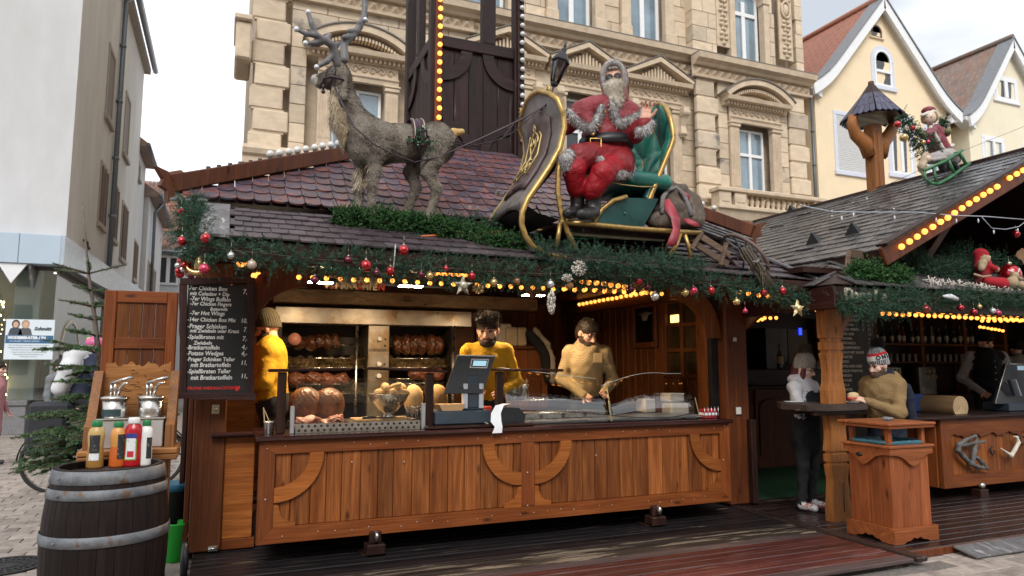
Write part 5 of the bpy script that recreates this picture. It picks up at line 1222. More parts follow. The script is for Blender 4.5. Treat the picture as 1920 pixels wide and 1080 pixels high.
def needles(base,dirs,lens,npn,nl,nw,spread=.85,seed=3):
 """twigs (base, dir, length) covered with needles, each needle one slim triangle pair folded along its length"""
 rs=np.random.RandomState(seed);T=len(base);n=T*npn
 b=np.repeat(base,npn,0);d=np.repeat(unit(dirs),npn,0);L=np.repeat(lens,npn)
 t=np.tile((np.arange(npn)+.5)/npn,T)+rs.uniform(-.02,.02,n)
 rv=unit(rs.normal(size=(n,3)));side=unit(np.cross(d,rv))
 p=b+d*(t*L)[:,None];nd_=unit(d*(1-spread*.55)+side*spread);l=nl*rs.uniform(.7,1.2,n)*(1-.35*t)
 w=unit(np.cross(nd_,rs.normal(size=(n,3))))*nw/2
 V=np.stack([p-w,p+w,p+nd_*l[:,None]],1).reshape(-1,3)
 F=np.arange(n*3).reshape(-1,3)
 u=np.repeat(rs.rand(T),npn)*.75+rs.rand(n)*.35
 ids=np.clip((u*3.0).astype(int),0,2);ids[(t>.86)&(rs.rand(n)<.5)]=3
 return V,F,ids
def along(path,rad,n,seed=1,flat=1.0,droop=.3,tl=(.07,.13),out=1.0):
 rs=np.random.RandomState(seed);P_=np.array([tuple(p)for p in path],float);seg=np.linalg.norm(np.diff(P_,axis=0),axis=1);cum=np.concatenate([[0],np.cumsum(seg)])
 s=rs.uniform(0,cum[-1],n);i=np.clip(np.searchsorted(cum,s)-1,0,len(seg)-1);f=((s-cum[i])/seg[i])[:,None]
 c=P_[i]*(1-f)+P_[i+1]*f;tg=unit(P_[i+1]-P_[i])
 R_=(np.array(rad)[i]*(1-f[:,0])+np.array(rad)[i+1]*f[:,0])if hasattr(rad,'__len__')else np.full(n,rad)
 rv=unit(np.cross(tg,rs.normal(size=(n,3))));rr=R_*np.sqrt(rs.rand(n))*.75
 base=c+rv*rr[:,None]*np.array([1,1,flat]);dr=unit(rv*out+tg*rs.uniform(-1,1,n)[:,None]*.9+rs.normal(size=(n,3))*.35+np.array([0,0,-droop]))
 lens=rs.uniform(*tl,n);lens[rs.rand(n)<.12]*=1.6;clump=np.sin(s*23+seed)+np.sin(s*9.1+2*seed);base=base+rv*(clump*.012)[:,None]
 return base,dr,lens
def garland(label,path,rad,n,loc,mats=ND,name='fir_garland',cat='garland',npn=34,nl=.030,nw=.0042,seed=1,**kw):
 g=thing(name,label,cat,loc,'green garlands on the stalls')
 V,F,I=needles(*along(path,rad,n,seed,**kw),npn,nl,nw,seed=seed+9)
 npobj('needles',V,F,mats,g,ids=I,smooth=False)
 MB().tube(path,.004,4).obj('twig',TWIG,g);return g
GYY=5.43
gp=[P(x,y,Y=GYY)for x,y in((378,462),(440,470),(520,478),(600,487),(700,494),(800,500),(900,508),(1000,513),(1100,513),(1200,520),(1300,528),(1400,540),(1470,553),(1512,560))]
garland('long dark fir garland along the front eave of the grill stall',gp,[.10,.085,.08,.10,.10,.085,.10,.10,.11,.10,.085,.09,.08,.05],1750,gp[6],seed=2)
lp=[P(x,y,Y=q)for x,y,q in((352,380,6.3),(362,405,6.0),(362,440,5.75),(368,462,5.6),(385,470,5.45))]
garland('bluish fir garland down the left end of the roof',lp,[.08,.11,.13,.13,.11],520,lp[2],seed=4)
def roofp(px,py,off=.04):
 d=CAMM@Vt(((px-960)/FPX,(540-py)/FPX,-1.0));o=Vt((0,0,CAMZ));n_=n2;q=B0+n2*off
 return o+d*((q-o).dot(n_)/d.dot(n_))
mp_=[roofp(x,y,.07)for x,y in((628,408),(670,414),(720,418),(770,424),(820,428),(850,436))]
garland('bright green thuja mound under the reindeer hooves',mp_,[.11,.16,.17,.16,.15,.10],2300,mp_[2],MOSS,'thuja_mound','greenery',npn=30,nl=.016,nw=.010,seed=5,tl=(.035,.085),flat=.8,droop=-.05)
mp2=[roofp(x,y,.06)for x,y in((840,432),(880,440),(930,452),(985,458))]
garland('green thuja strip between the reindeer and the sleigh',mp2,[.10,.09,.10,.06],800,mp2[1],MOSS,'thuja_strip','greenery',npn=30,nl=.017,nw=.009,seed=6,tl=(.04,.09),droop=0)
mp3=[P(x,y,Y=6.35)for x,y in((840,424),(880,418),(925,414),(938,412))]
garland('short fir sprig lying on the roof below the rein ring',mp3,[.05,.07,.07,.05],170,mp3[1],seed=7)
mp4=[roofp(x,y,.07)for x,y in((1005,470),(1060,478),(1120,488),(1190,497),(1250,496),(1320,503))]
garland('dark fir garland lying on the flap under the sleigh runners',mp4,[.10,.10,.09,.07,.07,.05],620,mp4[2],seed=8,droop=-.2)
# -- bulbs
BM=MB().ball((0,0,0),1,12,8).mesh('bulb',BULB);CM=MB().ball((0,0,0),.42,8,5).mesh('filament',CORE);DM=MB().ball((0,0,0),1,12,8).mesh('bulb',DEADB)
SKM=MB().lathe([(.5,-.3),(.55,.35),(.35,.5)],n=8).mesh('socket',BLACKP)
def bulbs(label,a,b_,n,r,wire=True,dead=False,up=Vt((0,0,1)),jit=.004,skip=(),par=None,cat='string lights',group='bulb strings on the stalls'):
 a,b_=Vt(a),Vt(b_)
 h=par or thing('light_string',label,cat,(a+b_)/2,group)
 if wire:MB().tube([a+up*r*1.5,(a+b_)/2+up*r*1.45,b_+up*r*1.5],.006,5).obj('cable',BLACKP,h)
 for i in range(n):
  p=a.lerp(b_,i/(n-1))+Vt((ru(-1,1),ru(-1,1),ru(-1,1)))*jit
  put('socket',SKM,frame(*[c for c in up.to_track_quat('Z','Y').to_matrix().transposed()],p+up*r*1.05)@Matrix.Scale(r,4),h)
  if i in skip:continue
  q=put('bulb',DM if dead else BM,xf(p,s=r),h)
  if not dead:put('filament',CM,xf(p,s=r),q)
 return h
bulbs('long row of amber bulbs just behind the eave garland',P(561,519,Y=6.3),P(1240,551,Y=6.3),33,.022)
bulbs('short amber bulb row above the right display glass',P(1091,527,Y=6.0),P(1171,537,Y=6.0),7,.028)
bulbs('amber bulb row receding along the right inner wall',P(1086,571,X=5.28),P(1212,548,X=5.28),16,.028)
bulbs('middle row of amber bulbs under the stall ceiling',P(1060,541,Y=7.0),P(1205,545,Y=7.0),9,.024)
bulbs('four large amber bulbs on a bar over the menu board',P(451,493,Y=6.05),P(479,482,Y=6.35),4,.036)
bulbs('two amber bulbs behind the menu board corner',P(476,516,Y=6.5),P(484,514,Y=6.7),2,.026)
bulbs('seven amber bulbs on a bar left of the gold star',P(807,510,Y=6.1),P(872,514,Y=6.1),7,.030)
bulbs('three amber bulbs under the eave above the passage',P(1386,548,Y=6.0),P(1440,556,Y=6.0),4,.026)
bulbs('lower amber bulb row deep in the passage',P(1396,604,Y=8.2),P(1429,599,Y=8.2),5,.028);bulbs('upper amber bulb row deep in the passage',P(1412,597,Y=8.4),P(1455,596,Y=8.4),5,.028)
t0,t1=Vt((xa+.03,Yf-.165,P(812,236,Y=Yf-.165).z)),Vt((xa+.03,Yf-.165,P(817,-20,Y=Yf-.165).z))
bulbs('strip of glowing amber bulbs up the left tower post',t0,t1,16,.032,False,up=Vt((0,1,0)))
t0,t1=Vt((xb+.005,Yf-.165,P(972,262,Y=Yf-.165).z)),Vt((xb+.005,Yf-.165,P(969,-20,Y=Yf-.165).z))
bulbs('strip of unlit silvery bulbs up the right tower post',t0,t1,18,.034,False,True,up=Vt((0,1,0)))
d_=(hl[1]-hl[0]);
bulbs('row of unlit clear bulbs on the left roof hip',hl[0]+d_*.07+Vt((0,0,.125)),hl[0]+d_*.62+Vt((0,0,.125)),18,.038,False,True,up=Vt((0,0,-1)),skip=(0,1,2,3,4,5))
d_=(hr[1]-hr[0])
bulbs('row of unlit white bulbs on the right roof hip',hr[0]+d_*.12+Vt((0,0,.12)),hr[0]+d_*.5+Vt((0,0,.12)),9,.032,False,True,up=Vt((0,0,-1)))
# -- baubles
BC=dict(red=((.45,.012,.02),.14),dark=((.12,.006,.025),.2),gold=((.55,.38,.14),.2),silver=((.62,.62,.62),.18),pink=((.60,.04,.10),.25),black=((.015,.015,.025),.15),pearl=((.50,.40,.32),.35),copper=((.50,.23,.10),.25))
BMAT={k:mat('bauble_'+k,c,rough=r,metal=.75 if k!='pearl' else.2,var=.06,spec=.7,coat=.6)for k,(c,r)in BC.items()}
BME={k:MB().ball((0,0,0),1,18,12).mesh('bauble',m)for k,m in BMAT.items()}
CAPM=MB().lathe([(.26,.93),(.25,1.16),(.1,1.2),(.05,1.22),(.03,1.5)],n=8).mesh('cap',mat('bauble_cap',(.6,.55,.42),rough=.3,metal=.9))
THRM=MB().tube([(0,0,0),(0,0,1)],.0012,4).mesh('thread',mat('hanging_thread',(.45,.40,.3),rough=.5))
def bauble(px,py,rp,c,where,Y=5.36,group='baubles on the garland of the grill stall',thread=.06):
 p=P(px,py,Y=Y);r=rp/FPX*proj(p)[2]
 o=put('bauble',BME[c],xf(p,s=r),None,label=where,cat='bauble',group=group)
 cp_=bpy.data.objects.new('cap',CAPM);COL.objects.link(cp_);cp_.parent=o
 th_=bpy.data.objects.new('thread',THRM);COL.objects.link(th_);th_.parent=o;th_.location=(0,0,1.3);th_.scale=(1,1,thread/r)
 th_.scale=(1/r,1/r,thread/r)
 return o
for a in((340,397,7,'red','small red bauble at the top of the left garland',5.9),(341,452,9,'red','red bauble at the outer edge of the left garland above the bauble cluster',5.55),(386,447,10,'red','shiny red bauble under the grey board at the left roof corner'),
(383,504,10,'pink','pink bauble directly above the menu board'),(433,479,7,'silver','clear silver bauble hanging beside the four big bulbs'),(472,496,9,'pearl','matt pearl bauble in front of the bulb bar'),
(590,525,8,'dark','dark plum bauble by the left work light'),(653,488,8,'dark','dark red bauble left of the biggest red one'),(686,499,12,'red','biggest bright red bauble on the eave garland'),(706,512,8,'dark','plum bauble just right of the biggest red one'),
(732,508,9,'red','red bauble at the foot of the steel stay rod'),(757,469,10,'red','red bauble high on the garland beside the stay rod',5.25),(790,515,7,'dark','plum bauble left of the seven bulb bar'),(806,517,8,'gold','gold bauble in front of the seven bulb bar'),(836,504,6,'red','small red bauble above the seven bulb bar'),
(885,518,8,'red','red bauble half hidden behind the silver star'),(926,530,8,'gold','gold bauble right of the silver star'),(969,527,7,'copper','copper bauble left of the carved bracket'),(1032,533,8,'silver','grey silver bauble above the glitter drop'),(1068,535,8,'copper','orange copper bauble left of the short bulb row'),
(1198,528,8,'red','red bauble above the right display glass'),(1183,542,7,'dark','plum bauble at the end of the short bulb row'),(1214,538,6,'dark','small plum bauble beside the red one over the display glass'),(1228,556,8,'silver','silver bauble in front of the inner wall picture'),
(1285,549,7,'gold','gold bauble over the right corner brace'),(1300,545,8,'pink','rose bauble over the right corner brace'),(1333,545,8,'red','red bauble in front of the right stall post'),(1381,566,7,'gold','gold bauble hanging above the passage'),(1397,583,5,'pink','tiny pink bauble lowest above the passage'),
(1432,549,7,'red','red bauble below the twig broom'),(1467,546,8,'red','red bauble at the right end of the eave garland')):
 bauble(*a[:5],**({'Y':a[5]}if len(a)>5 else{}))
c0=P(350,492,Y=5.75);bc=thing('bauble_cluster','hanging bunch of red, black and silver baubles at the left roof corner','baubles',c0)
k=0
for(px,py,c,r)in((341,463,'red',7),(347,470,'silver',8),(357,466,'black',8),(343,480,'black',8),(356,479,'black',9),(340,490,'red',8),(352,490,'red',8),(361,486,'red',7),(334,498,'silver',6),(341,506,'silver',7),(352,503,'red',8),(361,500,'dark',7),(337,514,'red',8),(354,512,'pearl',8),(346,497,'red',7),(333,508,'red',5),(358,518,'dark',6)):
 p=P(px,py,Y=5.75+ru(-.06,.06));put('ball',BME[c],xf(p,s=r/FPX*proj(p)[2]),bc)
p=P(371,497,Y=5.5);s_=1/FPX*proj(p)[2]
mo=thing('moon_ornament','gold crescent moon ornament beside the bauble bunch','ornament',p)
A=[R(-170)+R(200)*i/16 for i in range(17)]
MB().tube([p+Vt((cos(a)*17*s_-2*s_,0,sin(a)*15*s_))for a in A],[s_*(1+5.5*sin(pi*i/16))for i in range(17)],8).obj('crescent',BMAT['gold'],mo)
MB().lathe([(9*s_,-8*s_),(8*s_,4*s_),(5*s_,12*s_),(1*s_,20*s_)],p+Vt((2*s_,0,0)),10).obj('figure',BMAT['gold'],mo)
def star(px,py,R0,label,m,Y,rot=0):
 p=P(px,py,Y=Y);s_=1/FPX*proj(p)[2];h=thing('star_ornament',label,'star ornament',p)
 b=MB();pts=[]
 for i in range(10):
  a=pi/2+i*pi/5+rot;r_=R0 if i%2==0 else R0*.42;pts.append((p.x+r_*s_*cos(a),p.y,p.z+r_*s_*sin(a)))
 b.add(pts+[(p.x,p.y-.035,p.z),(p.x,p.y+.03,p.z)],[(i,(i+1)%10,10)for i in range(10)]+[((i+1)%10,i,11)for i in range(10)])
 b.obj('star_body',m,h)
 f=MB()
 for i in range(5):
  a=pi/2+i*2*pi/5+rot;f.tube([(p.x+R0*s_*.4*cos(a),p.y-.026,p.z+R0*s_*.4*sin(a)),(p.x+R0*s_*.9*cos(a),p.y-.008,p.z+R0*s_*.9*sin(a))],.004,5)
  for j in range(1,4):
   rr=R0*s_*(.4+.13*j);w_=R0*s_*.16*(1-j*.22);f.tube([(p.x+rr*cos(a)-w_*sin(a),p.y-.018+.004*j,p.z+rr*sin(a)+w_*cos(a)),(p.x+rr*cos(a)+w_*sin(a),p.y-.018+.004*j,p.z+rr*sin(a)-w_*cos(a))],.003,4)
 f.obj('rays',m,h)
 g=MB().ball((p.x,p.y-.03,p.z),(R0*s_*.34,.018,R0*s_*.36),14,8)
 g.ball((p.x-R0*s_*.12,p.y-.047,p.z+R0*s_*.08),(R0*s_*.07,.006,R0*s_*.04),6,4).ball((p.x+R0*s_*.12,p.y-.047,p.z+R0*s_*.08),(R0*s_*.07,.006,R0*s_*.04),6,4).ball((p.x,p.y-.052,p.z-R0*s_*.02),(R0*s_*.04,.01,R0*s_*.09),6,4).ball((p.x,p.y-.048,p.z-R0*s_*.16),(R0*s_*.12,.007,R0*s_*.03),6,4)
 g.obj('face',m,h)
 return h
PEW=mat('pewter',(.52,.48,.38),rough=.38,metal=.8,var=.3,vs=30,bump=.2,bs=80)
PGO=mat('pale_gold',(.58,.46,.26),rough=.4,metal=.7,var=.25,vs=30,bump=.2,bs=80)
star(868,536,21,'pewter star ornament with a sun face hanging over the grill',PEW,5.32);star(1495,579,18,'pale gold star ornament hanging at the right end of the eave',PGO,5.3)
GLIT=mat('silver_glitter',(.62,.58,.52),rough=.25,metal=.8,var=.5,vs=90,bump=.8,bs=120);GLG=mat('gold_glitter',(.5,.33,.15),rough=.3,metal=.8,var=.5,vs=90,bump=.8,bs=120)
def spiky(px,py,rx,rz,label,m,n,Y=5.3,name='glitter_ornament',cat='ornament'):
 p=P(px,py,Y=Y);s_=1/FPX*proj(p)[2];b=MB();rr_=random.Random(n)
 for i in range(n):
  th,u=rr_.uniform(0,2*pi),rr_.uniform(-1,1);d=Vt((sqrt(1-u*u)*cos(th)*rx*s_,sqrt(1-u*u)*sin(th)*min(rx,10)*s_,u*rz*s_))
  b.tube([p+d*.35,p+d*.8,p+d],[.002,.007,.002],4)
 h=thing(name,label,cat,p);b.obj('spikes',m,h,kind='stuff');MB().ball(p,(rx*s_*.45,.02,rz*s_*.45),8,6).obj('core',m,h)
spiky(1086,503,17,16,'silver glitter flower on the garland over the copper bauble',GLIT,110);spiky(1064,521,13,8,'small silver glitter leaf below the glitter flower',GLIT,50)
spiky(1034,567,9,24,'long silver glitter drop hanging below the garland',GLIT,120,5.34);spiky(897,541,13,12,'gold glitter cone right of the pewter star',GLG,60,5.45)
# ==== reindeer on the roof
RY=6.30
def rp3(px,py,dy=0):return P(px,py,Y=RY+dy)
FUR=mat('reindeer_hide',(.13,.105,.082),rough=.95,var=.35,vs=7,bump=.6,bs=60,col2=(.19,.16,.125),c2=(.45,.65),c2s=4)
CREAM=mat('cream_hide',(.48,.40,.29),rough=.95,var=.25,vs=10,bump=.6,bs=60);MUZ=mat('pale_muzzle',(.42,.39,.36),rough=.7,var=.15);HOOF=mat('grey_hoof',(.15,.125,.10),rough=.7,var=.2)
EYE=mat('glossy_dark_eye',(.01,.008,.006),rough=.08)
re_=thing('reindeer','grey brown fur reindeer figure with taped antlers standing on the stall roof','reindeer figure',rp3(745,412))
ln,lf=-.11,.11
pr=[cap(rp3(708,268),rp3(815,268),.185,.165,0,.08),ell(rp3(690,268),(.21,.19,.235),0,.08),ell(rp3(818,268),(.17,.17,.20),0,.08),
cap(rp3(685,252),rp3(652,200),.155,.105,0,.08),cap(rp3(652,200),rp3(642,152),.105,.078,0,.06),
ell(rp3(636,139),(.105,.085,.09),0,.04),cap(rp3(625,142),rp3(598,150),.07,.048,0,.04),ell(rp3(592,149),(.044,.047,.046),2,.02),cap(rp3(618,158),rp3(598,159),.042,.032,0,.03),

cap(rp3(632,178),rp3(640,225),.06,.085,1,.05),cap(rp3(640,225),rp3(656,270),.085,.05,1,.05),

cap(rp3(648,150,-.08),rp3(643,182,-.13),.022,.034,0,.02),cap(rp3(640,140,.08),rp3(645,128,.15),.02,.03,0,.02),

]
def leg(pts,rs,dy,thigh=None):
 q=[rp3(x,y,dy*(1.0 if i else.8))for i,(x,y)in enumerate(pts)]
 return chain(q,rs,0,.03)
pr+=leg([(700,285),(702,320),(697,348),(696,385),(695,402)],[.085,.056,.043,.036,.046],ln)+leg([(678,290),(675,325),(672,358),(673,385),(672,398)],[.078,.052,.041,.035,.044],lf)
pr+=leg([(812,285),(803,322),(818,354),(812,382),(803,408)],[.125,.072,.047,.040,.046],ln)+leg([(795,285),(770,322),(780,352),(768,383),(757,410)],[.115,.066,.045,.038,.045],lf)
V,F,I=nets(pr,.014,.05,wob=.006,wobs=38)
body=npobj('body',V,F,[FUR,CREAM,MUZ],re_,ids=I)
def fur(name,V,F,par,n,ln,wd,mats,sweep,pick=None,seed=2,loc=None,lift=.45,**kw):
 rs=np.random.RandomState(seed);T=V[F[:,:3]];nr=np.cross(T[:,1]-T[:,0],T[:,2]-T[:,0]);ar=np.linalg.norm(nr,axis=1);nr=nr/np.maximum(ar,1e-12)[:,None]
 w_=ar.copy()
 if pick is not None:w_=w_*pick
 i=rs.choice(len(F),n,p=w_/w_.sum());u=rs.rand(n,2);c=V[F[i,0]]*(1-u[:,:1])+V[F[i,1]]*u[:,:1]*(1-u[:,1:])+V[F[i,2]]*u[:,:1]*u[:,1:]
 d=unit(nr[i]*lift+sweep+rs.normal(size=(n,3))*.25);d=unit(d+nr[i]*np.maximum(0,.12-(d*nr[i]).sum(1))[:,None])
 L=ln*rs.uniform(.5,1.25,n);s_=unit(np.cross(d,nr[i]+rs.normal(size=(n,3))*.3))*wd/2
 Vn=np.stack([c-s_,c+s_,c+d*L[:,None]],1).reshape(-1,3);ids=rs.choice(len(mats),n)
 clump=(np.sin(c[:,0]*31)+np.sin(c[:,2]*27)+np.sin(c[:,1]*29));ids=np.where(clump>.9,len(mats)-1,np.where(clump<-.9,0,ids))
 return npobj(name,Vn,np.arange(n*3).reshape(-1,3),mats,par,loc,ids,False,**kw)
F1,F2,F3=mat('fur_dark',(.085,.068,.055),rough=.9,var=.2),mat('fur_mid',(.18,.152,.125),rough=.9,var=.2),mat('fur_pale',(.29,.255,.215),rough=.9,var=.2)
FC1,FC2=mat('mane_tan',(.40,.31,.20),rough=.9,var=.2),mat('mane_cream',(.55,.47,.36),rough=.9,var=.2)
ca=V[F].mean(1);mane=(I==1);low=ca[:,2]<P(700,372,Y=RY).z
headp=(ca[:,2]>rp3(640,168).z)&(ca[:,0]<rp3(648,168).x)
fur('fur',V,F,re_,36000,.021,.0048,[F1,F2,F3],np.array([.65,0,-.45]),((I==0)&~low&~headp).astype(float),lift=.3,kind='stuff')
fur('short_fur',V,F,re_,5000,.012,.004,[F1,F2,F3],np.array([.8,0,-.3]),((I==0)&(low|headp)).astype(float),5,lift=.25,kind='stuff')
fur('mane',V,F,re_,3600,.07,.006,[FC1,FC2],np.array([.25,0,-1.0]),mane.astype(float),3,kind='stuff')
kt=(np.abs(ca[:,0]-rp3(672,335).x)<.07)&(ca[:,2]<rp3(672,312).z)&(ca[:,2]>rp3(672,350).z)
fur('leg_tuft',V,F,re_,450,.07,.006,[FC1,FC2],np.array([-.1,-.1,-1.0]),kt.astype(float)+1e-9,4,kind='stuff')
blob('tail',chain([rp3(843,265),rp3(850,249),rp3(866,247)],[.045,.04,.03]),.01,mat('tan_tail',(.50,.32,.13),rough=.95,var=.2,vs=30,bump=.5,bs=90),re_)
for dy in(-.068,.068):MB().ball(rp3(625,134,dy),(.018,.012,.016),8,6).obj('eye',EYE,re_)
MB().ball(rp3(590.5,147,-.03),(.012,.008,.012),8,6).obj('nostril',EYE,re_)
ANT=mat('taped_grey_antler',(.13,.125,.13),rough=.55,var=.35,vs=9,bump=.3,bs=30,objvar=.1)
def ant(pts,rs,dy):return chain([rp3(x,y,d)for(x,y),d in zip(pts,dy)],[r*.84 for r in rs])
a1=ant([(632,120),(627,100),(622,84),(607,74),(592,66),(584,44),(578,24)],[.045,.042,.042,.038,.034,.028,.024],[-.06,-.09,-.12,-.16,-.2,-.22,-.22])+ant([(592,66),(575,64),(556,55)],[.032,.026,.02],[-.2,-.22,-.24])+ant([(607,74),(590,80),(573,81)],[.03,.024,.02],[-.16,-.19,-.2])+ant([(610,76),(596,84),(580,84)],[.03,.024,.022],[-.16,-.14,-.13])+ant([(612,72),(618,66)],[.03,.026],[-.15,-.13])+ant([(627,100),(613,115),(594,126)],[.034,.03,.024],[-.08,-.1,-.1])+ant([(627,94),(633,82)],[.03,.026],[-.09,-.11])
a2=ant([(646,112),(645,82),(660,68),(674,50),(682,34),(684,14),(683,-8)],[.045,.042,.042,.038,.034,.032,.03],[.05,.08,.1,.12,.14,.15,.16])+ant([(662,66),(645,70)],[.034,.028],[.1,.03])+ant([(668,58),(654,58)],[.032,.024],[.1,.05])+ant([(681,38),(674,43)],[.034,.03],[.14,.1])+ant([(680,38),(685,37)],[.03,.024],[.12,.1])
blob('antler',a1,.010,ANT,re_,k=.012);blob('antler',a2,.010,ANT,re_,k=.012)
TIP=mat('silver_tape',(.6,.6,.62),rough=.3,metal=.7)
for(x,y,d)in((578,23,-.22),(556,55,-.24),(573,81,-.2),(580,84,-.13),(594,126,-.1),(685,37,.1)):MB().ball(rp3(x,y,d),.026,8,5).obj('taped_tip',TIP,re_)
STRAP=mat('plum_leather',(.035,.018,.028),rough=.45,var=.2)
def strap(pts,r,m=STRAP,flat=.45):return MB().tube(pts,r,8,flat=flat)
hs=thing('harness','plum coloured harness with bridle, saddle pad and holly on the reindeer','harness',rp3(770,260))
ring=lambda x,y,r,tilt=0,n=16:[rp3(x+sin(a)*tilt,y,0)+Vt((0,cos(a)*r,sin(a)*r))for a in[2*pi*i/n for i in range(n)]]
MB().tube(ring(606,150,.068,4),.012,6,closed=True).tube(ring(622,146,.098,6),.012,6,closed=True).tube([rp3(606,148,-.07),rp3(622,143,-.098),rp3(645,150,-.11)],.012,6).tube([rp3(606,158,-.055),rp3(606,170,-.03)],.012,6).ball(rp3(606,172,-.03),.02,8,5).obj('bridle',STRAP,hs)
MB().tube([rp3(624,156,-.10),rp3(640,190,-.16),rp3(664,238,-.22),(rp3(700,270,-.23)),rp3(740,290,-.21),rp3(778,304,-.19),rp3(815,296,-.19),rp3(850,282,-.15),rp3(905,258,-.12),rp3(975,225,-.1),P(1050,184,Y=5.72)],.014,8,flat=.5).obj('rein',STRAP,hs)
MB().tube([rp3(845,268,.12),rp3(880,275,.1),rp3(940,262,.1),P(1005,180,Y=6.45)],.012,8,flat=.5).tube([rp3(845,262,-.1),rp3(900,276,-.05),rp3(960,250,0),P(1030,190,Y=5.8)],.010,8,flat=.4).obj('trace',STRAP,hs)
g=MB();n_=18
def trs(x,a,ro=.0):return rp3(x,268,0)+Vt((0,cos(a)*(.185+ro),sin(a)*(.20+ro)))
b=MB();rows=[R(60+q*(210-60)/12)for q in range(13)]
b.add([trs(x_,a,.022)for a in[R(75)+R(130)*q/12 for q in range(13)]for x_ in(764-6*abs(0),790)],[(2*i,2*i+1,2*i+3,2*i+2)for i in range(12)],smooth=True);b.obj('saddle_pad',mat('plum_velvet',(.06,.03,.05),rough=.9,var=.25,vs=20),hs)
b=MB();[b.tube([trs(x_,R(75)+R(110)*q/10,.03)for q in range(11)],.005,5)for x_ in(768,786)];b.obj('braid',mat('gold_braid',(.45,.40,.28),rough=.5,metal=.4),hs)
MB().tube([trs(778,R(2*180*i/20),.018)for i in range(20)],.016,6,closed=True).obj('girth',STRAP,hs)
hol=trs(776,R(190),.03)
Vh,Fh,Ih=needles(np.tile(np.array(hol),(40,1))+NR.normal(size=(40,3))*np.array([.05,.015,.045]),NR.normal(size=(40,3))+np.array([0,-1.2,0]),np.full(40,.06),8,.045,.016,seed=21)
npobj('holly',Vh,Fh,[ND[0],ND[1],MOSS[1],mat('frosted_leaf',(.3,.33,.3),rough=.7)],hs,ids=Ih,smooth=False)
for i in range(2):MB().ball(hol+Vt((ru(-.06,.06),-.03,ru(-.06,.06))),.010,6,4).obj('berry',BMAT['red'],hs)
# ==== sleigh
YN,YF_=5.62,6.52
GT=GOLD
sl_=thing('sleigh','gold framed sleigh with brown front shield and green tufted seat on the roof','sleigh',P(1130,440,Y=6.05))
near=[(1046,187),(1056,212),(1058,240),(1049,279),(1031,312),(1011,342),(990,372),(979,398),(978,420),(985,443),(1000,463),(1025,477)]
NV=[P(x,y,Y=YN)for x,y in near]
off=Vt((0,YF_-YN,0));FV=[p+off for p in NV]
top=[NV[0],NV[0]+Vt((-.03,.12,.10)),NV[0]+Vt((-.05,.30,.19)),NV[0]+Vt((-.055,.45,.21)),FV[0]+Vt((-.05,-.30,.19)),FV[0]+Vt((-.03,-.12,.10)),FV[0]]
MB().tube(NV[::-1]+top[1:-1]+FV,.028,10).obj('shield_frame',GT,sl_)
rows=list(zip(NV,FV));vs_=[];nU=12
tops=[top[3]]
for k_,(a,b_)in enumerate(rows[:8]):
 for i in range(nU+1):
  u=i/nU;p=a.lerp(b_,u);bow=.015*sin(pi*u)
  q=p+Vt((-.02-bow,0,0))
  if k_==0:q=q+Vt((-.03*sin(pi*u),0,.20*sin(pi*u)**.7))
  if k_==7:q=q+Vt((.07*sin(pi*u),0,.10*sin(pi*u)))
  vs_.append(q)
fs_=[(k_*(nU+1)+i,k_*(nU+1)+i+1,(k_+1)*(nU+1)+i+1,(k_+1)*(nU+1)+i)for k_ in range(7)for i in range(nU)]
LEA=mat('brown_shield_leather',(.13,.108,.096),rough=.5,var=.35,vs=6,bump=.25,bs=40,col2=(.21,.185,.17),c2=(.5,.75),c2s=3)
sh_o=MB().add(vs_,fs_,smooth=True).obj('shield',LEA,sl_);so_=sh_o.modifiers.new('thickness','SOLIDIFY');so_.thickness=.03
def shp(u,v,out=.0):
 k_=v*6.999;i=int(k_);f=k_-i;a=NV[i].lerp(NV[i+1],f);b_=FV[i].lerp(FV[i+1],f)
 p=a.lerp(b_,u);return p+Vt((-.02-.015*sin(pi*u)-out,0,out*.6+(.2*sin(pi*u)**.7*(1-f)if i==0 else 0)))
PADM=mat('padded_plum_leather',(.085,.052,.050),rough=.5,var=.3,vs=8,bump=.5,bs=25)
b=MB();nn_=10;g_=[shp(.22+.56*i/nn_,.14+.60*j/nn_-.05*sin(pi*i/nn_)+.0*j,.03+.012*sin(i*2.4)*(j in(0,nn_)))for j in range(nn_+1)for i in range(nn_+1)]
b.add(g_,[(j*(nn_+1)+i,j*(nn_+1)+i+1,(j+1)*(nn_+1)+i+1,(j+1)*(nn_+1)+i)for j in range(nn_)for i in range(nn_)],smooth=True);pdo=b.obj('pad',PADM,sl_);m2_=pdo.modifiers.new('thickness','SOLIDIFY');m2_.thickness=.035;m2_.offset=-1
GL=mat('gold_cord',(.50,.37,.15),rough=.4,metal=.5)
def cord(pts,r=.009):return MB().tube([shp(u,v-.07,.05)for u,v in pts],r,6).obj('gold_cord',GL,sl_)
cord([(.36,.66),(.34,.5),(.36,.36),(.40,.32)]);cord([(.68,.68),(.66,.5),(.68,.36),(.64,.31)]);cord([(.36,.66),(.45,.63),(.52,.70),(.60,.66),(.68,.68)])
for s_ in(-1,1):
 cord([(.52+s_*(.02+.05*t_*abs(sin(3.2*t_))+.06*sin(7*t_)),.30+.32*t_)for t_ in[i/14 for i in range(15)]],.010)
 cord([(.52+s_*(.06+.05*cos(a)),.56+.035*sin(a))for a in[i*.55 for i in range(11)]],.010);cord([(.52+s_*(.06+.04*cos(a)),.38+.03*sin(a))for a in[i*.55 for i in range(10)]],.009)
cord([(.52,.22),(.49,.26),(.52,.30),(.55,.26),(.52,.22)],.009)
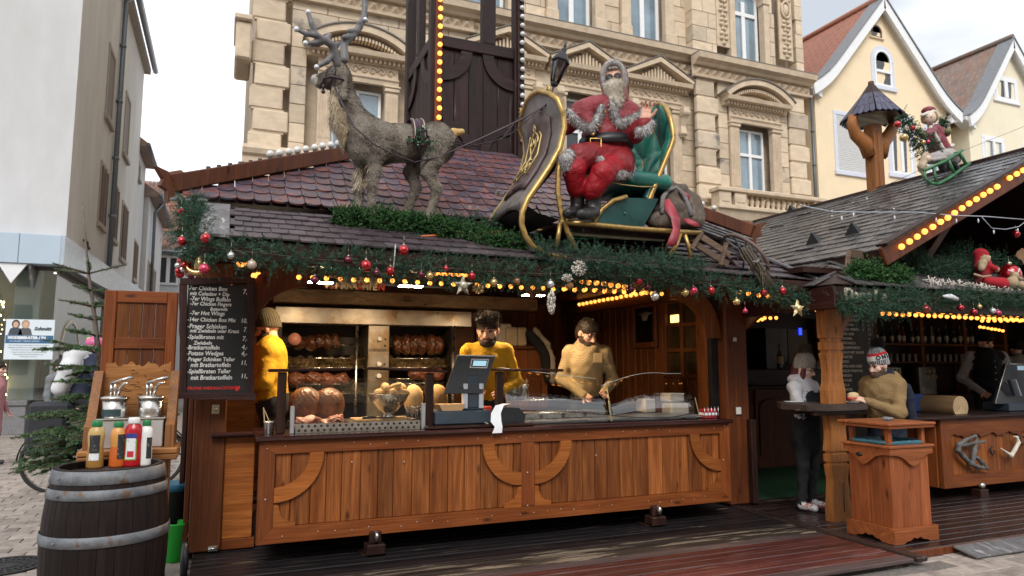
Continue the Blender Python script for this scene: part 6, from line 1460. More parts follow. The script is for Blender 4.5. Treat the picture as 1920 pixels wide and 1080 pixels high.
for p in(top[1],top[5]):
 MB().tube([p+Vt((0,0,.0)),p+Vt((0,0,.06)),p+Vt((0,.03,.09)),p+Vt((0,.05,.06)),p+Vt((0,.02,.05))],.016,8).obj('scroll',GT,sl_)
def both(pts,r,nm='runner',n=8):
 q=[P(x,y,Y=YN)for x,y in pts];MB().tube(q,r,n).obj(nm,GT,sl_);MB().tube([p+off for p in q],r,n).obj(nm,GT,sl_)
both([(1052,285),(1047,320),(1046,360),(1052,400),(1064,435),(1080,468)],.026,'side_tube')
both([(1050,416),(1110,421),(1180,428),(1250,433),(1315,437)],.026,'rail')
both([(1000,463),(1025,477),(1060,482)],.026,'runner')
both([(1050,418),(1044,462)],.022,'strut');both([(1276,438),(1268,460),(1255,478)],.022,'strut');both([(1284,440),(1291,462),(1296,484)],.022,'strut')
MB().tube([FV[9],FV[10],P(978,431,Y=YF_),P(1087,438,Y=YF_),P(1200,444,Y=YF_),P(1300,450,Y=YF_)],.024,8).obj('runner',GT,sl_)
DKB=mat('dark_brown_body',(.022,.017,.016),rough=.55,var=.3,vs=5)
c_=[P(x,y,Y=YN+.03)for x,y in((1047,300),(1040,320),(1010,355),(988,385),(1010,400),(1050,412))]
MB().add([tuple(p)for p in c_]+[tuple(p+off*.93)for p in c_],[(i,i+1,i+7,i+6)for i in range(5)]).obj('inner_body',DKB,sl_)
fl0=P(1050,412,Y=YN);fl1=P(1310,432,Y=YN)
MB().cb(fl0.x,fl1.x+.05,YN+.02,YF_-.02,fl0.z-.05,fl0.z-.02,.006).obj('floor',W_DK,sl_)
GRN=mat('green_leather',(.014,.16,.11),rough=.3,var=.35,vs=4,bump=.08,bs=40,col2=(.006,.06,.065),c2=(.45,.65),c2s=2.5,spec=.6)
GRD=mat('dark_teal_leather',(.006,.050,.044),rough=.35,var=.35,vs=4,bump=.1,bs=30,spec=.5)
N1,N2=P(1206,418,Y=YN),P(1266,262,Y=YN)
lean=(N2-N1);Hs=lean.length;ld=lean.normalized()
def outline(t_):
 pass
bx_=ld;yv=Vt((0,1,0));nb_=yv.cross(ld)
if nb_.x>0:nb_=-nb_
Wb=(YF_-YN)/2;cen=N1+Vt((0,Wb,0));Htot=Hs+.54
def cp_(v):return cen+ld*min(v,Hs)+Vt((-.04,0,1))*max(0,v-Hs)
def half(v):
 if v<Hs:return Wb*(.80+.2*(v/Hs))
 return Wb*sqrt(max(0,1-((v-Hs)/.545)**2))
nu,nv=64,84;vs_=[]
for j in range(nv+1):
 v=.30+(Htot-.30)*j/nv
 for i in range(nu+1):
  u=-1+2*i/nu;hw=half(v);y=u*hw
  a_=(y+v*.62)/.19;b_=(y-v*.62)/.19
  tuft=(abs(sin(a_*pi/2*1.0))*abs(sin(b_*pi/2)))**.45
  edge=min(1,(1-abs(u))*5,(Htot-v)*8)
  dep=.02+.075*tuft*max(0,edge)**.5-.12*(1-u*u)*.0
  cur=.26*(u*u)*(hw/Wb)
  vs_.append(cp_(v)+yv*y*(1-.05*u*u)+nb_*(dep+cur*.42-.11))
MB().add(vs_,[(j*(nu+1)+i,j*(nu+1)+i+1,(j+1)*(nu+1)+i+1,(j+1)*(nu+1)+i)for j in range(nv)for i in range(nu)],smooth=True).obj('tufted_back',GRN,sl_)
bk_=[]
for j in range(25):
 v=.05+(Htot-.05)*j/24
 for i in range(13):
  u=-1+2*i/12;hw=half(v);bk_.append(cp_(v)+yv*u*hw*(1-.05*u*u)+nb_*(.11*(u*u)*(hw/Wb)-.135))
MB().add(bk_,[(j*13+i,j*13+i+1,(j+1)*13+i+1,(j+1)*13+i)for j in range(24)for i in range(12)],smooth=True).obj('back_shell',DKB,sl_)
edge=[cp_(v)-yv*half(v)*.95+nb_*(.11*half(v)/Wb-.105)for v in[.0+Htot*.999*sin(pi/2*q/22)for q in range(23)]]
edge2=[cp_(v)+yv*half(v)*.95+nb_*(.11*half(v)/Wb-.105)for v in[.0+Htot*.999*sin(pi/2*q/22)for q in range(23)]]
MB().tube(edge+edge2[::-1][1:],.028,8).obj('back_frame',GT,sl_)
b=MB()
for s_ in(-1,1):
 for k_ in range(-2,11):
  c0=.19*2*k_;pts=[]
  for q in range(30):
   v=.32+(Htot-.36)*q/29;y=s_*(v*.62)-s_*c0+.0
   hw=half(v)*.93
   if abs(y)<hw:u=y/half(v);pts.append(cp_(v)+yv*y+nb_*(.11*u*u*half(v)/Wb-.078))
  if len(pts)>2:b.tube(pts,.0045,4)
b.obj('gold_piping',GL,sl_)
sc_=P(1190,352,Y=6.05)
blob('seat_cushion',[rbx(P(1182,352,Y=6.05),(.27,.40,.08),.075,0)],.014,GRN,sl_,k=.05)
MB().tube([P(1140,340,Y=YN+.05),P(1165,346,Y=YN+.03),P(1200,350,Y=YN+.03),P(1232,350,Y=YN+.05)],.006,5).obj('gold_piping',GL,sl_)
sp=[(1113,424),(1118,410),(1130,393),(1150,378),(1175,370),(1236,372),(1226,392),(1206,428),(1160,426)]
MB().prism([(p.x,p.z)for p in[P(x,y,Y=YN)for x,y in sp]],YN+.015,YF_-.02).obj('seat_base',GRD,sl_)
MB().ball(P(1172,400,Y=YN+.01),(.014,.01,.014),8,5).obj('button',GRN,sl_)
both([(1112,424),(1117,409),(1129,392),(1149,376),(1175,369)],.024,'arched_edge')
lt=thing('lantern','black carriage lantern with tinted panes fixed on top of the sleigh shield','lantern',top[3])
la,lb=P(1037,165,Y=6.05),P(1062,78,Y=6.05);ax_=(lb-la).normalized();xv=ax_.orthogonal().normalized();LH=(lb-la).length;LM=frame(xv,ax_.cross(xv),ax_,la)
q=LH/.92
MB().lathe([(.02*q,-.10*q),(.02*q,.02*q),(.06*q,.05*q),(.075*q,.09*q),(.05*q,.12*q)],n=6,M=LM,smooth=False).lathe([(.16*q,.50*q),(.165*q,.52*q),(.12*q,.62*q),(.06*q,.70*q),(.045*q,.72*q),(.05*q,.76*q),(.02*q,.80*q),(.03*q,.83*q),(.004*q,.92*q)],n=6,M=LM,smooth=False).obj('lantern_body',BLACKM,lt)
b=MB();g2=MB()
for i in range(6):
 a0,a1_=i*pi/3,(i+1)*pi/3
 b.tube([LM@Vt((.07*q*cos(a0),.07*q*sin(a0),.11*q)),LM@Vt((.135*q*cos(a0),.135*q*sin(a0),.50*q))],.012*q,6)
 g2.add([LM@Vt((r_*q*cos(a),r_*q*sin(a),z*q))for(r_,a,z)in((.066,a0,.12),(.066,a1_,.12),(.128,a1_,.49),(.128,a0,.49))],[(0,1,2,3)])
b.obj('lantern_frame',BLACKM,lt);g2.obj('panes',glassmat('tinted_lantern_glass',(.55,.50,.46),.05,.06),lt)
MB().ball(LM@Vt((0,0,.3*q)),(.03,.03,.05),8,6).obj('bulb',DEADB,lt)
# ==== Santa figure
RED=cloth('red_leather_coat',(.20,.015,.020),rough=.42);RED2=cloth('dull_red_cape',(.22,.034,.042),rough=.5,bump=.6);REDP=cloth('bright_red_satin',(.27,.008,.014),rough=.36,bump=.6,bs=6.)
SKN=mat('figure_skin',(.60,.33,.24),rough=.55,var=.12,vs=20,sss=.1);BELT=mat('black_belt_leather',(.012,.011,.012),rough=.4);BOOT=mat('worn_black_boot',(.016,.014,.013),rough=.42,var=.4,vs=14,bump=.5,bs=25)
TRIM=mat('grey_fur_base',(.40,.38,.37),rough=1,var=.3,vs=40,bump=1,bs=120);TR1,TR2=mat('grey_fur',(.36,.34,.34),rough=.95,var=.2),mat('white_grey_fur',(.58,.56,.55),rough=.95,var=.2);BR1,BR2=mat('beard_hair',(.60,.54,.44),rough=.9,var=.2),mat('beard_pale',(.74,.69,.60),rough=.9,var=.2)
sa=thing('santa_figure','life size seated Santa figure in red leather coat and sunglasses in the sleigh','santa figure',P(1120,400,Y=5.95))
def s3(px,py,Y):return P(px,py,Y=Y)
pr=[cap(s3(1128,215,6.06),s3(1136,268,6.03),.20,.225,0,.06),ell(s3(1136,262,6.0),(.25,.22,.20),0,.06),ell(s3(1140,300,6.0),(.27,.24,.17),0,.06),
cap(s3(1120,298,5.92),s3(1084,298,5.70),.175,.145,0,.04),cap(s3(1158,303,5.95),s3(1160,312,5.72),.17,.15,0,.05),
cap(s3(1086,304,5.72),s3(1076,320,5.64),.105,.105,2,.03),cap(s3(1076,320,5.62),s3(1080,352,5.68),.105,.09,2,.03),
cap(s3(1150,312,5.70),s3(1130,326,5.52),.115,.11,2,.03),cap(s3(1130,326,5.50),s3(1112,356,5.56),.112,.095,2,.03),
cap(s3(1083,355,5.72),s3(1082,392,5.74),.075,.065,3,.01),cap(s3(1082,397,5.72),s3(1064,400,5.52),.055,.048,3,.02),
cap(s3(1113,360,5.60),s3(1112,392,5.62),.08,.07,3,.01),cap(s3(1112,400,5.60),s3(1090,402,5.40),.058,.05,3,.02),
ell(s3(1128,208,6.06),(.30,.22,.13),1,.05),ell(s3(1092,212,6.0),(.13,.15,.13),1,.05),ell(s3(1172,210,6.0),(.15,.15,.12),1,.05),cap(s3(1095,215,5.95),s3(1108,238,5.86),.08,.05,1,.04),cap(s3(1170,212,5.95),s3(1160,222,5.88),.10,.07,1,.04),
cap(s3(1086,220,6.0),s3(1062,236,5.98),.095,.085,0,.04),cap(s3(1062,236,5.98),s3(1046,242,6.0),.085,.075,0,.03),
cap(s3(1180,215,5.98),s3(1188,248,5.80),.105,.105,0,.05),cap(s3(1188,250,5.80),s3(1208,236,5.62),.105,.085,0,.03),
cap(s3(1150,185,6.02),s3(1145,205,6.04),.075,.085,1,.04)]
bodyV=nets(pr,.015,.03,wob=.007,wobs=24)
hc=s3(1151,152,5.93)
Mh=Matrix.Translation(hc)@Euler((R(6),R(-4),R(-34))).to_matrix().to_4x4()@Matrix.Scale(1.12,4)
def head_prims(skin=0,lips=1,eyem=2,nose=1.0):
 return[ell((0,.015,.035),(.078,.098,.095),skin,.03),ell((0,-.02,-.035),(.062,.075,.082),skin,.03),ell((0,-.066,-.092),(.027,.024,.022),skin,.02),
cap((0,-.086,.012),(0,-.108*nose,-.028),.010,.017,skin,.012),ell((.014,-.092,-.032),(.010,.012,.008),skin,.008),ell((-.014,-.092,-.032),(.010,.012,.008),skin,.008),
ell((0,-.080,.028),(.052,.014,.010),skin,.012),ell((.045,-.055,-.02),(.025,.025,.022),skin,.02),ell((-.045,-.055,-.02),(.025,.025,.022),skin,.02),
dict(ell((.031,-.092,.008),(.018,.014,.010),skin,.008),sub=True),dict(ell((-.031,-.092,.008),(.018,.014,.010),skin,.008),sub=True),
ell((.031,-.077,.007),(.0135,.011,.009),eyem,.002),ell((-.031,-.077,.007),(.0135,.011,.009),eyem,.002),
ell((0,-.087,-.058),(.023,.011,.0055),lips,.004),ell((0,-.085,-.067),(.019,.011,.006),lips,.004),
ell((.080,.015,-.002),(.012,.022,.032),skin,.01),ell((-.080,.015,-.002),(.012,.022,.032),skin,.01),cap((0,.02,-.07),(0,.035,-.20),.056,.062,skin,.03)]
headV=nets(head_prims(4,4,5),.006,.02,Mh)
def hand_prims(side=1,curl=.5,m=0,spread=.16,thumb=1.0):
 """hand in its own frame: wrist at origin, fingers along -z, palm facing -y, thumb on side*x"""
 pr=[rbx((0,0,-.045),(.040,.014,.046),.013,m,.012),cap((0,0,.02),(0,0,-.02),.027,.028,m,.02)]
 for i,(x,l)in enumerate(((.030,.070),(.011,.079),(-.009,.074),(-.028,.058))):
  x*=side;a=curl*1.0;p=Vt((x,0,-.088));an=0;d_=[l*.45,l*.32,l*.27];r_=[.0105,.0095,.0085,.0075];fan=-(i-1.5)*spread*side
  for k_ in range(3):
   an+=a*(.55 if k_==0 else.75);q_=p+Vt((sin(fan)*d_[k_]*cos(an),-sin(an)*d_[k_],-cos(an)*d_[k_]));pr.append(cap(p,q_,r_[k_],r_[k_+1],m,.004));p=q_
 t0=Vt((side*.030,-.004,-.025));t1=t0+Vt((side*.030,-.016*thumb,-.030));t2=t1+Vt((side*.012,-.014*thumb-curl*.012,-.030))
 pr+=[cap(t0,t1,.016,.0125,m,.01),cap(t1,t2,.0125,.009,m,.004)]
 return pr
def hand_at(wrist,fdir,palm,side,curl,m=0,s=1.0,spread=.16,vox=.005):
 """wrist position, finger direction, palm normal"""
 f=Vt(fdir).normalized();p=Vt(palm);p=(p-f*p.dot(f)).normalized();z=-f;y=-p;x=y.cross(z)
 return nets(hand_prims(side,curl,m,spread),vox,.01,frame(x,y,z,wrist)@Matrix.Scale(s,4))
handV=hand_at(s3(1209,226,5.60),(.12,-.1,1),(-.4,-1,.1),-1,.55,4,1.25,.3)
V,F,I=join([bodyV,headV,handV])
npobj('body',V,F,[RED,RED2,REDP,BOOT,SKN,BELT],sa,ids=I)
HM=Mh
hood=[ell((0,.085,.045),(.135,.13,.165),0),cap((0,.09,.15),(.0,.10,.19),.07,.03,0),cap((0,.06,-.05),(0,.03,-.17),.115,.12,0),dict(ell((0,-.10,-.01),(.082,.135,.115),0),sub=True),dict(ell((0,-.02,-.0),(.086,.10,.105),0),sub=True)]
blob('hood',hood,.009,RED2,sa,k=.04,M=HM)
def furred(name,prims,par,vox,mats,base,n,ln,sweep,M=None,k=.03,wd=.006,lift=.6):
 V,F,I=nets(prims,vox,k,M);o=npobj(name,V,F,base,par);fur(name+'_fur',V,F,o,n,ln,wd,mats,np.array(sweep),seed=n%97,lift=lift,kind='stuff');return o
rim=[(sin(a)*.098,-.015-.02*cos(a),.025+cos(a)*.14)for a in[R(-150)+R(300)*i/18 for i in range(19)]]
furred('hood_trim',chain(rim,[.017]*19),sa,.008,[TR1,TR2],TRIM,1300,.016,(0,-.2,-.2),HM)
def trim(name,pts,r,n,ln=.05,sw=(0,-.2,-.7)):furred(name,chain([s3(*p)for p in pts],[r]*len(pts)),sa,.011,[TR1,TR2],TRIM,n,ln,sw)
trim('cape_trim',[(1066,208,5.92),(1076,222,5.84),(1092,236,5.80),(1108,240,5.79),(1119,224,5.80),(1128,200,5.84)],.028,1700)
trim('cape_trim',[(1147,192,5.84),(1152,212,5.80),(1160,232,5.78),(1176,226,5.76),(1192,218,5.76),(1203,212,5.8)],.028,1700)
trim('cuff_trim',[(1198,248,5.56),(1212,244,5.52),(1220,232,5.58),(1212,226,5.68),(1200,236,5.68),(1198,248,5.58)],.036,1300,.035)
trim('coat_trim',[(1126,300,5.58),(1138,316,5.55),(1156,326,5.56),(1176,324,5.66),(1186,312,5.84)],.038,1800,.035)
trim('coat_trim',[(1066,290,5.60),(1060,300,5.58),(1062,312,5.60)],.055,1000,.035)
beard=[ell((0,-.085,-.075),(.082,.058,.075),0,.03),ell((0,-.085,-.16),(.066,.045,.09),0,.04),cap((.0,-.09,-.2),(-.01,-.11,-.275),.045,.018,0,.03),ell((0,-.095,-.045),(.045,.02,.016),0,.01)]
furred('beard',beard,sa,.008,[BR1,BR2],BR2,3200,.055,(0,-.15,-1),HM,wd=.005)
for s_ in(-1,1):
 MB().lathe([(.0,0),(.026,0),(.0265,.004),(.0,.005)],n=18,M=HM@xf((s_*.036,-.106,.006),0,R(90),s=1.25)).obj('sunglass_lens',mat('dark_lens',(.015,.008,.009),rough=.08),sa)
 MB().tube([HM@Vt((s_*.033+.027*cos(a),-.100,.006+.027*sin(a)))for a in[i*pi/8 for i in range(16)]],.003,5,closed=True).tube([HM@Vt((s_*.058,-.097,.01)),HM@Vt((s_*.088,.0,.012))],.003,5).obj('glasses_frame',BLACKM,sa)
MB().tube([HM@Vt((-.008,-.1,.008)),HM@Vt((.008,-.1,.008))],.003,5).obj('glasses_bridge',BLACKM,sa)
furred('forehead_hair',[ell((0,-.060,.095),(.05,.03,.02),0)],sa,.008,[mat('ginger_grey_hair',(.30,.22,.15),rough=.9)],TRIM,350,.018,(0,-.5,-.2),HM)
def ellr(py,Y,rx,ry,n=28,lift=0):
 c=s3(1136,py,Y);return[c+Vt((cos(a)*rx,sin(a)*ry,.02*cos(a)))for a in[2*pi*i/n for i in range(n)]]
b=MB();up_,lo_=ellr(262,6.0,.262,.236),ellr(280,6.0,.272,.245)
b.add(up_+lo_,[(i,(i+1)%28,(i+1)%28+28,i+28)for i in range(28)],smooth=True);bo_=b.obj('belt',BELT,sa);m3=bo_.modifiers.new('thickness','SOLIDIFY');m3.thickness=.02
BRS=mat('brass',(.50,.33,.10),rough=.3,metal=.9)
q0=s3(1117,271,5.745);MB().tube([q0+Vt((dx,dx*-.35,dz))for dx,dz in((-.05,-.06),(.05,-.06),(.05,.06),(-.05,.06))],.009,6,closed=True).obj('buckle',BRS,sa)
for(x,y,Y)in((1134,210,5.83),(1122,235,5.78),(1112,252,5.75),(1105,288,5.66)):MB().ball(s3(x,y,Y),.018,8,6).obj('button',BRS,sa)
# ==== sack behind the seat, cart and wheel
sk=thing('gift_sack','stuffed brown gift sack with rope and red ribbon at the back of the sleigh','sack',P(1265,430,Y=5.95))
SACK=mat('brown_sackcloth',(.085,.062,.045),rough=.85,var=.4,vs=7,bump=.6,bs=25,col2=(.19,.15,.12),c2=(.5,.66),c2s=5)
kp=lambda x,y,Y=5.95:P(x,y,Y=Y)
blob('sack_body',[ell(kp(1255,402),(.24,.26,.22),0),ell(kp(1280,395),(.20,.24,.22),0),ell(kp(1262,372),(.17,.2,.16),0),ell(kp(1245,355),(.10,.12,.10),0),ell(kp(1292,412,5.8),(.16,.16,.12),0),ell(kp(1238,415,5.75),(.14,.12,.10),0)],.014,SACK,sk,k=.05,wob=.022,wobs=17)
ROPE=mat('dark_rope',(.17,.16,.16),rough=.9,var=.4,vs=60,bump=.8,bs=90)
MB().tube([kp(1240,392,5.66),kp(1243,370,5.7),kp(1252,356,5.78),kp(1268,352,5.8),kp(1282,365,5.72),kp(1292,390,5.68),kp(1296,405,5.66)],.024,8).tube([kp(1248,358,5.8),kp(1244,350,5.9),kp(1256,347,5.95),kp(1268,352,5.85)],.022,8).tube([kp(1243,372,5.7),kp(1241,400,5.64)],.02,8).obj('rope',ROPE,sk)
RIB=mat('faded_red_ribbon',(.30,.035,.05),rough=.55,var=.3,vs=9,bump=.3,bs=20)
def ribbon(pts,wv,par=sk):
 b=MB();v=[]
 for i,(x,y,Y)in enumerate(pts):
  p=kp(x,y,Y);v+=[p+Vt((-wv[i],.02*sin(i*1.7),0)),p+Vt((wv[i],-.02*sin(i*1.7),.01))]
 b.add(v,[(2*i,2*i+1,2*i+3,2*i+2)for i in range(len(pts)-1)],smooth=True);o=b.obj('ribbon',RIB,par);m=o.modifiers.new('thickness','SOLIDIFY');m.thickness=.008
ribbon([(1250,375,5.68),(1256,393,5.62),(1266,410,5.58),(1268,430,5.55),(1263,448,5.53),(1258,462,5.54)],[.03,.05,.06,.055,.05,.05]);ribbon([(1285,412,5.62),(1298,420,5.58),(1308,426,5.56)],[.035,.045,.04]);ribbon([(1275,358,5.8),(1285,368,5.72),(1288,378,5.7)],[.02,.035,.03])
cr=thing('wooden_handcart','weathered grey wooden slat cart lying on the roof behind the sleigh','cart',P(1350,470,Y=5.75))
for i in range(4):
 a,b_=P(1300+i*6,428-i*3,Y=5.75+.11*i),P(1395+i*4,462-i*4,Y=5.75+.11*i);MB().beam(a,b_,.085,.022,.005).obj('slat',W_GREY,cr)
for(a,b_)in(((1308,440),(1368,478)),((1300,455),(1365,497))):MB().beam(P(*a,Y=5.62),P(*b_,Y=5.62),.03,.07,.006).obj('side_board',W_CRATE,cr)
MB().beam(P(1316,435,Y=5.6),P(1296,468,Y=5.6),.05,.03,.005).beam(P(1362,455,Y=5.6),P(1350,498,Y=5.6),.05,.03,.005).obj('leg',W_CRATE,cr)
wc=P(1396,478,Y=5.6);wh=thing('wagon_wheel','small old spoked wooden wagon wheel leaning at the right end of the roof','wagon wheel',wc)
ua=(P(1376,446,Y=5.45)-P(1424,524,Y=5.45))/2;va=Vt((-.06,.22,.05));ua=ua*.98
WR=mat('wheel_wood',(.12,.075,.065),rough=.6,var=.3,vs=14,bump=.3,bs=40)
MB().tube([wc+ua*cos(a)+va*sin(a)for a in[2*pi*i/28 for i in range(28)]],.020,8,closed=True).obj('rim',WR,wh)
for i in range(10):a=2*pi*i/10;MB().tube([wc+(ua*cos(a)+va*sin(a))*.12,wc+(ua*cos(a)+va*sin(a))*.95],.011,6).obj('spoke',W_GREY,wh)
hn=ua.cross(va).normalized();MB().tube([wc-hn*.06,wc+hn*.06],.035,10).obj('hub',WR,wh)
brm=thing('twig_broom','bound bundle of brushwood twigs resting across the wagon wheel','broom',P(1425,505,Y=5.45));b=MB()
for i in range(90):
 o1,o2=Vt((rnd.gauss(0,.022),rnd.gauss(0,.022),rnd.gauss(0,.022))),Vt((rnd.gauss(0,.05),rnd.gauss(0,.05),rnd.gauss(0,.045)))
 b.tube([P(1400,470,Y=5.5)+o1,P(1422,505,Y=5.42)+o1*1.2,P(1440+ru(-10,8),528+ru(-6,14),Y=5.38)+o2],[.006,.006,.002],4)
b.obj('twigs',mat('brushwood',(.11,.085,.06),rough=.9,var=.4,vs=30),brm,kind='stuff')
MB().tube([P(1412,490,Y=5.38),P(1418,492,Y=5.36),P(1424,486,Y=5.42)],.014,6).obj('binding',ROPE,brm)
CAB=mat('orange_cable',(.55,.13,.03),rough=.5);GRNS=mat('green_strap',(.02,.25,.09),rough=.6)
MB().tube([roofp(x,y,.03)for x,y in((790,443),(900,436),(985,434),(1010,428),(1060,424),(1100,424))],.009,6).obj('cable',CAB,label='orange cable lying across the roof under the sleigh front',cat='cable',loc=roofp(985,434,.03))
MB().tube([roofp(x,y,.05)for x,y in((1165,440),(1205,447),(1240,462),(1262,472))],.009,6).obj('cable',CAB,label='orange cable running down behind the red ribbon',cat='cable',loc=roofp(1205,447,.05))
a,b_,c_=P(1005,385,Y=6.1),P(1030,432,Y=6.1),P(1150,447,Y=6.1)
MB().tube([a,b_],.014,6,flat=.3).tube([P(1078,447,Y=5.85),c_,P(1160,430,Y=6.1)],.016,6,flat=.3).obj('strap',GRNS,label='green lashing strap tying the sleigh to the roof',cat='strap',loc=b_)
MB().tube([P(1062,438,Y=5.9),P(1170,446,Y=5.9),P(1245,450,Y=5.9)],.018,6).obj('tent_pole',mat('cream_pole',(.5,.44,.32),rough=.5),label='thin cream pole lying under the sleigh rail',cat='pole',loc=P(1170,446,Y=5.9))
# ==== drinks stall on the right
rs_=thing('drinks_stall','dark wooden drinks stall with steep shingled gable roof at the right','market stall',(9,7,0))
ex0=5.62;EY=5.10;EZ=2.40
RX,RZ=9.62,4.375;LX,LZ=6.42,2.80;GY2=5.15
MB().bx(5.56,15.5,9.3,9.36,0,2.6).obj('back_wall',W_DK,rs_);MB().bx(15.4,15.5,5.3,9.3,0,2.6).obj('side_wall',W_DK,rs_)
MB().bx(5.56,15.5,5.45,9.4,2.56,2.62).obj('ceiling',W_DK,rs_)
MB().cb(5.66,10.9,5.12,5.16,2.15,2.385,.01).obj('fascia_board',W_DK,rs_);MB().cb(5.62,5.66,5.12,7.0,2.15,2.385,.01).obj('fascia_board',wood('oxblood_board',(.035,.010,.009),(.06,.018,.016),'y',rough=.35,knots=0),rs_)
MB().bx(5.66,10.9,5.16,5.6,2.2,2.24).obj('eave_soffit',W_INX,rs_)
def strip(o,ex,es,n,rows,w_,l_,mats,par,rowh,x0=0,clip=None,maxn=300,name='shingle',thick=.013):
 """shingles on a plane. o origin at the eave, ex along, es up; clip(x, s) keeps a shingle"""
 ex,es=Vt(ex).normalized(),Vt(es).normalized();nn=ex.cross(es)
 if nn.z<0:nn=-nn
 me=MB().prism([(-w_/2+.002,l_),(-w_/2+.002,.008),(-w_/4,0),(w_/4,0),(w_/2-.002,.008),(w_/2-.002,l_)],0,thick,'z').mesh(name,mats)
 L=[]
 dr=(es-nn*.05).normalized();zz=ex.cross(dr);zz=zz if zz.z>0 else-zz
 for j in range(rows):
  for i in range(n):
   x=x0+(i+.5+(.5 if j%2 else 0))*w_;s=-.03+j*rowh
   if clip and not clip(x,s):continue
   p=o+ex*x+es*s+nn*(.012+ru(0,.007));u,v,d=proj(p)
   L.append((0 if(-40<u<1960 and v>-40)else 1,d,p))
 L.sort(key=lambda t:(t[0],t[1]));rest=MB()
 for k_,(vis,d,p)in enumerate(L):
  if vis and k_>maxn:continue
  M=frame(ex,dr,zz,p)@xf((0,0,0),ru(-.012,.012))
  if ex.cross(dr).z<0:M=frame(-ex,dr,zz,p)
  if k_<maxn:put(name,me,M,par)
  else:rest.add([tuple(v.co)for v in me.vertices],[tuple(q.vertices)for q in me.polygons],M=M)
 if rest.v:rest.obj('far_shingles',mats,par,kind='stuff')
WETS=mat('wet_grey_shingle',(.095,.09,.092),rough=.19,var=.4,vs=9,bump=.35,bs=45,col2=(.15,.14,.14),c2=(.5,.7),c2s=6,objvar=.35,aniso=(3,1,1),spec=.75)
po_=Vt((ex0,EY,EZ));p1,p2=Vt((10.9,EY,EZ)),Vt((10.9,5.75,2.72));hp=Vt((6.30,5.75,2.72));lb_=Vt((ex0,8.5,EZ));lt_=Vt((6.30,8.5,2.72))
pent=MB().add([po_,p1,p2,hp,lb_,lt_],[(0,1,2,3),(0,3,5,4)]).obj('pent_roof',W_DK,rs_)
fs=Vt((0,.65,.32));ls=Vt((.68,0,.32))
strip(po_,(1,0,0),fs,42,4,.125,.27,WETS,pent,.19,clip=lambda x,s:x-.05>(s+.2)*.93,maxn=150)
strip(po_,(0,1,0),ls,20,5,.125,.27,WETS,pent,.17,clip=lambda x,s:x-.05>(s+.2)*.86,maxn=110)
mroof=MB().add([(LX,GY2,LZ),(RX,GY2,RZ),(RX,10.55,RZ),(LX,10.55,LZ)],[(0,1,2,3)]).add([(RX,GY2,RZ),(12.8,GY2,LZ),(12.8,10.55,LZ),(RX,10.55,RZ)],[(0,1,2,3)]).add([(LX,GY2,LZ-.14),(LX,10.55,LZ-.14),(RX,10.55,RZ-.14),(RX,GY2,RZ-.14)],[(0,1,2,3)]).obj('gable_roof',W_DK,rs_)
strip(Vt((LX,GY2,LZ)),(0,1,0),(RX-LX,0,RZ-LZ),34,18,.165,.33,WETS,mroof,.205,maxn=298,thick=.018)
MB().bx(LX-.02,LX+.0,GY2,10.5,LZ-.16,LZ+.005).obj('eave_board',W_DK,rs_)
MB().cb(RX-.08,RX+.08,GY2,10.6,RZ-.02,RZ+.045,.015).obj('ridge_board',W_DKZ,rs_)
rk=(Vt((RX,0,RZ))-Vt((LX,0,LZ))).normalized()
MB().beam(Vt((LX-.1,GY2-.03,LZ-.09)),Vt((RX+.1,GY2-.03,RZ-.03)),.05,.20,.01).obj('rake_board',W_RED,rs_)
MB().beam(Vt((LX-.12,GY2-.04,LZ+.035)),Vt((RX+.1,GY2-.04,RZ+.095)),.14,.03,.006).obj('rake_cap',W_DKZ,rs_)
b0,b1=P(1690,462,Y=GY2-.08),P(1918,319,Y=GY2-.08);dd=(b1-b0)/17
bulbs('sloping row of large amber bulbs along the gable rake',b0,b0+dd*20,21,.032,False,up=Vt((0,1,0)),skip=(14,))
x_=MB().prism([(6.5,2.6),(12.7,2.6),(9.62,4.25)],8.6,8.66).obj('gable_wall',W_DKZ,rs_)
MB().beam((8.0,6.1,2.65),(9.5,6.1,4.2),.08,.10,.01).beam((7.62,6.05,2.65),(7.62,6.05,3.3),.09,.09,.01).obj('gable_strut',W_RED,rs_)
def sq(prof,cx_,cy,name,m,par,sc2=(1,1)):
 b=MB();b.lathe([(r*1.414,z)for r,z in prof],(0,0,0),4,M=Matrix.Translation((cx_,cy,0))@Matrix.Diagonal((*sc2,1,1))@Matrix.Rotation(pi/4,4,'Z'),smooth=False);return b.obj(name,m,par)
W_POST=wood('honey_post',(.24,.085,.022),(.42,.17,.050),'z',rough=.5,wear=(.24,.21,.18),wp=(.72,.88))
cp2=thing('carved_post','thick carved honey coloured wooden post holding a standing table','post',(5.91,5.47,0))
sq([(.135,.008),(.135,.10),(.128,.2),(.115,.36),(.112,.43),(.128,.56),(.128,.575),(.108,.58),(.108,.60),(.128,.605),(.128,.68),(.108,.685),(.108,.705),(.13,.71),(.13,.73),(.118,.82),(.112,.92),(.118,1.05),(.13,1.10),(.132,1.22),(.13,1.33),(.113,1.42),(.108,1.52),(.116,1.64),(.128,1.70),(.128,1.715),(.11,1.72),(.11,1.745),(.13,1.75),(.13,1.83),(.11,1.835),(.11,1.87),(.132,1.875),(.135,2.2)],5.91,5.47,'shaft',W_POST,cp2,(.92,.42))
MB().tube([(5.93,5.412,.1),(5.935,5.413,.4)],.004,4).obj('crack',BLACKM,cp2)
tb=thing('standing_table','dark rough edged plank table top fixed around the carved post','table',(5.86,5.55,1.14))
pts=[(5.40,5.33),(5.62,5.27),(5.9,5.25),(6.18,5.28),(6.30,5.40),(6.33,5.62),(6.1,5.95),(5.62,5.97),(5.42,5.7)]
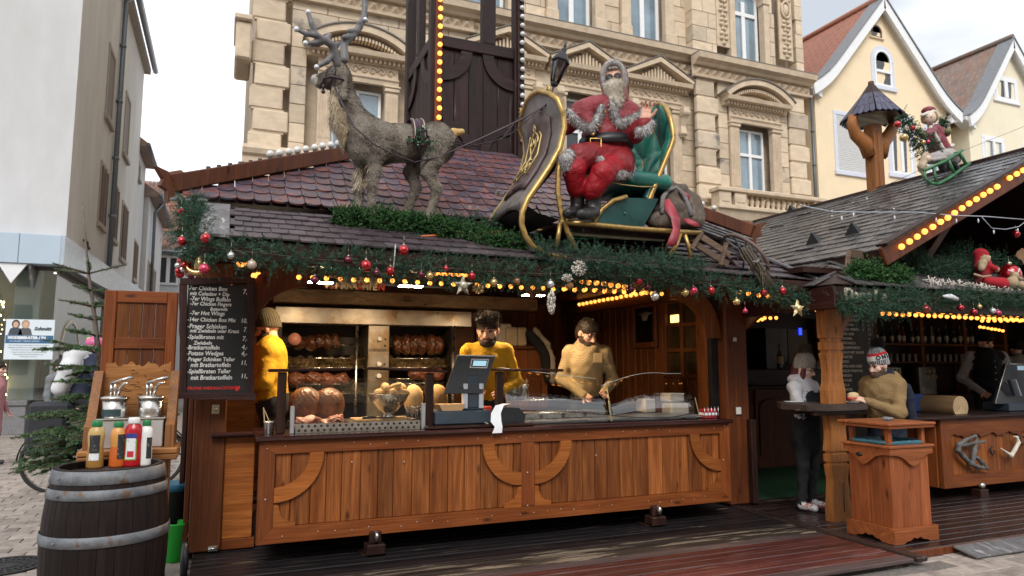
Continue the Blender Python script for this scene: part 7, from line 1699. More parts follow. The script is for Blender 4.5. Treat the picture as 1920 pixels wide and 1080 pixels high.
MB().prism(pts,1.135,1.195,'z').obj('table_top',wood('dark_table',(.035,.024,.02),(.085,.06,.05),'x',rough=.45,wear=(.16,.14,.125),wp=(.6,.72)),tb)
for yy in(5.36,5.62):MB().beam((5.5,yy,1.11),(6.25,yy,1.11),.06,.05,.006).obj('bearer',W_DK,tb)
plank(10.6,10.85,5.36,5.6,.01,2.2,W_RED,rs_,'post',.02)
MB().beam((5.55,6.9,1.75),(5.8,6.2,2.3),.08,.10,.01).obj('corner_brace',W_IN,rs_);MB().beam((6.05,5.55,1.85),(6.35,5.6,2.2),.08,.09,.01).obj('corner_brace',W_IN,rs_)
LET=mat('cream_sign_letter',(.55,.47,.38),rough=.7,var=.2,vs=20)
pa=P(1583,561,Y=5.1);sgn=thing('stall_sign','cream cut out letters on the fascia half covered by fir garland','sign',pa)
for i,ch in enumerate('Dorsla'):ftxt('letter',ch,.165,pa.x+.005+i*.105,5.112,pa.z-.0,LET,sgn,ext=.01,shear=.15,off=.006)
gq=[P(x,y,Y=5.02)for x,y in((1578,567),(1610,572),(1650,569),(1690,564),(1732,560))]
garland('fir garland covering the cream sign letters',gq,[.07,.11,.09,.10,.05],620,gq[1],seed=31,tl=(.08,.15))
gq=[P(x,y,Y=5.05)for x,y in((1750,570),(1765,555),(1800,553),(1840,557),(1880,561),(1925,563),(1980,566))]
garland('bluish fir garland along the right part of the drinks stall eave',gq,[.06,.07,.06,.065,.06,.065,.06],620,gq[2],seed=32)
for a in((1735,580,9,'red','matt red bauble hanging below the covered sign'),(1801,577,6,'red','small shiny red bauble above the bottle shelf'),(1826,585,6,'red','small red bauble left of the gold one over the bar'),(1836,575,5,'gold','tiny gold bauble over the bar'),(1861,583,6,'silver','small silver bauble over the bar'),(1871,587,6,'pink','small rose bauble right of the silver one over the bar'),(1905,439,7,'red','red bauble hanging in the dark gable')):
 bauble(*a[:5],Y=4.98 if a[1]>500 else 5.6,group='baubles on the drinks stall')
MB().tube([P(1768,555,Y=4.98),P(1782,556,Y=4.96),P(1795,561,Y=4.97)],[.01,.03,.02],8).obj('white_bird',mat('white_bird',(.6,.6,.64),rough=.8),label='small white bird ornament in the right hand garland',cat='ornament',loc=P(1782,556,Y=4.96))
bulbs('upper row of large amber bulbs under the drinks stall eave',P(1642,579,Y=5.35),P(1985,592,Y=5.35),25,.030);bulbs('lower row of amber bulbs under the drinks stall eave',P(1655,588,Y=5.6),P(1985,603,Y=5.6),31,.024)
bulbs('third row of amber bulbs deeper under the drinks stall ceiling',P(1841,602,Y=6.6),P(1935,601,Y=6.6),9,.024);bulbs('short amber bulb row above the barman',P(1838,613,Y=7.2),P(1880,620,Y=7.2),7,.024)
bulbs('three amber bulbs behind the carved post',P(1532,581,Y=6.2),P(1540,603,Y=6.2),3,.026)
CHALK=mat('chalk',(.62,.60,.56),rough=.9,var=.25,vs=50);SLB=mat('blackboard',(.010,.011,.012),rough=.55,var=.3,vs=4)
mb2=thing('drinks_menu','tall black chalk drinks menu board behind the carved post','menu board',(7.93,6.9,.95))
MB().cb(7.62,8.30,6.92,6.95,.95,2.32,.006).obj('board',SLB,mb2)
items=['Glühwein weiss','Glühwein rot','mit Schuss','Heisser Aperol','Heisse Liebe','Lumumba','Eierpunsch','Kinderpunsch','Kakao mit Sahne','Jagertee','Grog','Apfelwein heiss','Helles vom Fass','Weizen','Radler','Cola','Wasser','Apfelschorle','Espresso','Tee','mit Rum']
for i,s_ in enumerate(items):
 ftxt('lettering',s_.upper(),.048,7.65+(.06 if i>16 else 0),6.915,2.24-i*.062,CHALK,mb2,shear=.1,off=.0012);ftxt('lettering',['3,5','4,-','5,-','2,5'][i%4],.048,8.17,6.915,2.24-i*.062,CHALK,mb2)
bc2=thing('bar_counter','brown wooden bar counter with carved wavy apron antlers and horseshoes','bar counter',(9.2,5.9,.15))
BX0,BX1,BY2,Z0b,Z1b=7.88,10.6,5.74,.15,.945
MB().bx(BX0+.02,BX1,BY2+.06,6.3,Z0b+.02,Z1b).obj('body',W_DK,bc2);MB().cb(7.40,BX1,BY2-.06,6.45,.95,.99,.012).obj('bar_top',wood('bar_top',(.02,.012,.011),(.045,.027,.024),'x',rough=.3,knots=0),bc2)
MB().prism([(BX0,Z0b),(BX1,Z0b),(BX1,Z0b+.15),(BX0+.17,Z0b+.15)],BY2,BY2+.05).obj('frame_board',W_BOARD,bc2)
MB().prism([(BX0,Z0b),(BX0+.17,Z0b+.15),(BX0+.17,Z1b-.2),(BX0,Z1b)],BY2,BY2+.05).obj('frame_board',W_BOARDZ,bc2)
wav=[(BX0+.17+i*.06,Z1b-.20+.022*sin(i*1.15)+.012*sin(i*2.6))for i in range(int((BX1-BX0-.17)/.06)+1)]
MB().prism([(BX0,Z1b)]+wav+[(BX1,Z1b-.2),(BX1,Z1b)],BY2,BY2+.05).obj('wavy_apron',W_BOARD,bc2)
x=BX0+.17
while x<BX1-.02:plank(x+.002,x+.138,BY2+.028,BY2+.058,Z0b+.14,Z1b-.15,W_OR,bc2);x+=.14
MB().cb(BX0-.02,BX0+.02,BY2+.06,6.3,Z0b,Z1b,.006).obj('end_panel',W_BOARDZ,bc2)
plank(7.42,7.84,6.05,6.09,.2,.945,W_RED,bc2,'set_back_panel')
AW=mat('old_antler',(.10,.095,.09),rough=.6,var=.5,vs=9,bump=.4,bs=30);BONE=mat('bone_antler',(.58,.54,.46),rough=.5,var=.25,vs=9)
def bq(px,py,d=.05):return P(px,py,Y=BY2-d)
h=thing('root_antler','large dark twisted antler mounted on the bar counter front','antler',bq(1815,850))
blob('antler_body',chain([bq(1829,817),bq(1810,825),bq(1798,833),bq(1797,845),bq(1806,856),bq(1818,868),bq(1832,875),bq(1850,879)],[.018,.022,.028,.03,.03,.028,.026,.014])+chain([bq(1797,835),bq(1812,834),bq(1828,830),bq(1845,828)],[.02,.022,.02,.018])+chain([bq(1829,817),bq(1831,828),bq(1827,845),bq(1823,868)],[.018,.02,.03,.028])+chain([bq(1832,858),bq(1842,868),bq(1852,880)],[.024,.026,.016]),.009,AW,h,k=.015,wob=.004,wobs=70)
def shoe(px,py,label,rot=.3,r_=.05):
 p=bq(px,py,.015);MB().tube([p+Vt((cos(a)*r_*.8,0,sin(a)*r_))for a in[R(-60)+rot+R(300)*i/14 for i in range(15)]],.011,6,flat=.6).obj('horseshoe',BLACKM,label=label,cat='horseshoe',loc=p,group='horseshoes on the bar counter')
shoe(1861,845,'rusty horseshoe between the two antlers',2.2,.05);shoe(1917,826,'horseshoe at the right edge above the pale antler',1.6,.055)
h=thing('bone_antler','pale bone coloured antler mounted on the bar counter front','antler',bq(1895,840))
blob('antler_body',chain([bq(1876,840),bq(1887,848),bq(1896,854),bq(1903,843),bq(1910,830),bq(1907,820),bq(1900,818)],[.006,.014,.026,.024,.022,.016,.007]),.008,BONE,h,k=.012)
for x in(8.5,):MB().cb(x-.07,x+.07,5.68,5.82,.01,.11,.01).cb(x-.1,x+.06,5.68,5.85,.008,.02,.003).obj('support_block',W_DKZ,bc2);MB().ball((x,5.72,.15),.042,10,7).obj('jack_ball',CHROME,bc2)
LOGM=wood('log_side',(.18,.115,.06),(.32,.21,.11),'y',rough=.7,knots=.6);LOGE=mat('log_end',(.50,.36,.20),rough=.75,var=.25,vs=5,bump=.3,bs=40)
lg=thing('half_log','peeled half log with flat underside lying on the bar top','log',(8.42,6.1,.99));A=[R(-38)+R(256)*i/20 for i in range(21)]
pf_=[(8.42+.135*cos(a),1.075+.135*sin(a))for a in A]
MB().prism(pf_,5.86,6.42).obj('log',LOGM,lg);MB().prism([(8.42+(x-8.42)*.985,1.075+(z-1.075)*.985)for x,z in pf_],5.852,5.862).obj('cut_end',LOGE,lg)
b=MB();[b.tube([(8.42+.028*k_*cos(a),5.850,1.075+.028*k_*sin(a))for a in A],.0016,4)for k_ in(1,2,3,4)];b.obj('growth_rings',LOGM,lg)
t2=thing('bar_till','tilted dark touch screen till at the right end of the bar','cash register',(9.75,6.0,.99))
MB().cb(9.42,9.95,5.9,6.25,.992,1.10,.012).obj('cash_drawer',SLATE,t2)
pp=[P(1866,757,Y=5.95),P(1886,682,Y=6.05),P(1955,684,Y=6.05),P(1935,757,Y=5.95)]
MB().add([tuple(p)for p in pp]+[tuple(p+Vt((0,.04,0)))for p in pp],[(0,3,2,1),(4,5,6,7),(0,1,5,4),(1,2,6,5),(2,3,7,6),(3,0,4,7)]).obj('screen_back',BLACKP,t2)
MB().tube([pp[0],pp[1],pp[2]],.010,6).obj('screen_edge',CHROME,t2)
for i,(xo,m_)in enumerate(((0,SLATE),(.07,mat('till_side_panel',(.32,.36,.40),rough=.4)))):MB().beam(P(1902+i*10,742,Y=5.93),P(1892+i*10,712,Y=5.93),.05,.02,.005).obj('stand',m_,t2)
MB().bx(*sorted((P(1908,688,Y=5.94).x,P(1925,688,Y=5.94).x)),5.935,5.945,P(1908,694,Y=5.94).z,P(1908,686,Y=5.94).z).obj('customer_display',emat('lcd_bar',(.3,.45,.55),.35),t2)
bb2=thing('back_bar','dark back bar with bottle shelf glasses and beer taps','back bar',(11,8.9,0))
MB().cb(9.9,15.3,8.9,9.3,0,1.05,.01).obj('worktop',W_DK,bb2)
for z in(1.62,1.95):MB().cb(9.7,15.3,9.0,9.3,z,z+.035,.006).obj('shelf',W_INX,bb2)
for x in(9.7,10.9,12.1,13.3,14.5):MB().cb(x-.04,x+.04,9.05,9.3,1.05,2.56,.01).obj('shelf_upright',W_IN,bb2)
BOTC=[(.02,.03,.015),(.06,.03,.01),(.22,.17,.08),(.02,.02,.025),(.12,.02,.015)]
BOTM=[mat('bottle_glass_%s'%n_,c,rough=.12,var=.1,spec=.7)for n_,c in zip(('green','brown','amber','black','red'),BOTC)];LABM=mat('bottle_label',(.5,.42,.28),rough=.7,var=.2)
bprof=[(.0,0),(.036,0),(.038,.02),(.038,.17),(.030,.20),(.014,.24),(.013,.31),(.015,.315),(.015,.33),(.0,.33)]
BOTL=[MB().lathe(bprof,n=10).mesh('bottle',m)for m in BOTM];LBL=MB().lathe([(.0388,.06),(.0388,.14)],n=10,cap=False).mesh('label',LABM)
nm_=0;posn=['far left','left','middle','right']
for i in range(22):
 x=9.95+i*.19+ru(-.05,.05);k_=rnd.randrange(5)
 o=put('bottle',BOTL[k_],xf((x,9.08,1.985),s=(1,1,ru(.8,1.1))),None,label='%s liquor bottle on the upper back bar shelf'%['green','brown','amber','black','dark red'][k_],cat='bottle',group='liquor bottles on the upper back bar shelf, alike in colour')
 o['group']='bottles on the back bar shelf';put('label',LBL,xf((x,9.08,1.985)),o)
GLS=mat('drinking_glass',(.30,.27,.22),rough=.15,var=.2,spec=.8);GM=MB().lathe([(.025,0),(.034,.14),(.031,.14),(.022,.01)],n=10,cap=False).mesh('glass',GLS)
for i in range(24):put('drinking_glass',GM,(9.85+i*.16,9.1,1.655),None,label='plain glass in the row under the bottle shelf',cat='glass',group='glasses on the lower back bar shelf')
for i,x in enumerate((11.1,12.0)):
 tp=thing('beer_tap',['left','right'][i]+' steel beer tap column with three handles on the back bar','beer tap',(x,8.95,1.05),'beer taps on the back bar')
 MB().cb(x-.22,x+.22,8.92,9.0,1.05,1.55,.01).obj('tap_column',mat('dull_steel',(.35,.33,.30),rough=.35,metal=.8),tp)
 for k_ in(-1,0,1):MB().tube([(x+k_*.11,8.9,1.42),(x+k_*.11,8.84,1.41),(x+k_*.11,8.83,1.34)],.010,6).lathe([(.010,0),(.016,.06),(.012,.10)],(x+k_*.11,8.88,1.42),8).obj('tap_handle',mat('brass_tap',(.5,.35,.15),rough=.3,metal=.9),tp)
bx0=P(1724,745,Y=6.3);MB().cb(bx0.x-.12,bx0.x+.10,6.3,6.4,.99,1.22,.02).obj('water_container',mat('blue_plastic',(.03,.07,.22),rough=.35),label='blue plastic container behind the bearded customer',cat='container',loc=(bx0.x,6.35,.99))
MB().cb(9.35,9.9,8.6,8.7,2.05,2.2,.01).obj('wall_clutter',W_IN,rs_)if 0 else None
pb2=thing('passage_bar','dark paneled bar counter at the back of the passage','bar counter',(8.0,8.6,0))
MB().cb(5.6,9.6,8.50,8.9,1.22,1.27,.01).cb(5.6,9.6,8.62,8.9,1.27,1.52,.008).obj('bar_top',W_DK,pb2)
MB().bx(5.6,9.6,8.58,8.85,.015,1.22).obj('bar_front',W_RED,pb2)
for i in range(4):
 x=5.8+i*.95;MB().prism([(x,.2),(x+.82,.2),(x+.82,.95),(x+.7,1.05),(x+.41,1.08),(x+.12,1.05),(x,.95)],8.545,8.58).obj('bar_panel',W_RED,pb2)
 MB().cb(x-.08,x-.03,8.54,8.58,.02,1.2,.006).obj('bar_stile',W_RED,pb2)
fr=thing('drinks_fridge','black fridge with a pale side panel and small blue light on the passage bar','fridge',(8.7,9.0,1.52))
a,c_=P(1435,615,Y=8.95),P(1478,690,Y=8.95);e_=P(1516,615,Y=8.95)
MB().bx(a.x,c_.x,8.95,9.25,1.522,a.z).obj('black_door',BLACKP,fr);MB().bx(c_.x+.01,e_.x-.05,8.94,9.2,1.6,a.z-.01).obj('pale_panel',mat('dull_pale_panel',(.16,.135,.11),rough=.6),fr)
MB().bx(P(1498,620,Y=8.93).x,P(1503,620,Y=8.93).x,8.925,8.935,P(1498,628,Y=8.93).z,P(1498,615,Y=8.93).z).obj('blue_light',emat('blue_led',(.02,.05,1),1.5),fr)
bt=P(1465,685,Y=8.65);o=put('bottle',BOTL[1],xf((bt.x,8.68,1.522),s=1.2),None,label='brown bottle standing on the passage bar before the fridge',cat='bottle')
put('label',LBL,xf((bt.x,8.68,1.522),s=1.2),o)
for i in range(9):put('drinking_glass',GM,(8.95+i*.07,8.7,1.522),None,label='plain glass on the passage bar right of the brown bottle',cat='glass',group='glasses on the passage bar')
MB().cb(7.62,7.68,9.22,9.28,1.6,1.9,.004).obj('price_strip',WHITEP,label='narrow pale price strip on the passage back wall',cat='price strip',loc=(7.65,9.25,1.6))
MB().prism([(5.55,2.60),(6.4,2.55),(6.4,2.50),(5.55,2.55)],6.0,9.3).obj('passage_cloth',CLOTH,rs_)
def pent_p(px,py,Y):return P(px,py,Y=Y)
cr2=thing('wooden_crate','weathered open wooden crate tipped on the eave of the drinks stall','crate',P(1625,500,Y=5.45))
def cbm(a,b_,w_=.10,t_=.018):return MB().beam(P(*a,Y=5.42),P(*b_,Y=5.42),t_,w_,.003)
for(a,b_)in(((1596,475),(1646,484)),((1594,494),(1642,503))):cbm(a,b_).obj('slat',W_CRATE,cr2)
for(a,b_)in(((1592,470),(1586,514)),((1648,480),(1640,512))):MB().beam(P(*a,Y=5.40),P(*b_,Y=5.40),.022,.055,.004).obj('corner_post',W_CRATE,cr2)
for(a,b_)in(((1648,482),(1663,480)),((1644,498),(1658,494))):MB().beam(P(*a,Y=5.42),P(b_[0],b_[1],Y=5.62),.018,.10,.003).obj('slat',W_CRATE,cr2)
MB().beam(P(1594,488,Y=5.62),P(1640,492,Y=5.62),.018,.22,.003).obj('back_slat',W_CRATE,cr2)
gm=[P(x,y,Y=q)for x,y,q in((1598,512,5.28),(1625,518,5.25),(1660,517,5.25),(1685,520,5.25),(1697,525,5.25))]
garland('bright green leafy heap spilling from the wooden crate',gm,[.08,.11,.16,.13,.06],900,gm[2],MOSS,'leafy_heap','greenery',npn=26,nl=.03,nw=.012,seed=41,tl=(.06,.12),droop=-.4)
gm=[P(x,y,Y=5.5)for x,y in((1705,495),(1730,500),(1760,512),(1800,505),(1830,510))]
garland('dark fir branches piled behind the stick garland',gm,[.12,.14,.10,.10,.08],760,gm[1],seed=42,tl=(.09,.17),droop=-.2)
gm=[P(x,y,Y=5.75)for x,y in((1775,475),(1800,475),(1830,480),(1870,490),(1900,500))]
garland('upper fir sprays in the shadow of the gable',gm,[.08,.08,.07,.06,.06],380,gm[1],seed=43,tl=(.09,.16))
MB().cb(P(1750,490,Y=5.65).x,P(1820,490,Y=5.65).x,5.65,5.95,P(1780,520,Y=5.65).z,P(1780,487,Y=5.65).z,.01).obj('old_box',W_CRATE,label='old wooden box behind the fir branches under the gable',cat='box',loc=(P(1785,490,Y=5.8).x,5.8,P(1780,520,Y=5.65).z))
STK=mat('pale_driftwood',(.50,.45,.41),rough=.8,var=.3,vs=30)
sg2=thing('stick_garland','pale driftwood stick garland along the drinks stall eave','garland',P(1830,540,Y=5.15));b=MB()
for i in range(170):
 t_=rdm();c=P(1735+t_*200,528+t_*22+ru(-5,4),Y=5.16+ru(0,.08));d=Vt((rnd.gauss(0,1),rnd.gauss(0,.6),rnd.gauss(0,.8))).normalized()*ru(.03,.055);b.tube([c-d,c+d],[.006,.008],5)
b.obj('sticks',STK,sg2,kind='stuff')
RDF=mat('red_felt',(.34,.008,.018),rough=.9,var=.2,vs=20,bump=.3,bs=60);BUR=mat('burlap_beige',(.36,.27,.17),rough=.9,var=.25,vs=30,bump=.4,bs=80)
q=lambda x,y,Y=5.32:P(x,y,Y=Y)
sd2=thing('santa_doll','small felt Santa doll with burlap beard standing on the stall eave','doll',q(1842,530))
blob('doll_body',chain([q(1846,505),q(1840,478)],[.09,.075],0)+[cap(q(1842,520),q(1840,530),.085,.07,2)]+chain([q(1836,476),q(1836,492),q(1832,500)],[.065,.05,.03],0)+chain([q(1852,497,5.26),q(1866,503,5.2)],[.035,.03],0)+[ell(q(1869,505,5.2),(.03,.03,.035),1),ell(q(1847,487,5.26),(.05,.05,.05),1),cap(q(1842,494,5.25),q(1840,503,5.24),.05,.035,1),ell(q(1853,482,5.24),(.018,.02,.018),1)],.008,[RDF,BUR,mat('dark_red_felt',(.16,.006,.012),rough=.9)],sd2,k=.015)
MB().tube([q(1826,514,5.24),q(1842,519,5.22),q(1858,517,5.24)],.014,6).obj('hem',BUR,sd2);MB().ball(q(1852,483,5.3),.032,8,6).obj('pompom',WHITEP,sd2)
bb_=bauble(1893,515,20,'red','very large glossy red ball beside the felt Santa',Y=5.36,group='baubles on the drinks stall')
td=thing('toy_reindeer','beige burlap toy reindeer in a red coat lying on the stall eave','toy',q(1880,535))
blob('toy_body',[cap(q(1852,527,5.22),q(1878,532,5.2),.05,.075,1),ell(q(1897,530,5.2),(.075,.07,.07),0),ell(q(1902,517,5.2),(.055,.05,.05),0),cap(q(1906,520,5.2),q(1916,523,5.2),.03,.018,0),ell(q(1915,535,5.2),(.06,.06,.05),0)],.008,[BUR,RDF],td,k=.02)
for(a,b_)in(((1899,510),(1890,506)),((1908,513),(1912,503))):MB().tube([q(*a,5.18),q(*b_,5.16)],[.012,.006],6).obj('ear',WHITEP,td)
MB().prism([(P(1905,480,Y=5.5).x+u*.01,P(1905,480,Y=5.5).z+v*.01)for u,v in((0,0),(4,6),(9,8),(14,11),(20,9),(20,-6),(14,-10),(10,-4),(5,-3))],5.5,5.51).obj('dry_leaf',mat('dry_brown_leaf',(.19,.10,.05),rough=.8,var=.3,vs=9),label='large dry brown leaf at the right edge under the gable',cat='leaf',loc=P(1912,485,Y=5.5))
b=P(1788,405,Y=5.1);cst=thing('fairy_cable','white fairy light cable sagging across the open gable','string lights',b)
MB().tube([P(x,y,Y=5.05)for x,y in((1500,385),(1560,397),(1620,398),(1720,398),(1788,404),(1850,406),(1925,412))],.006,5).tube([P(x,y,Y=5.05)for x,y in((1840,406),(1860,428),(1885,430),(1910,425),(1930,410))],.005,5).obj('cable',mat('grey_cable',(.33,.36,.42),rough=.5),cst)
for(x,y)in((1578,405),(1677,404),(1755,408),(1793,410),(1834,410),(1863,431),(1908,428),(1600,398)):MB().lathe([(.004,0),(.010,-.02),(.008,-.035),(.002,-.05)],P(x,y,Y=5.05),8).obj('led',mat('clear_led',(.55,.6,.66),rough=.2),cst)
def onroof(px,py,off=.03):
 d=CAMM@Vt(((px-960)/FPX,(540-py)/FPX,-1.0));n_=Vt((-(RZ-LZ),0,RX-LX)).normalized();q_=Vt((LX,GY2,LZ))+n_*off;o=Vt((0,0,CAMZ));return o+d*((q_-o).dot(n_)/d.dot(n_))
for(px,py)in((1611,437),(1490,397),(1535,455)):p=onroof(px,py);MB().add([p,p+Vt((0,.22,0)),p+Vt((.16,.11,.10)),p+Vt((.0,.11,.16))],[(0,1,3),(0,3,2),(1,2,3)]).obj('roof_vent',BLACKM,rs_)
for(px,py)in((1588,425),(1468,423),(1520,400),(1640,393),(1525,466)):p=onroof(px,py);MB().beam(p,p+Vt((.05,.34,.02)),.03,.03,.004).obj('snow_bar',BLACKM,rs_)
cst2=thing('roof_fairy_cable','dark fairy light cable lying across the shingled gable roof','string lights',onroof(1600,390))
MB().tube([onroof(x,y,.05)for x,y in((1490,405),(1545,392),(1590,378),(1640,362),(1690,350))],.006,5).tube([onroof(x,y,.05)for x,y in((1600,380),(1660,392),(1720,396),(1780,392))],.006,5).obj('cable',BLACKM,cst2)
for(x,y)in((1560,395),(1600,380),(1625,372),(1560,405),(1676,392),(1510,400)):MB().ball(onroof(x,y,.03),.014,6,4).obj('led',DEADB,cst2)
pz=RZ;py_=7.85;px_=RX+.0
bh=thing('roofed_post','wooden forked post with an octagonal dark shingled hood on the stall ridge','roofed post',(px_,py_,pz))
c_=P(1643,358,Y=py_);px_=c_.x
MB().cb(px_-.10,px_+.10,py_-.10,py_+.10,pz-.3,P(1640,236,Y=py_).z,.012).cb(px_-.03,px_+.03,py_-.115,py_+.115,pz-.2,P(1640,250,Y=py_).z,.008).obj('shaft',W_POST,bh)
FX=bh.location
def bl_(p):return P(p[0],p[1],Y=py_)
for pts in(((1632,292),(1622,268),(1604,252),(1597,232),(1600,218)),((1650,292),(1655,268),(1669,250),(1676,232),(1672,215))):MB().tube([bl_(p)for p in pts],[.10,.10,.085,.07,.06],8,flat=1.3).obj('fork_arm',W_POST,bh)
cz=P(1637,222,Y=py_).z;tz=P(1637,160,Y=py_).z;Ro=.45;ctr=Vt((P(1637,222,Y=py_).x,py_,0))
PURP=mat('dark_violet_shingle',(.050,.046,.085),rough=.38,var=.3,vs=10,objvar=.3,bump=.2,bs=40,spec=.6);hd=MB()
hd.lathe([(Ro*.93,cz-.02),(Ro*.5,cz+.32),(.05,tz)],ctr,8,smooth=False).obj('hood',W_DK,bh)
hdo=[o for o in bh.children if o.name.startswith('hood')][0]
slope_h=tz-cz
for r_ in range(4):
 for sd_ in range(8):
  a0,a1_=sd_*pi/4,(sd_+1)*pi/4;n_=4-r_ if r_<3 else 1
  t0_,t1_=r_/4,(r_+1.25)/4
  def rim(a0,a1_,u,t):rr=Ro*(1-t)*(1.03)+.03;p=Vt((cos(a0)*rr,sin(a0)*rr,0)).lerp(Vt((cos(a1_)*rr,sin(a1_)*rr,0)),u);return ctr+p+Vt((0,0,cz-.05+slope_h*(t if t<1 else 1)+(.06 if t<.1 else.0)*0))
  for i in range(n_):
   u0,u1=i/n_+.01,(i+1)/n_-.01;um=(u0+u1)/2
   o_=[rim(a0,a1_,u0,t0_+.05),rim(a0,a1_,um,t0_),rim(a0,a1_,u1,t0_+.05),rim(a0,a1_,u1,min(t1_,.98)),rim(a0,a1_,u0,min(t1_,.98))]
   nn_2=Vt((cos((a0+a1_)/2),sin((a0+a1_)/2),.8)).normalized()
   MB().add([p+nn_2*.03 for p in o_]+[p+nn_2*.008 for p in o_],[(0,1,2,3,4),(5,9,8,7,6)]+[(k,k+5,(k+1)%5+5,(k+1)%5)for k in range(5)]).obj('shingle',PURP,hdo)
MB().lathe([(.05,tz-.08),(.045,tz+.05),(.03,tz+.06)],ctr,8).obj('finial',W_RED,bh)
dp=lambda x,y,Y=6.5:P(x,y,Y=Y)
dl=thing('sledge_figure','painted girl figure in red coat standing on a green sledge on the ridge','figure',dp(1765,330))
FACE=mat('painted_face',(.62,.47,.38),rough=.4,var=.06);DRED=mat('figure_red_coat',(.17,.015,.03),rough=.5,var=.25,vs=14);FWHT=mat('figure_white_trim',(.55,.52,.46),rough=.8,var=.2,vs=20);OLV=mat('olive_glove',(.13,.12,.05),rough=.6);HAIRB=mat('figure_hair',(.30,.19,.09),rough=.6,var=.3,vs=20)
blob('figure_body',[cap(dp(1752,245),dp(1757,268),.095,.12,0),cap(dp(1757,268),dp(1765,290),.13,.15,0),cap(dp(1750,245,6.42),dp(1735,252,6.3),.055,.05,0),cap(dp(1762,245,6.5),dp(1775,250,6.45),.06,.05,0),ell(dp(1731,254,6.28),(.05,.05,.05),2),ell(dp(1777,247,6.4),(.05,.05,.05),2),ell(dp(1742,221,6.45),(.085,.085,.10),1),cap(dp(1744,235),dp(1750,243),.04,.06,3),cap(dp(1745,238,6.38),dp(1768,278,6.33),.022,.022,3),cap(dp(1752,290,6.4),dp(1786,273,6.4),.03,.03,3),cap(dp(1762,296),dp(1768,318),.055,.05,4),cap(dp(1770,290),dp(1775,312),.055,.05,4)],.010,[DRED,FACE,OLV,FWHT,BLACKP],dl,k=.018)
blob('figure_hair',[ell(dp(1733,222,6.48),(.04,.05,.08),0),ell(dp(1752,220,6.48),(.04,.05,.08),0),ell(dp(1742,214,6.5),(.085,.08,.06),0)],.01,HAIRB,dl,wob=.006,wobs=60)
blob('figure_cap',[ell(dp(1741,208,6.5),(.095,.09,.06),0),cap(dp(1729,216,6.45),dp(1752,209,6.40),.025,.025,1)],.009,[DRED,FWHT],dl,k=.01)
for x in(1738,1746):MB().ball(dp(x,220,6.355),.010,6,4).obj('eye',EYE,dl)
MB().ball(dp(1742.5,229,6.36),(.016,.006,.006),6,4).obj('mouth',DRED,dl)
tr2=thing('toy_fir_tree','little decorated fir tree carried by the girl figure on the sledge','fir tree',dp(1720,270))
V,F,I=needles(*along([dp(1745,290,6.35),dp(1725,262,6.3),dp(1700,235,6.3),dp(1689,217,6.3)],[.17,.13,.08,.02],260,51,tl=(.06,.12)),26,.035,.008,seed=51);npobj('needles',V,F,ND,tr2,ids=I,smooth=False)
for(x,y,r_,c,l_)in((1683,233,.045,'red','red ball at the left tip of the toy fir tree'),(1695,258,.055,'gold','gold ball below the toy fir tree'),(1711,240,.035,'red','small red ball in the middle of the toy fir tree'),(1740,266,.03,'pink','small pink ball low on the toy fir tree'),(1731,267,.03,'gold','small gold ball beside the pink one on the toy fir tree')):put('bauble',BME[c],xf(dp(x,y,6.2),s=r_),None,label=l_,cat='bauble',group='balls on the toy fir tree')
V,F,I=needles(*along([dp(1762,240,6.62),dp(1772,225,6.62)],.08,70,52,tl=(.05,.1)),22,.035,.008,seed=52);npobj('fir_sprig',V,F,ND,dl,ids=I,smooth=False)
d2=thing('lying_doll','grey dressed doll with long fair hair lying across the green sledge','doll',dp(1750,310,6.25));GRYD=mat('grey_doll_dress',(.33,.30,.29),rough=.85,var=.25,vs=14)
blob('doll_body',[cap(dp(1745,298,6.22),dp(1778,292,6.22),.075,.10,0),cap(dp(1778,292,6.22),dp(1790,298,6.2),.10,.08,0),ell(dp(1738,298,6.18),(.055,.055,.055),1),cap(dp(1750,300,6.15),dp(1772,296,6.1),.028,.024,0),cap(dp(1785,306,6.2),dp(1800,322,6.2),.04,.035,2)],.010,[GRYD,FACE,BLACKP],d2,k=.02)
blob('doll_hair',[cap(dp(1736,292,6.2),dp(1728,312,6.18),.05,.05,0),cap(dp(1728,312,6.18),dp(1732,330,6.18),.05,.02,0)],.010,mat('fair_doll_hair',(.38,.30,.21),rough=.8,var=.3,vs=20),d2,wob=.008,wobs=50)
SLG=mat('green_sledge_paint',(.035,.15,.06),rough=.45,var=.3,vs=14,col2=(.2,.22,.16),c2=(.6,.75),c2s=9)
sle=thing('green_sledge','green painted wooden sledge with curved runners on the stall ridge','sledge',dp(1775,340,6.3));b=MB()
for dy in(6.10,6.62):
 MB().tube([P(1733,322,Y=dy),P(1734,334,Y=dy),P(1746,344,Y=dy),P(1760,345,Y=dy),P(1780,334,Y=dy),P(1818,306,Y=dy)],.022,8).obj('runner',SLG,sle);MB().tube([P(1733,320,Y=dy),P(1770,303,Y=dy),P(1804,282,Y=dy)],.022,8).obj('side_rail',SLG,sle)
 for(a,b_)in(((1750,314),(1756,343)),((1778,300),(1790,327)),((1800,286),(1812,309))):MB().tube([P(*a,Y=dy),P(*b_,Y=dy)],.020,8).obj('upright',SLG,sle)
for k_ in range(3):MB().beam(P(1740+k_*26,316-k_*15,Y=6.10),P(1740+k_*26,316-k_*15,Y=6.62),.05,.02,.004).obj('slat',SLG,sle)
MB().tube([P(1420,415,Y=10.5),P(1600,375,Y=7.0),P(1800,285,Y=6.6),P(1925,235,Y=6.6)],.004,4).obj('guy_wire',mat('thin_wire',(.2,.2,.2),rough=.5,metal=.5),label='thin guy wire running up to the right from the ridge',cat='wire',loc=P(1800,285,Y=6.6))
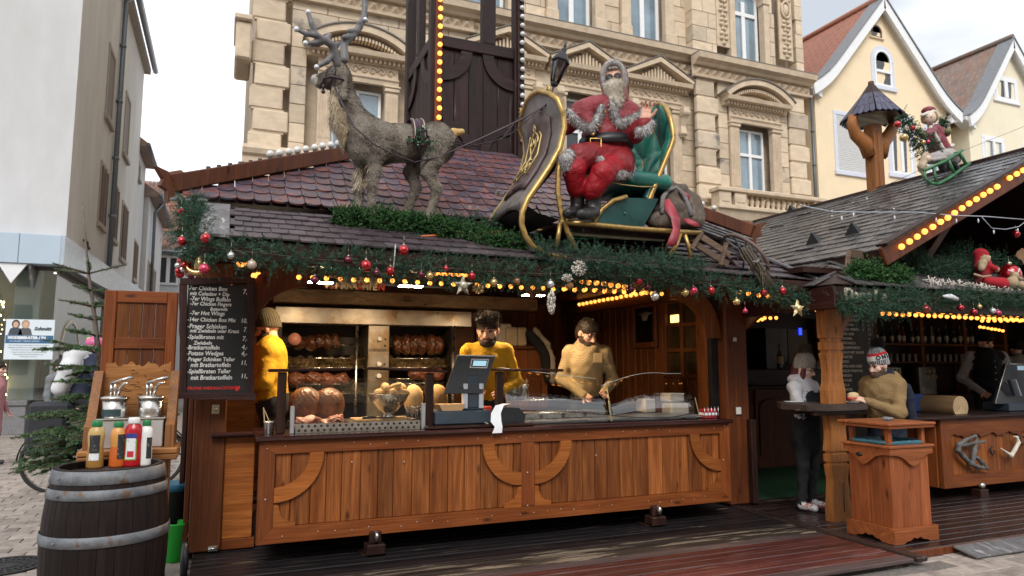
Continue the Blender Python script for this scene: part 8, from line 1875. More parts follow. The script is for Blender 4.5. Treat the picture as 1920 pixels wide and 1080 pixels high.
# ==== menu board of the grill stall
MY=6.42
mb=thing('menu_board','black chalk menu board of the grill stall in a dark red rough wooden frame','menu board',P(405,745,Y=MY))
tl_,tr_,bl2,br_=P(343,524,Y=MY),P(476,522,Y=MY),P(335,746,Y=MY),P(477,748,Y=MY)
MB().bx(bl2.x+.03,br_.x-.03,MY+.0,MY+.02,bl2.z+.03,tl_.z-.03).obj('slate',SLB,mb)
FRW=wood('dark_red_frame',(.028,.011,.010),(.06,.022,.019),'z',rough=.45,knots=.3,bump=.5);FRX=wood('dark_red_frame_across',(.028,.011,.010),(.06,.022,.019),'x',rough=.45,knots=.3,bump=.5)
def rough(a,b_,w_,m):
 a,b_=Vt(a),Vt(b_);d=b_-a;n_=12;ax=d.normalized();sd=Vt((ax.z,0,-ax.x));r_=random.Random(int(a.x*999))
 L=[a+d*i/n_+sd*(w_/2+r_.uniform(-.006,.006))for i in range(n_+1)];R2=[a+d*i/n_-sd*(w_/2+r_.uniform(-.004,.004))for i in range(n_+1)]
 MB().prism([(p.x,p.z)for p in L+R2[::-1]],MY-(.034 if m is FRX else.03),MY+(.027 if m is FRX else.03)).obj('frame_board',m,mb)
rough(tl_+Vt((.005,0,-.035)),bl2+Vt((.03,0,.0)),.055,FRW);rough(tr_+Vt((-.03,0,-.035)),br_+Vt((-.03,0,.0)),.055,FRW);rough(tl_+Vt((-.02,.001,-.02)),tr_+Vt((.01,.001,-.02)),.052,FRX);rough(bl2+Vt((-.01,-.001,.02)),br_+Vt((.01,-.001,.02)),.055,FRX)
CHW=mat('white_chalk_pen',(.72,.72,.70),rough=.8,var=.12,vs=60);CHR=mat('red_chalk_pen',(.55,.03,.02),rough=.8,var=.1)
for(x,y,s_,h_)in((351,543,'-7er Chicken Box',.060),(356,553,'mit Coleslaw + Dip',.054),(455,551,'7,-',.07),(356,563,'-7er Wings Buffalo',.058),(356,572,'-7er Chicken Fingers',.053),(394,582,'Buttermilk',.044),(356,590,'-7er Hot Wings',.058),(351,602,'-14er Chicken Box Mix',.055),(451,605,'10,-',.062),(351,615,'-Prager Schinken',.062),(356,623,'mit Zwiebeln oder Kraut',.052),(456,622,'7,-',.066),(351,635,'-Spießbraten mit',.058),(363,646,'Zwiebeln',.052),(454,639,'7,-',.066),(349,655,'-Bratkartoffeln',.060),(453,655,'4,-',.066),(349,666,'-Potato Wedges',.060),(452,667,'4,-',.066),(349,677,'-Prager Schinken Teller',.055),(357,688,'mit Bratkartoffeln',.060),(451,684,'11,-',.062),(350,700,'-Spießbraten Teller',.060),(357,712,'mit Bratkartoffeln',.062),(451,709,'11,-',.062)):
 p=P(x,y,Y=MY-.004);ftxt('lettering',s_,h_*.84,p.x,MY-.003,p.z,CHW,mb,shear=.12,off=.0010).scale.x=.86
p=P(351,731,Y=MY-.004);ftxt('lettering','FROHE WEIHNACHTEN',.0345,p.x,MY-.003,p.z,CHR,mb,shear=.1,off=.001)
p=P(444,728,Y=MY);MB().prism([(p.x+.0017*16*sin(t_)**3,p.z+.0017*(13*cos(t_)-5*cos(2*t_)-2*cos(3*t_)-cos(4*t_)))for t_ in[i*pi/12 for i in range(24)]],MY-.004,MY-.001).obj('heart',CHR,mb)
# ==== folded door panel on the left
dr=thing('door_panel','tall orange brown wooden door panel folded out at the left of the stall','door panel',(-.7,7.2,GZ))
DZ0,DZ1,DX0,DX1=.0,2.27,-1.0,-.40
for(a,c_)in((DX0,DX0+.10),(DX1-.09,DX1)):plank(a,c_,7.17,7.23,DZ0,DZ1,W_BOARDZ,dr,'stile',.008)
for(a,c_)in((DZ1-.11,DZ1),(1.74,1.84),(.85,.96),(DZ0,.14)):plank(DX0+.10,DX1-.09,7.172,7.228,a,c_,W_BOARD,dr,'rail',.006)
x=DX0+.10
while x<DX1-.10:wd=min(.105,DX1-.09-x);plank(x+.0015,x+wd-.0015,7.19,7.21,DZ0+.05,DZ1-.05,W_RED if rdm()<.3 else W_IN,dr,'plank',.004);x+=wd
MB().bx(-.37,-.33,7.15,7.2,.9,1.35).obj('white_bottle_strip',WHITEP,label='narrow white roll standing between the door panel and stall',cat='roll',loc=(-.35,7.18,.9))if 0 else None
# ==== barrel
BC_=Vt((-.645,5.30,0));bz0,bz1=GZ,.95
ba=thing('barrel','large dark brown wine barrel with rusty galvanised hoops in the left foreground','barrel',(BC_.x,BC_.y,GZ))
def brad(z):q_=(z-(bz0+bz1)/2)/((bz1-bz0)/2);return.366-.054*q_*q_
STV=wood('barrel_stave',(.011,.0065,.006),(.026,.016,.014),'z',rough=.5,objvar=.10,knots=.2,wear=(.06,.05,.045),wp=(.70,.85),sc_=.8,spec=.18);n_=24
for i in range(n_):
 a0,a1_=2*pi*(i+.012)/n_,2*pi*(i+.988)/n_;v=[];f=[];K=10;dr_=ru(-.0015,.0015)
 for k_ in range(K+1):
  z=bz0+(bz1-bz0)*k_/K
  for(ri,t_)in((0,0),(0,.5),(0,1),(-.028,1),(-.028,0)):
   a=a0+(a1_-a0)*t_;r_=brad(z)+dr_+ri-(.002 if t_!=.5 and ri==0 else 0);v.append((BC_.x+r_*cos(a),BC_.y+r_*sin(a),z))
 for k_ in range(K):
  for q_ in range(5):f.append((k_*5+q_,k_*5+(q_+1)%5,(k_+1)*5+(q_+1)%5,(k_+1)*5+q_))
 f+=[tuple(range(4,-1,-1)),tuple(range(K*5,K*5+5))]
 MB().add(v,f).obj('stave',STV,ba)
for(za,zb_)in((.865,.945),(.775,.835),(.50,.565),(.14,.205),(-.02,.04)):
 b=MB();pr_=[(brad(za)+.004,za),(brad(za)+.007,za+.002),(brad((za+zb_)/2)+.008,(za+zb_)/2),(brad(zb_)+.007,zb_-.002),(brad(zb_)+.004,zb_)];b.lathe(pr_,(BC_.x,BC_.y,0),48,cap=False);b.obj('hoop',STEEL,ba)
for z in(.905,.805,.53,.17):MB().ball((BC_.x-.24,BC_.y-brad(z)*.76-.012,z),.009,6,4).obj('rivet',STEEL,ba)
HDW=wood('barrel_head_board',(.022,.013,.012),(.05,.03,.027),'x',rough=.45,knots=.2)
y=-.30
while y<.28:
 ym=y+.05;hw=sqrt(max(.001,.284**2-ym*ym));MB().cb(BC_.x-hw,BC_.x+hw,BC_.y+y+.001,BC_.y+y+.098,.885,.905,.004).obj('head_board',HDW,ba);y+=.1
def sq_bottle(px,py,r_,h_,body,capc,label,lab,fill=None,top=None,cat='bottle'):
 p=P(px,py,Z=.905);p.y=min(p.y,BC_.y+.19);X_=P(px,py,Y=p.y).x;c=Vt((X_,p.y,.9055))
 o=thing('sauce_bottle',label,cat,c,'squeeze sauce bottles on the barrel');S=Matrix.Translation(c)@Matrix.Rotation(-.25,4,'Z')@Matrix.Diagonal((1,.72,1,1))
 pr_=[(.0,0),(r_*.95,0),(r_,.012),(r_*.98,h_*.25),(r_*.88,h_*.45),(r_*.96,h_*.62),(r_*.98,h_*.72),(r_*.80,h_*.82),(r_*.5,h_*.87),(r_*.5,h_*.88)]
 if fill:
  k_=4;MB().lathe(pr_[:k_+1],n=20,M=S,cap=False).obj('filled_body',fill,o);MB().lathe(pr_[k_:],n=20,M=S,cap=False).obj('body',body,o)
 else:MB().lathe(pr_,n=20,M=S,cap=False).obj('body',body,o)
 MB().lathe([(r_*.62,h_*.875),(r_*.64,h_*.88),(r_*.62,h_*.985),(r_*.55,h_),(0,h_)],n=20,M=S).obj('cap',capc,o)
 for(m_,a0,a1_,z0,z1,ro)in lab:
  A_=[a0+(a1_-a0)*i/8 for i in range(9)];v=[]
  for z in(z0,(z0+z1)/2,z1):
   for a in A_:
    zz=z*h_;rr=np.interp(zz,[q_[1]for q_ in pr_],[q_[0]for q_ in pr_])+ro;v.append((rr*cos(a),rr*sin(a),zz))
  MB().add(v,[(j*9+i,j*9+i+1,(j+1)*9+i+1,(j+1)*9+i)for j in(0,1)for i in range(8)],smooth=True,M=S).obj('label',m_,o)
 return o
CG=mat('green_cap',(.012,.16,.05),rough=.4,var=.05);CWH=mat('white_cap',(.68,.68,.68),rough=.35,var=.04)
LB=mat('black_label',(.02,.02,.022),rough=.5,var=.3,vs=30,col2=(.35,.34,.3),c2=(.60,.66),c2s=60);LW=mat('white_label',(.65,.65,.66),rough=.5,var=.1,col2=(.35,.36,.38),c2=(.58,.66),c2s=50);LRD=mat('red_label',(.45,.02,.03),rough=.5);LBLU=mat('blue_label',(.03,.04,.22),rough=.5);LGRN=mat('green_label',(.15,.42,.06),rough=.5)
f0=-pi/2
MUS=mat('mustard_plastic',(.30,.155,.035),rough=.35,var=.08);MUS2=mat('mustard_top',(.42,.27,.09),rough=.35,var=.08);ORA=mat('orange_sauce',(.50,.105,.015),rough=.35,var=.08);ORA2=mat('pale_orange_plastic',(.52,.24,.06),rough=.3,var=.08)
KET=mat('ketchup_red',(.38,.008,.014),rough=.28,var=.06);MAY=mat('mayonnaise_white',(.66,.66,.64),rough=.35,var=.05)
sq_bottle(178,862,.054,.315,MUS2,CG,'mustard bottle with green cap and black label, leftmost on the barrel',[(LB,f0-.55,f0+.75,.32,.70,.0015),(LW,f0-.5,f0+.7,.17,.315,.0015)],MUS)
sq_bottle(219,862,.050,.305,ORA2,CG,'orange sauce bottle with tilted open green cap on the barrel',[(LB,f0+.25,f0+1.3,.18,.72,.0015)],ORA)
sq_bottle(248,858,.060,.330,KET,CWH,'red ketchup bottle with white cap and green edged label',[(LBLU,f0-.62,f0+.62,.56,.68,.0008),(LGRN,f0-.66,f0+.66,.14,.56,.0012),(LW,f0-.52,f0+.52,.16,.58,.0022),(LRD,f0-.35,f0+.35,.20,.32,.003)])
sq_bottle(272,860,.043,.310,MAY,CG,'slim white mayonnaise bottle with green cap, rightmost on the barrel',[(LB,f0+.35,f0+1.35,.16,.62,.0015)])
# ==== sauce dispenser rack
sd_=thing('dispenser_rack','rustic open wooden rack with wavy back board holding two sauce pumps','rack',(-.58,5.95,GZ))
W_RK=wood('rack_board',(.26,.105,.03),(.42,.19,.065),'x',rough=.45,knots=.8);W_RKZ=wood('rack_side',(.19,.08,.03),(.34,.15,.055),'z',rough=.55,knots=.8,bump=.5)
n_=22;xs=[-.81+.445*i/n_ for i in range(n_+1)]
top_=[(x,1.60+.016*sin(i*.95)+.010*sin(i*2.3+1))for i,x in enumerate(xs)]
MB().prism([(-.81,1.30)]+top_+[(-.365,1.30)],6.08,6.115).obj('back_board',W_RK,sd_);MB().cb(-.81,-.365,6.085,6.115,1.00,1.295,.006).obj('back_board',W_RK,sd_)
b=MB()
for i in range(22):x,z=ru(-.78,-.4),ru(1.33,1.57);l_=ru(.02,.06);b.tube([(x,6.079,z),(x+l_*.5,6.077,z+.006),(x+l_,6.079,z+ru(-.02,.012))],[.001,.004,.001],4)
b.obj('carved_notches',mat('notch_shadow_wood',(.15,.055,.016),rough=.7),sd_,kind='stuff')
for(x0,x1)in((-.875,-.815),(-.36,-.30)):MB().prism([(5.72,.99),(6.1,.99),(6.1,1.54),(6.02,1.55),(5.80,1.20),(5.72,1.16)],x0,x1,'x').obj('side_board',W_RKZ,sd_)
for k_ in range(2):MB().cb(-.90,-.27,5.66+.0*k_,6.12,.915+.043*k_,.955+.043*k_,.008).obj('base_board',W_RK,sd_)
for x in(-.82,-.36):MB().cb(x-.03,x+.03,6.0,6.08,GZ,.915,.008).obj('leg',W_RKZ,sd_)
dp_=thing('sauce_dispenser','steel box with two pump topped sauce pots standing in the wooden rack','dispenser',(-.58,5.9,.999))
MB().cb(-.80,-.375,5.76,6.0,1.0,1.20,.006).obj('box',mat('light_steel',(.55,.55,.56),rough=.38,metal=.7,var=.08,vs=3),dp_)
MB().cb(-.81,-.365,5.75,6.01,1.20,1.212,.003).obj('box_lid',CHROME,dp_)
for x in(-.71,-.475):
 pt=MB().lathe([(.0,1.212),(.082,1.212),(.085,1.22),(.085,1.345),(.0,1.35)],(x,5.88,0),24).obj('pot',CHROME,dp_)
 MB().lathe([(.0,1.345),(.095,1.345),(.096,1.36),(.06,1.372),(.0,1.374)],(x,5.88,0),24).obj('pot_lid',CHROME,pt)
 MB().tube([(x-.03,5.88,1.37),(x-.03,5.88,1.46)],.010,8).tube([(x-.005,5.88,1.37),(x-.005,5.88,1.475)],.012,8).tube([(x-.035,5.87,1.46),(x+.03,5.86,1.485),(x+.11,5.84,1.505)],[.009,.009,.014],8).obj('pump_lever',CHROME,pt)
 MB().tube([(x+.015,5.86,1.37),(x+.03,5.85,1.42),(x+.055,5.83,1.46),(x+.085,5.80,1.462)],[.012,.011,.010,.009],8).obj('spout',CHROME,pt)
 if x<-.6:MB().add([(x+.0865*cos(a),5.88+.0865*sin(a),z)for z in(1.222,1.275)for a in[R(-165)+R(110)*i/8 for i in range(9)]],[(i,i+1,i+10,i+9)for i in range(8)],smooth=True).obj('dark_label',mat('dark_teal_label',(.02,.045,.05),rough=.5),pt)
# ==== bins behind the barrel
wb=thing('waste_bin','dark waste bin with blue rim standing between barrel and stall','waste bin',(-.36,6.95,GZ))
MB().lathe([(.12,GZ),(.15,.50),(.16,.51),(.14,.50),(.11,GZ+.02)],(-.36,6.95,0),20,cap=False).obj('bin_body',BLACKP,wb);MB().lathe([(.15,.50),(.172,.505),(.175,.55),(.15,.56),(.0,.54)],(-.36,6.95,0),20).obj('rim',mat('blue_bin_rim',(.02,.16,.27),rough=.4),wb)
gb=thing('bucket','bright green plastic bucket beside the stall corner post','bucket',(-.30,6.74,GZ))
MB().lathe([(.07,GZ),(.10,.24),(.108,.245),(.108,.26),(.095,.26),(.066,GZ+.01)],(-.30,6.74,0),20).obj('bucket_body',mat('neon_green_plastic',(.03,.55,.06),rough=.35,var=.1,trans=.0),gb)
MB().tube([(-.30+.105*cos(a),6.74+.105*sin(a)*.3-.09,.20-.12*sin(a))for a in[pi*i/10 for i in range(11)]],.004,5).obj('handle',CHROME,gb)
p=P(346,1052,Y=6.35);MB().tube([p+Vt((.0,.10*cos(a),.13*sin(a)))for a in[2*pi*i/20 for i in range(20)]],.028,8,closed=True).obj('rubber_wheel',BLACKP,label='black rubber wheel leaning at the foot of the corner post',cat='wheel',loc=(p.x,6.35,GZ))
# ==== wooden litter bin at the right
tb2=thing('litter_bin','orange brown wooden litter bin with roofed top and teal liner','litter bin',(5.82,4.79,.012))
LX0,LX1,LY0,LY1=5.585,6.075,4.57,5.02;W_BIN=wood('bin_board',(.22,.056,.017),(.39,.118,.038),'z',rough=.42,knots=1.0);W_BINX=wood('bin_trim',(.22,.060,.018),(.39,.122,.040),'x',rough=.42,knots=.7)
x=LX0
while x<LX1-.01:plank(x+.001,min(x+.124,LX1)-.001,LY0,LY0+.02,.06,.80,W_BIN,tb2,'board',.003);x+=.1225
y=LY0+.021
while y<LY1-.01:
 for(a,c_)in((LX0,LX0+.02),(LX1-.02,LX1)):plank(a,c_,y+.001,min(y+.108,LY1)-.001,.06,.80,W_BIN,tb2,'board',.003)
 y+=.107
MB().bx(LX0+.02,LX1-.02,LY0+.02,LY1,.05,.72).obj('inner_box',BLACKP,tb2)
def scal(u0,u1,z0,z1,feet):
 n_=24;pts=[]
 for i in range(n_+1):
  t_=i/n_;d=.045*max(0,1-abs(t_-.5)/.28)**.6*(1-.25*cos((t_-.5)*40))if abs(t_-.5)<.28 else 0;pts.append((u0+(u1-u0)*t_,z0+d))
 return pts+[(u1,z1),(u0,z1)]
MB().prism(scal(LX0-.035,LX1+.035,.012,.145,1),LY0-.035,LY0-.008).obj('plinth_board',W_BINX,tb2)
for xx in(LX0-.035,LX1+.008):MB().prism(scal(LY0-.007,LY1+.03,.012,.145,1),xx,xx+.027,'x').obj('plinth_board',W_BINX,tb2)
def apron(u0,u1):n_=26;return[(u0,.845)]+[(u0+(u1-u0)*i/n_,.775-.085*math.exp(-((i/n_-.55)/.20)**2)+.012*cos(i/n_*6.28))for i in range(n_+1)]+[(u1,.845)]
MB().prism(apron(LX0-.03,LX1+.03),LY0-.03,LY0-.004).obj('apron',W_BINX,tb2)
MB().prism(apron(LY0-.003,LY1+.03),LX0-.029,LX0-.003,'x').obj('apron',W_BINX,tb2);MB().prism(apron(LY0-.003,LY1+.03),LX1+.004,LX1+.03,'x').obj('apron',W_BINX,tb2)
MB().cb(LX0-.045,LX1+.045,LY0-.045,LY0+.05,.845,.868,.005).cb(LX0-.045,LX1+.045,LY1-.05,LY1+.045,.845,.868,.005).cb(LX0-.045,LX0+.05,LY0+.051,LY1-.051,.846,.867,.005).cb(LX1-.05,LX1+.045,LY0+.051,LY1-.051,.846,.867,.005).obj('rim_board',W_BINX,tb2)
MB().lathe([(.0,0),(.033,0),(.033,.004),(0,.004)],n=16,M=Matrix.Translation((LX0-.031,LY0+.30,.765))@Matrix.Rotation(-pi/2,4,'Y')@Matrix.Diagonal((.55,1.1,1,1))).obj('hand_hole',BLACKM,tb2)
TEAL=mat('teal_liner',(.035,.135,.18),rough=.4,var=.35,vs=20,bump=.6,bs=30)
b=MB();n_=40;rim=[]
for i in range(n_):
 a=2*pi*i/n_;q_=max(abs(cos(a)),abs(sin(a)));x,y=(LX0+LX1)/2+cos(a)/q_*.225,(LY0+LY1)/2+sin(a)/q_*.205;rim.append((x,y))
v=[]
for(s_,z)in((1.02,.869),(1.06,.885),(1.03,.905),(.95,.90),(.9,.78)):
 for i,(x,y)in enumerate(rim):v.append(((LX0+LX1)/2+(x-(LX0+LX1)/2)*s_,(LY0+LY1)/2+(y-(LY0+LY1)/2)*s_,z+ru(-.006,.006)))
b.add(v,[(j*n_+i,j*n_+(i+1)%n_,(j+1)*n_+(i+1)%n_,(j+1)*n_+i)for j in range(4)for i in range(n_)],smooth=True);b.obj('liner',TEAL,tb2)
for(x,y)in((LX0+.03,LY0+.03),(LX1-.03,LY0+.03),(LX0+.03,LY1-.03),(LX1-.03,LY1-.03)):MB().cb(x-.022,x+.022,y-.022,y+.022,.868,1.02,.005).obj('roof_post',W_BIN,tb2)
for k_ in range(5):MB().cb(LX0-.06,LX1+.06,LY0-.06+k_*.115,LY0-.06+k_*.115+.113,1.045,1.07,.006).obj('roof_board',W_BINX,tb2)
MB().cb(LX0-.05,LX1+.05,LY0-.05,LY0-.0,1.02,1.044,.004).cb(LX0-.05,LX1+.05,LY1,LY1+.05,1.02,1.044,.004).cb(LX0-.05,LX0,LY0+.001,LY1-.001,1.02,1.043,.004).cb(LX1,LX1+.05,LY0+.001,LY1-.001,1.02,1.043,.004).obj('roof_frame',W_BINX,tb2)
p=P(1664,779,Y=4.8);at=MB().lathe([(.0,0),(.045,0),(.05,.03),(.042,.03),(.036,.008),(0,.008)],(p.x,4.8,1.0705),20).obj('ashtray',mat('ashtray_glass',(.35,.36,.38),rough=.1,trans=.5),label='small clear glass ashtray on the litter bin roof',cat='ashtray',loc=(p.x,4.8,1.0705))
# ==== people
SK=mat('skin',(.62,.35,.25),rough=.5,var=.10,vs=25,sss=.12);SKP=mat('pale_skin',(.66,.42,.33),rough=.5,var=.10,vs=25,sss=.12)
LIP=mat('lips',(.36,.12,.10),rough=.45);EYEW=mat('eye_dark',(.05,.035,.03),rough=.15)
HAIRD=mat('dark_brown_hair',(.022,.013,.009),rough=.55,var=.5,vs=40,bump=.8,bs=60);BEARD=mat('dark_beard',(.035,.02,.014),rough=.8,var=.5,vs=60,bump=.8,bs=120);BEARDB=mat('brown_beard',(.075,.042,.026),rough=.8,var=.5,vs=60,bump=.8,bs=120)
HAIRB2=mat('brown_hair_strand',(.06,.035,.02),rough=.5);YELS=cloth('yellow_sweatshirt',(.52,.29,.016));DARKT=mat('dark_trousers',(.02,.02,.023),rough=.85,var=.2,bump=.3,bs=20);SHOE=mat('dark_shoe',(.03,.03,.03),rough=.6)
def ske(H=1.75,loc=(0,0,0),yaw=0,lean=0,hl=None,hr=None,el=None,er=None,lift=0):
 """default joints; local x right as seen from the front, face to -y"""
 s=H/1.75;M=Matrix.Translation(loc)@Matrix.Rotation(yaw,4,'Z')@Matrix.Scale(s,4)
 J=dict(hip=(0,0,.95),chest=(0,-.02-lean*.4,1.30),neck=(0,.0-lean*.5,1.47),head=(0,-.03-lean*.65,1.615),sl=(-.185,.0-lean*.45,1.41),sr=(.185,.0-lean*.45,1.41),el=el or(-.25,.0,1.12),er=er or(.25,.0,1.12),hl=hl or(-.26,-.10,.88),hr=hr or(.26,-.10,.88),
pl=(-.095,0,.90),pr=(.095,0,.90),kl=(-.105,-.02,.50),kr=(.105,-.02,.50),al=(-.11,.02,.09),ar=(.11,.02,.09))
 return{k:M@Vt(v)for k,v in J.items()},M,s
def person(label,H,loc,yaw,mats,hy=0,hp=0,hro=0,lean=0,beard=None,hl=None,hr=None,el=None,er=None,pal=((0,-1,0),(0,-1,0)),fdl=None,fdr=None,curl=.9,legs=True,bulk=1.0,hood=None,hands=(1,1),headscale=1.0,hem=None,cat='person',cuffs=None,extra=None,group=None,vox=.013):
 """mats: top, trousers, shoes, skin, hair, eye, lips, second top colour"""
 J,M,s=ske(H,loc,yaw,lean,hl,hr,el,er);t=thing('person',label,cat,loc,group)
 fw_=np.array(M.to_3x3()@Vt((0,1,0)).normalized());sx=tuple(1-.30*abs(c)/max(1e-6,np.linalg.norm(fw_))for c in fw_[:2])+(1,)
 B=bulk;g=lambda*a,**k:cap(*a,**k)
 pr=[g(J['chest'],J['hip'],.185*s*B,.165*s*B,0,.05,sx),g((J['sl']+J['sr'])/2+Vt((0,0,-.05)),J['chest'],.16*s*B,.18*s*B,0,.05,sx),g(J['sl'],J['sr'],.075*s*B,.075*s*B,0,.05),g(J['neck'],J['neck']+Vt((0,0,-.06)),.075*s,.10*s,0,.05),
g(J['sl'],J['el'],.072*s*B,.056*s*B,0,.03),g(J['sr'],J['er'],.072*s*B,.056*s*B,0,.03)]
 for e_,h_ in(('el','hl'),('er','hr')):
  d=(J[h_]-J[e_]);pr+=[g(J[e_],J[e_]+d*.92,.056*s*B,.040*s*B,7 if cuffs=='fore' else 0,.03)]
 if hem:pr+=[g(J['hip']+Vt((0,0,.05)),J['hip']+Vt((0,0,-hem)),.175*s*B,.185*s*B,0,.04,sx)]
 else:pr+=[g(J['hip'],J['hip']+Vt((0,0,-.03)),.168*s*B,.165*s*B,1,.03,sx)]
 if legs:
  for a,b_,c in(('pl','kl','al'),('pr','kr','ar')):
   pr+=[g(J[a],J[b_],.095*s,.066*s,1,.03),g(J[b_],J[c],.064*s,.045*s,1,.02)]
   ft=M.to_3x3()@Vt((0,-.16,-.035));pr+=[g(J[c]+Vt((0,0,-.03)),J[c]+ft,.045*s,.038*s,2,.02)]
 if hood:pr+=[ell(J['neck']+(M.to_3x3()@Vt((0,.07,.03))),(.13*s,.12*s,.085*s),0,.05),ell(J['neck']+(M.to_3x3()@Vt((0,-.03,-.01))),(.10*s,.10*s,.05*s),0,.05)]
 if extra:pr+=extra(J,M,s)
 parts=[nets(pr,vox,.03,None,.007,26)]
 Mh=Matrix.Translation(J['head'])@Euler((R(hp),R(hro),yaw+R(hy)),'XYZ').to_matrix().to_4x4()@Matrix.Scale(s*headscale*1.02,4)
 Mh=Matrix.Translation(J['head'])@Matrix.Rotation(yaw+R(hy),4,'Z')@Matrix.Rotation(R(hp),4,'X')@Matrix.Rotation(R(hro),4,'Y')@Matrix.Scale(s*headscale*1.02,4)
 hpr=head_prims(3,6,5)+[cap((-.050,-.088,.031),(-.016,-.097,.034),.0055,.006,4,.003),cap((.050,-.088,.031),(.016,-.097,.034),.0055,.006,4,.003)]
 if beard:hpr+=[ell((0,-.052,-.085),(.064,.062,.050*beard),8,.012),ell((-.055,-.02,-.05),(.022,.04,.05),8,.01),ell((.055,-.02,-.05),(.022,.04,.05),8,.01),ell((0,-.096,-.047),(.030,.012,.007),8,.006),ell((0,-.090,-.0625),(.020,.024,.008),6,.003)]
 parts.append(nets(hpr,.0062,.015,Mh))
 for k_,(e_,h_,side)in enumerate((('el','hl',-1),('er','hr',1))):
  if hands[k_]:f=(J[h_]-J[e_]).normalized()if not(fdl,fdr)[k_]else M.to_3x3()@Vt((fdl,fdr)[k_]);parts.append(hand_at(J[h_]-(J[h_]-J[e_]).normalized()*.03,f,M.to_3x3()@Vt(pal[k_]),side,curl,3,s))
 V,F,I=join(parts);npobj('body',V,F,mats,t,ids=I)
 return t,J,Mh,M,s
def hair(t,Mh,style,m):
 if style=='curly':
  pr=[ell((0,.018,.056),(.089,.110,.090),0)]+[ell((.075*cos(a),-.02+.07*sin(a),.112+.012*sin(3*a)),(.030,.030,.022),0,.01)for a in[i*.63 for i in range(10)]]+[ell((x,-.082,.098+.008*cos(x*90)),(.026,.026,.026),0,.01)for x in(-.055,-.02,.018,.052)]
  cut=[dict(ell((0,-.135,-.03),(.085,.10,.088),0),sub=True),dict(ell((0,-.03,-.09),(.12,.075,.07),0),sub=True)]
 else:
  pr=[ell((0,.015,.060),(.088,.110,.090),0),ell((0,.05,.0),(.084,.085,.09),0)];cut=[dict(ell((0,-.135,-.02),(.085,.10,.085),0),sub=True),dict(ell((0,-.03,-.095),(.12,.09,.075),0),sub=True)]
 V,F,I=nets(pr+cut,.0065,.012,Mh,.003 if style=='curly' else.0015,95);o=npobj('hair',V,F,m,t,ids=I)
 if style=='curly':fur('hair_strands',V,F,o,2600,.030,.0045,[m,HAIRB2],np.array([0,0,.2]),lift=.7,seed=12,kind='stuff')
 else:fur('hair_strands',V,F,o,1800,.014,.004,[m,HAIRB2],np.array([0,0,.3]),lift=.8,seed=13,kind='stuff')
def beanie(t,Mh,mats,tall=.0,pom=None,cuffm=0,name='beanie'):
 pr=[ell((0,.02,.065+tall*.4),(.096,.112,.098+tall),0,.01),ell((0,.03,.02),(.094,.105,.075),0,.02)];cut=[dict(rbx((0,-.05,-.10),(.2,.2,.125),.01,0,rot=np.array(Euler((R(-14),0,0)).to_matrix())),sub=True)]
 V,F,I=nets(pr+cut,.0065,.012,None);loc=V.copy()
 c=V[F].mean(1);lift_=c[:,2]-c[:,1]*-.25
 R_=np.array(Mh.to_3x3());V=V@R_.T+np.array(Mh.translation)
 return V,F,c,loc
def beanie_obj(t,Mh,mats,ids_fn,tall=0.,rib=.0025,ribn=34):
 V,F,c,loc=beanie(t,Mh,mats,tall);a=np.arctan2(loc[:,0],-loc[:,1]);r_=np.array(Mh.to_3x3());n_=loc*np.array([1,1,0]);n_=n_/np.maximum(np.linalg.norm(n_,axis=1,keepdims=True),1e-6)
 V=V+((rib*np.sign(np.sin(a*ribn)))[:,None]*n_)@r_.T
 return npobj('beanie',V,F,mats,t,ids=ids_fn(c))
FL3=FZ
J0=P(512,660,Y=7.35)
t,J,Mh,M,s=person('stall worker in yellow sweatshirt and olive beanie turned away beside the menu board',1.84,(P(514,660,Y=7.35).x,7.35,FL3-.03),R(-100),[YELS,DARKT,SHOE,SK,HAIRD,EYEW,LIP,YELS,BEARD],hy=-8,hp=14,el=(-.27,-.06,1.10),er=(.27,-.04,1.12),hl=(-.10,-.26,1.05),hr=(.12,-.27,1.08),bulk=1.24,lean=.06,beard=1)
beanie_obj(t,Mh,[mat('olive_beanie',(.055,.045,.022),rough=.95,var=.2,vs=40,bump=.5,bs=80)],lambda c:np.zeros(len(c),int),.03)
t,J,Mh,M,s=person('young stall worker with curly dark hair in yellow sweatshirt behind the till',1.80,(P(911,628,Y=6.72).x+.02,6.74,FL3+.0),R(-16),[YELS,DARKT,SHOE,SK,HAIRD,EYEW,LIP,YELS,BEARD],hy=-12,hp=13,el=(-.30,-.05,1.13),er=(.29,-.03,1.12),hl=(-.10,-.26,1.02),hr=(.08,-.28,1.0),beard=.85,lean=.10,headscale=1.22,bulk=1.05)
hair(t,Mh,'curly',HAIRD)
m_,tt,bb=newmat('houndstooth_cloth');co,_=coords(tt,(1,1,1),False);ck=nd(tt,'TexChecker',i_Scale=95.);tt.links.new(co,ck.inputs['Vector']);nz_=nd(tt,'TexNoise',i_Scale=90.,i_Detail=3.);tt.links.new(co,nz_.inputs['Vector'])
c_=mixc(tt,ck.outputs['Fac'],(.40,.30,.155),(.19,.14,.075));c_=mixc(tt,ramp(tt,nz_.outputs['Fac'],.4,.7,(0,)*3,(.35,)*3),c_,(.42,.33,.19));tt.links.new(c_,bb.inputs['Base Color']);bb.inputs['Roughness'].default_value=.9;HOUND=m_
HOODB=mat('sand_hood',(.30,.23,.12),rough=.9,var=.15,bump=.4,bs=20)
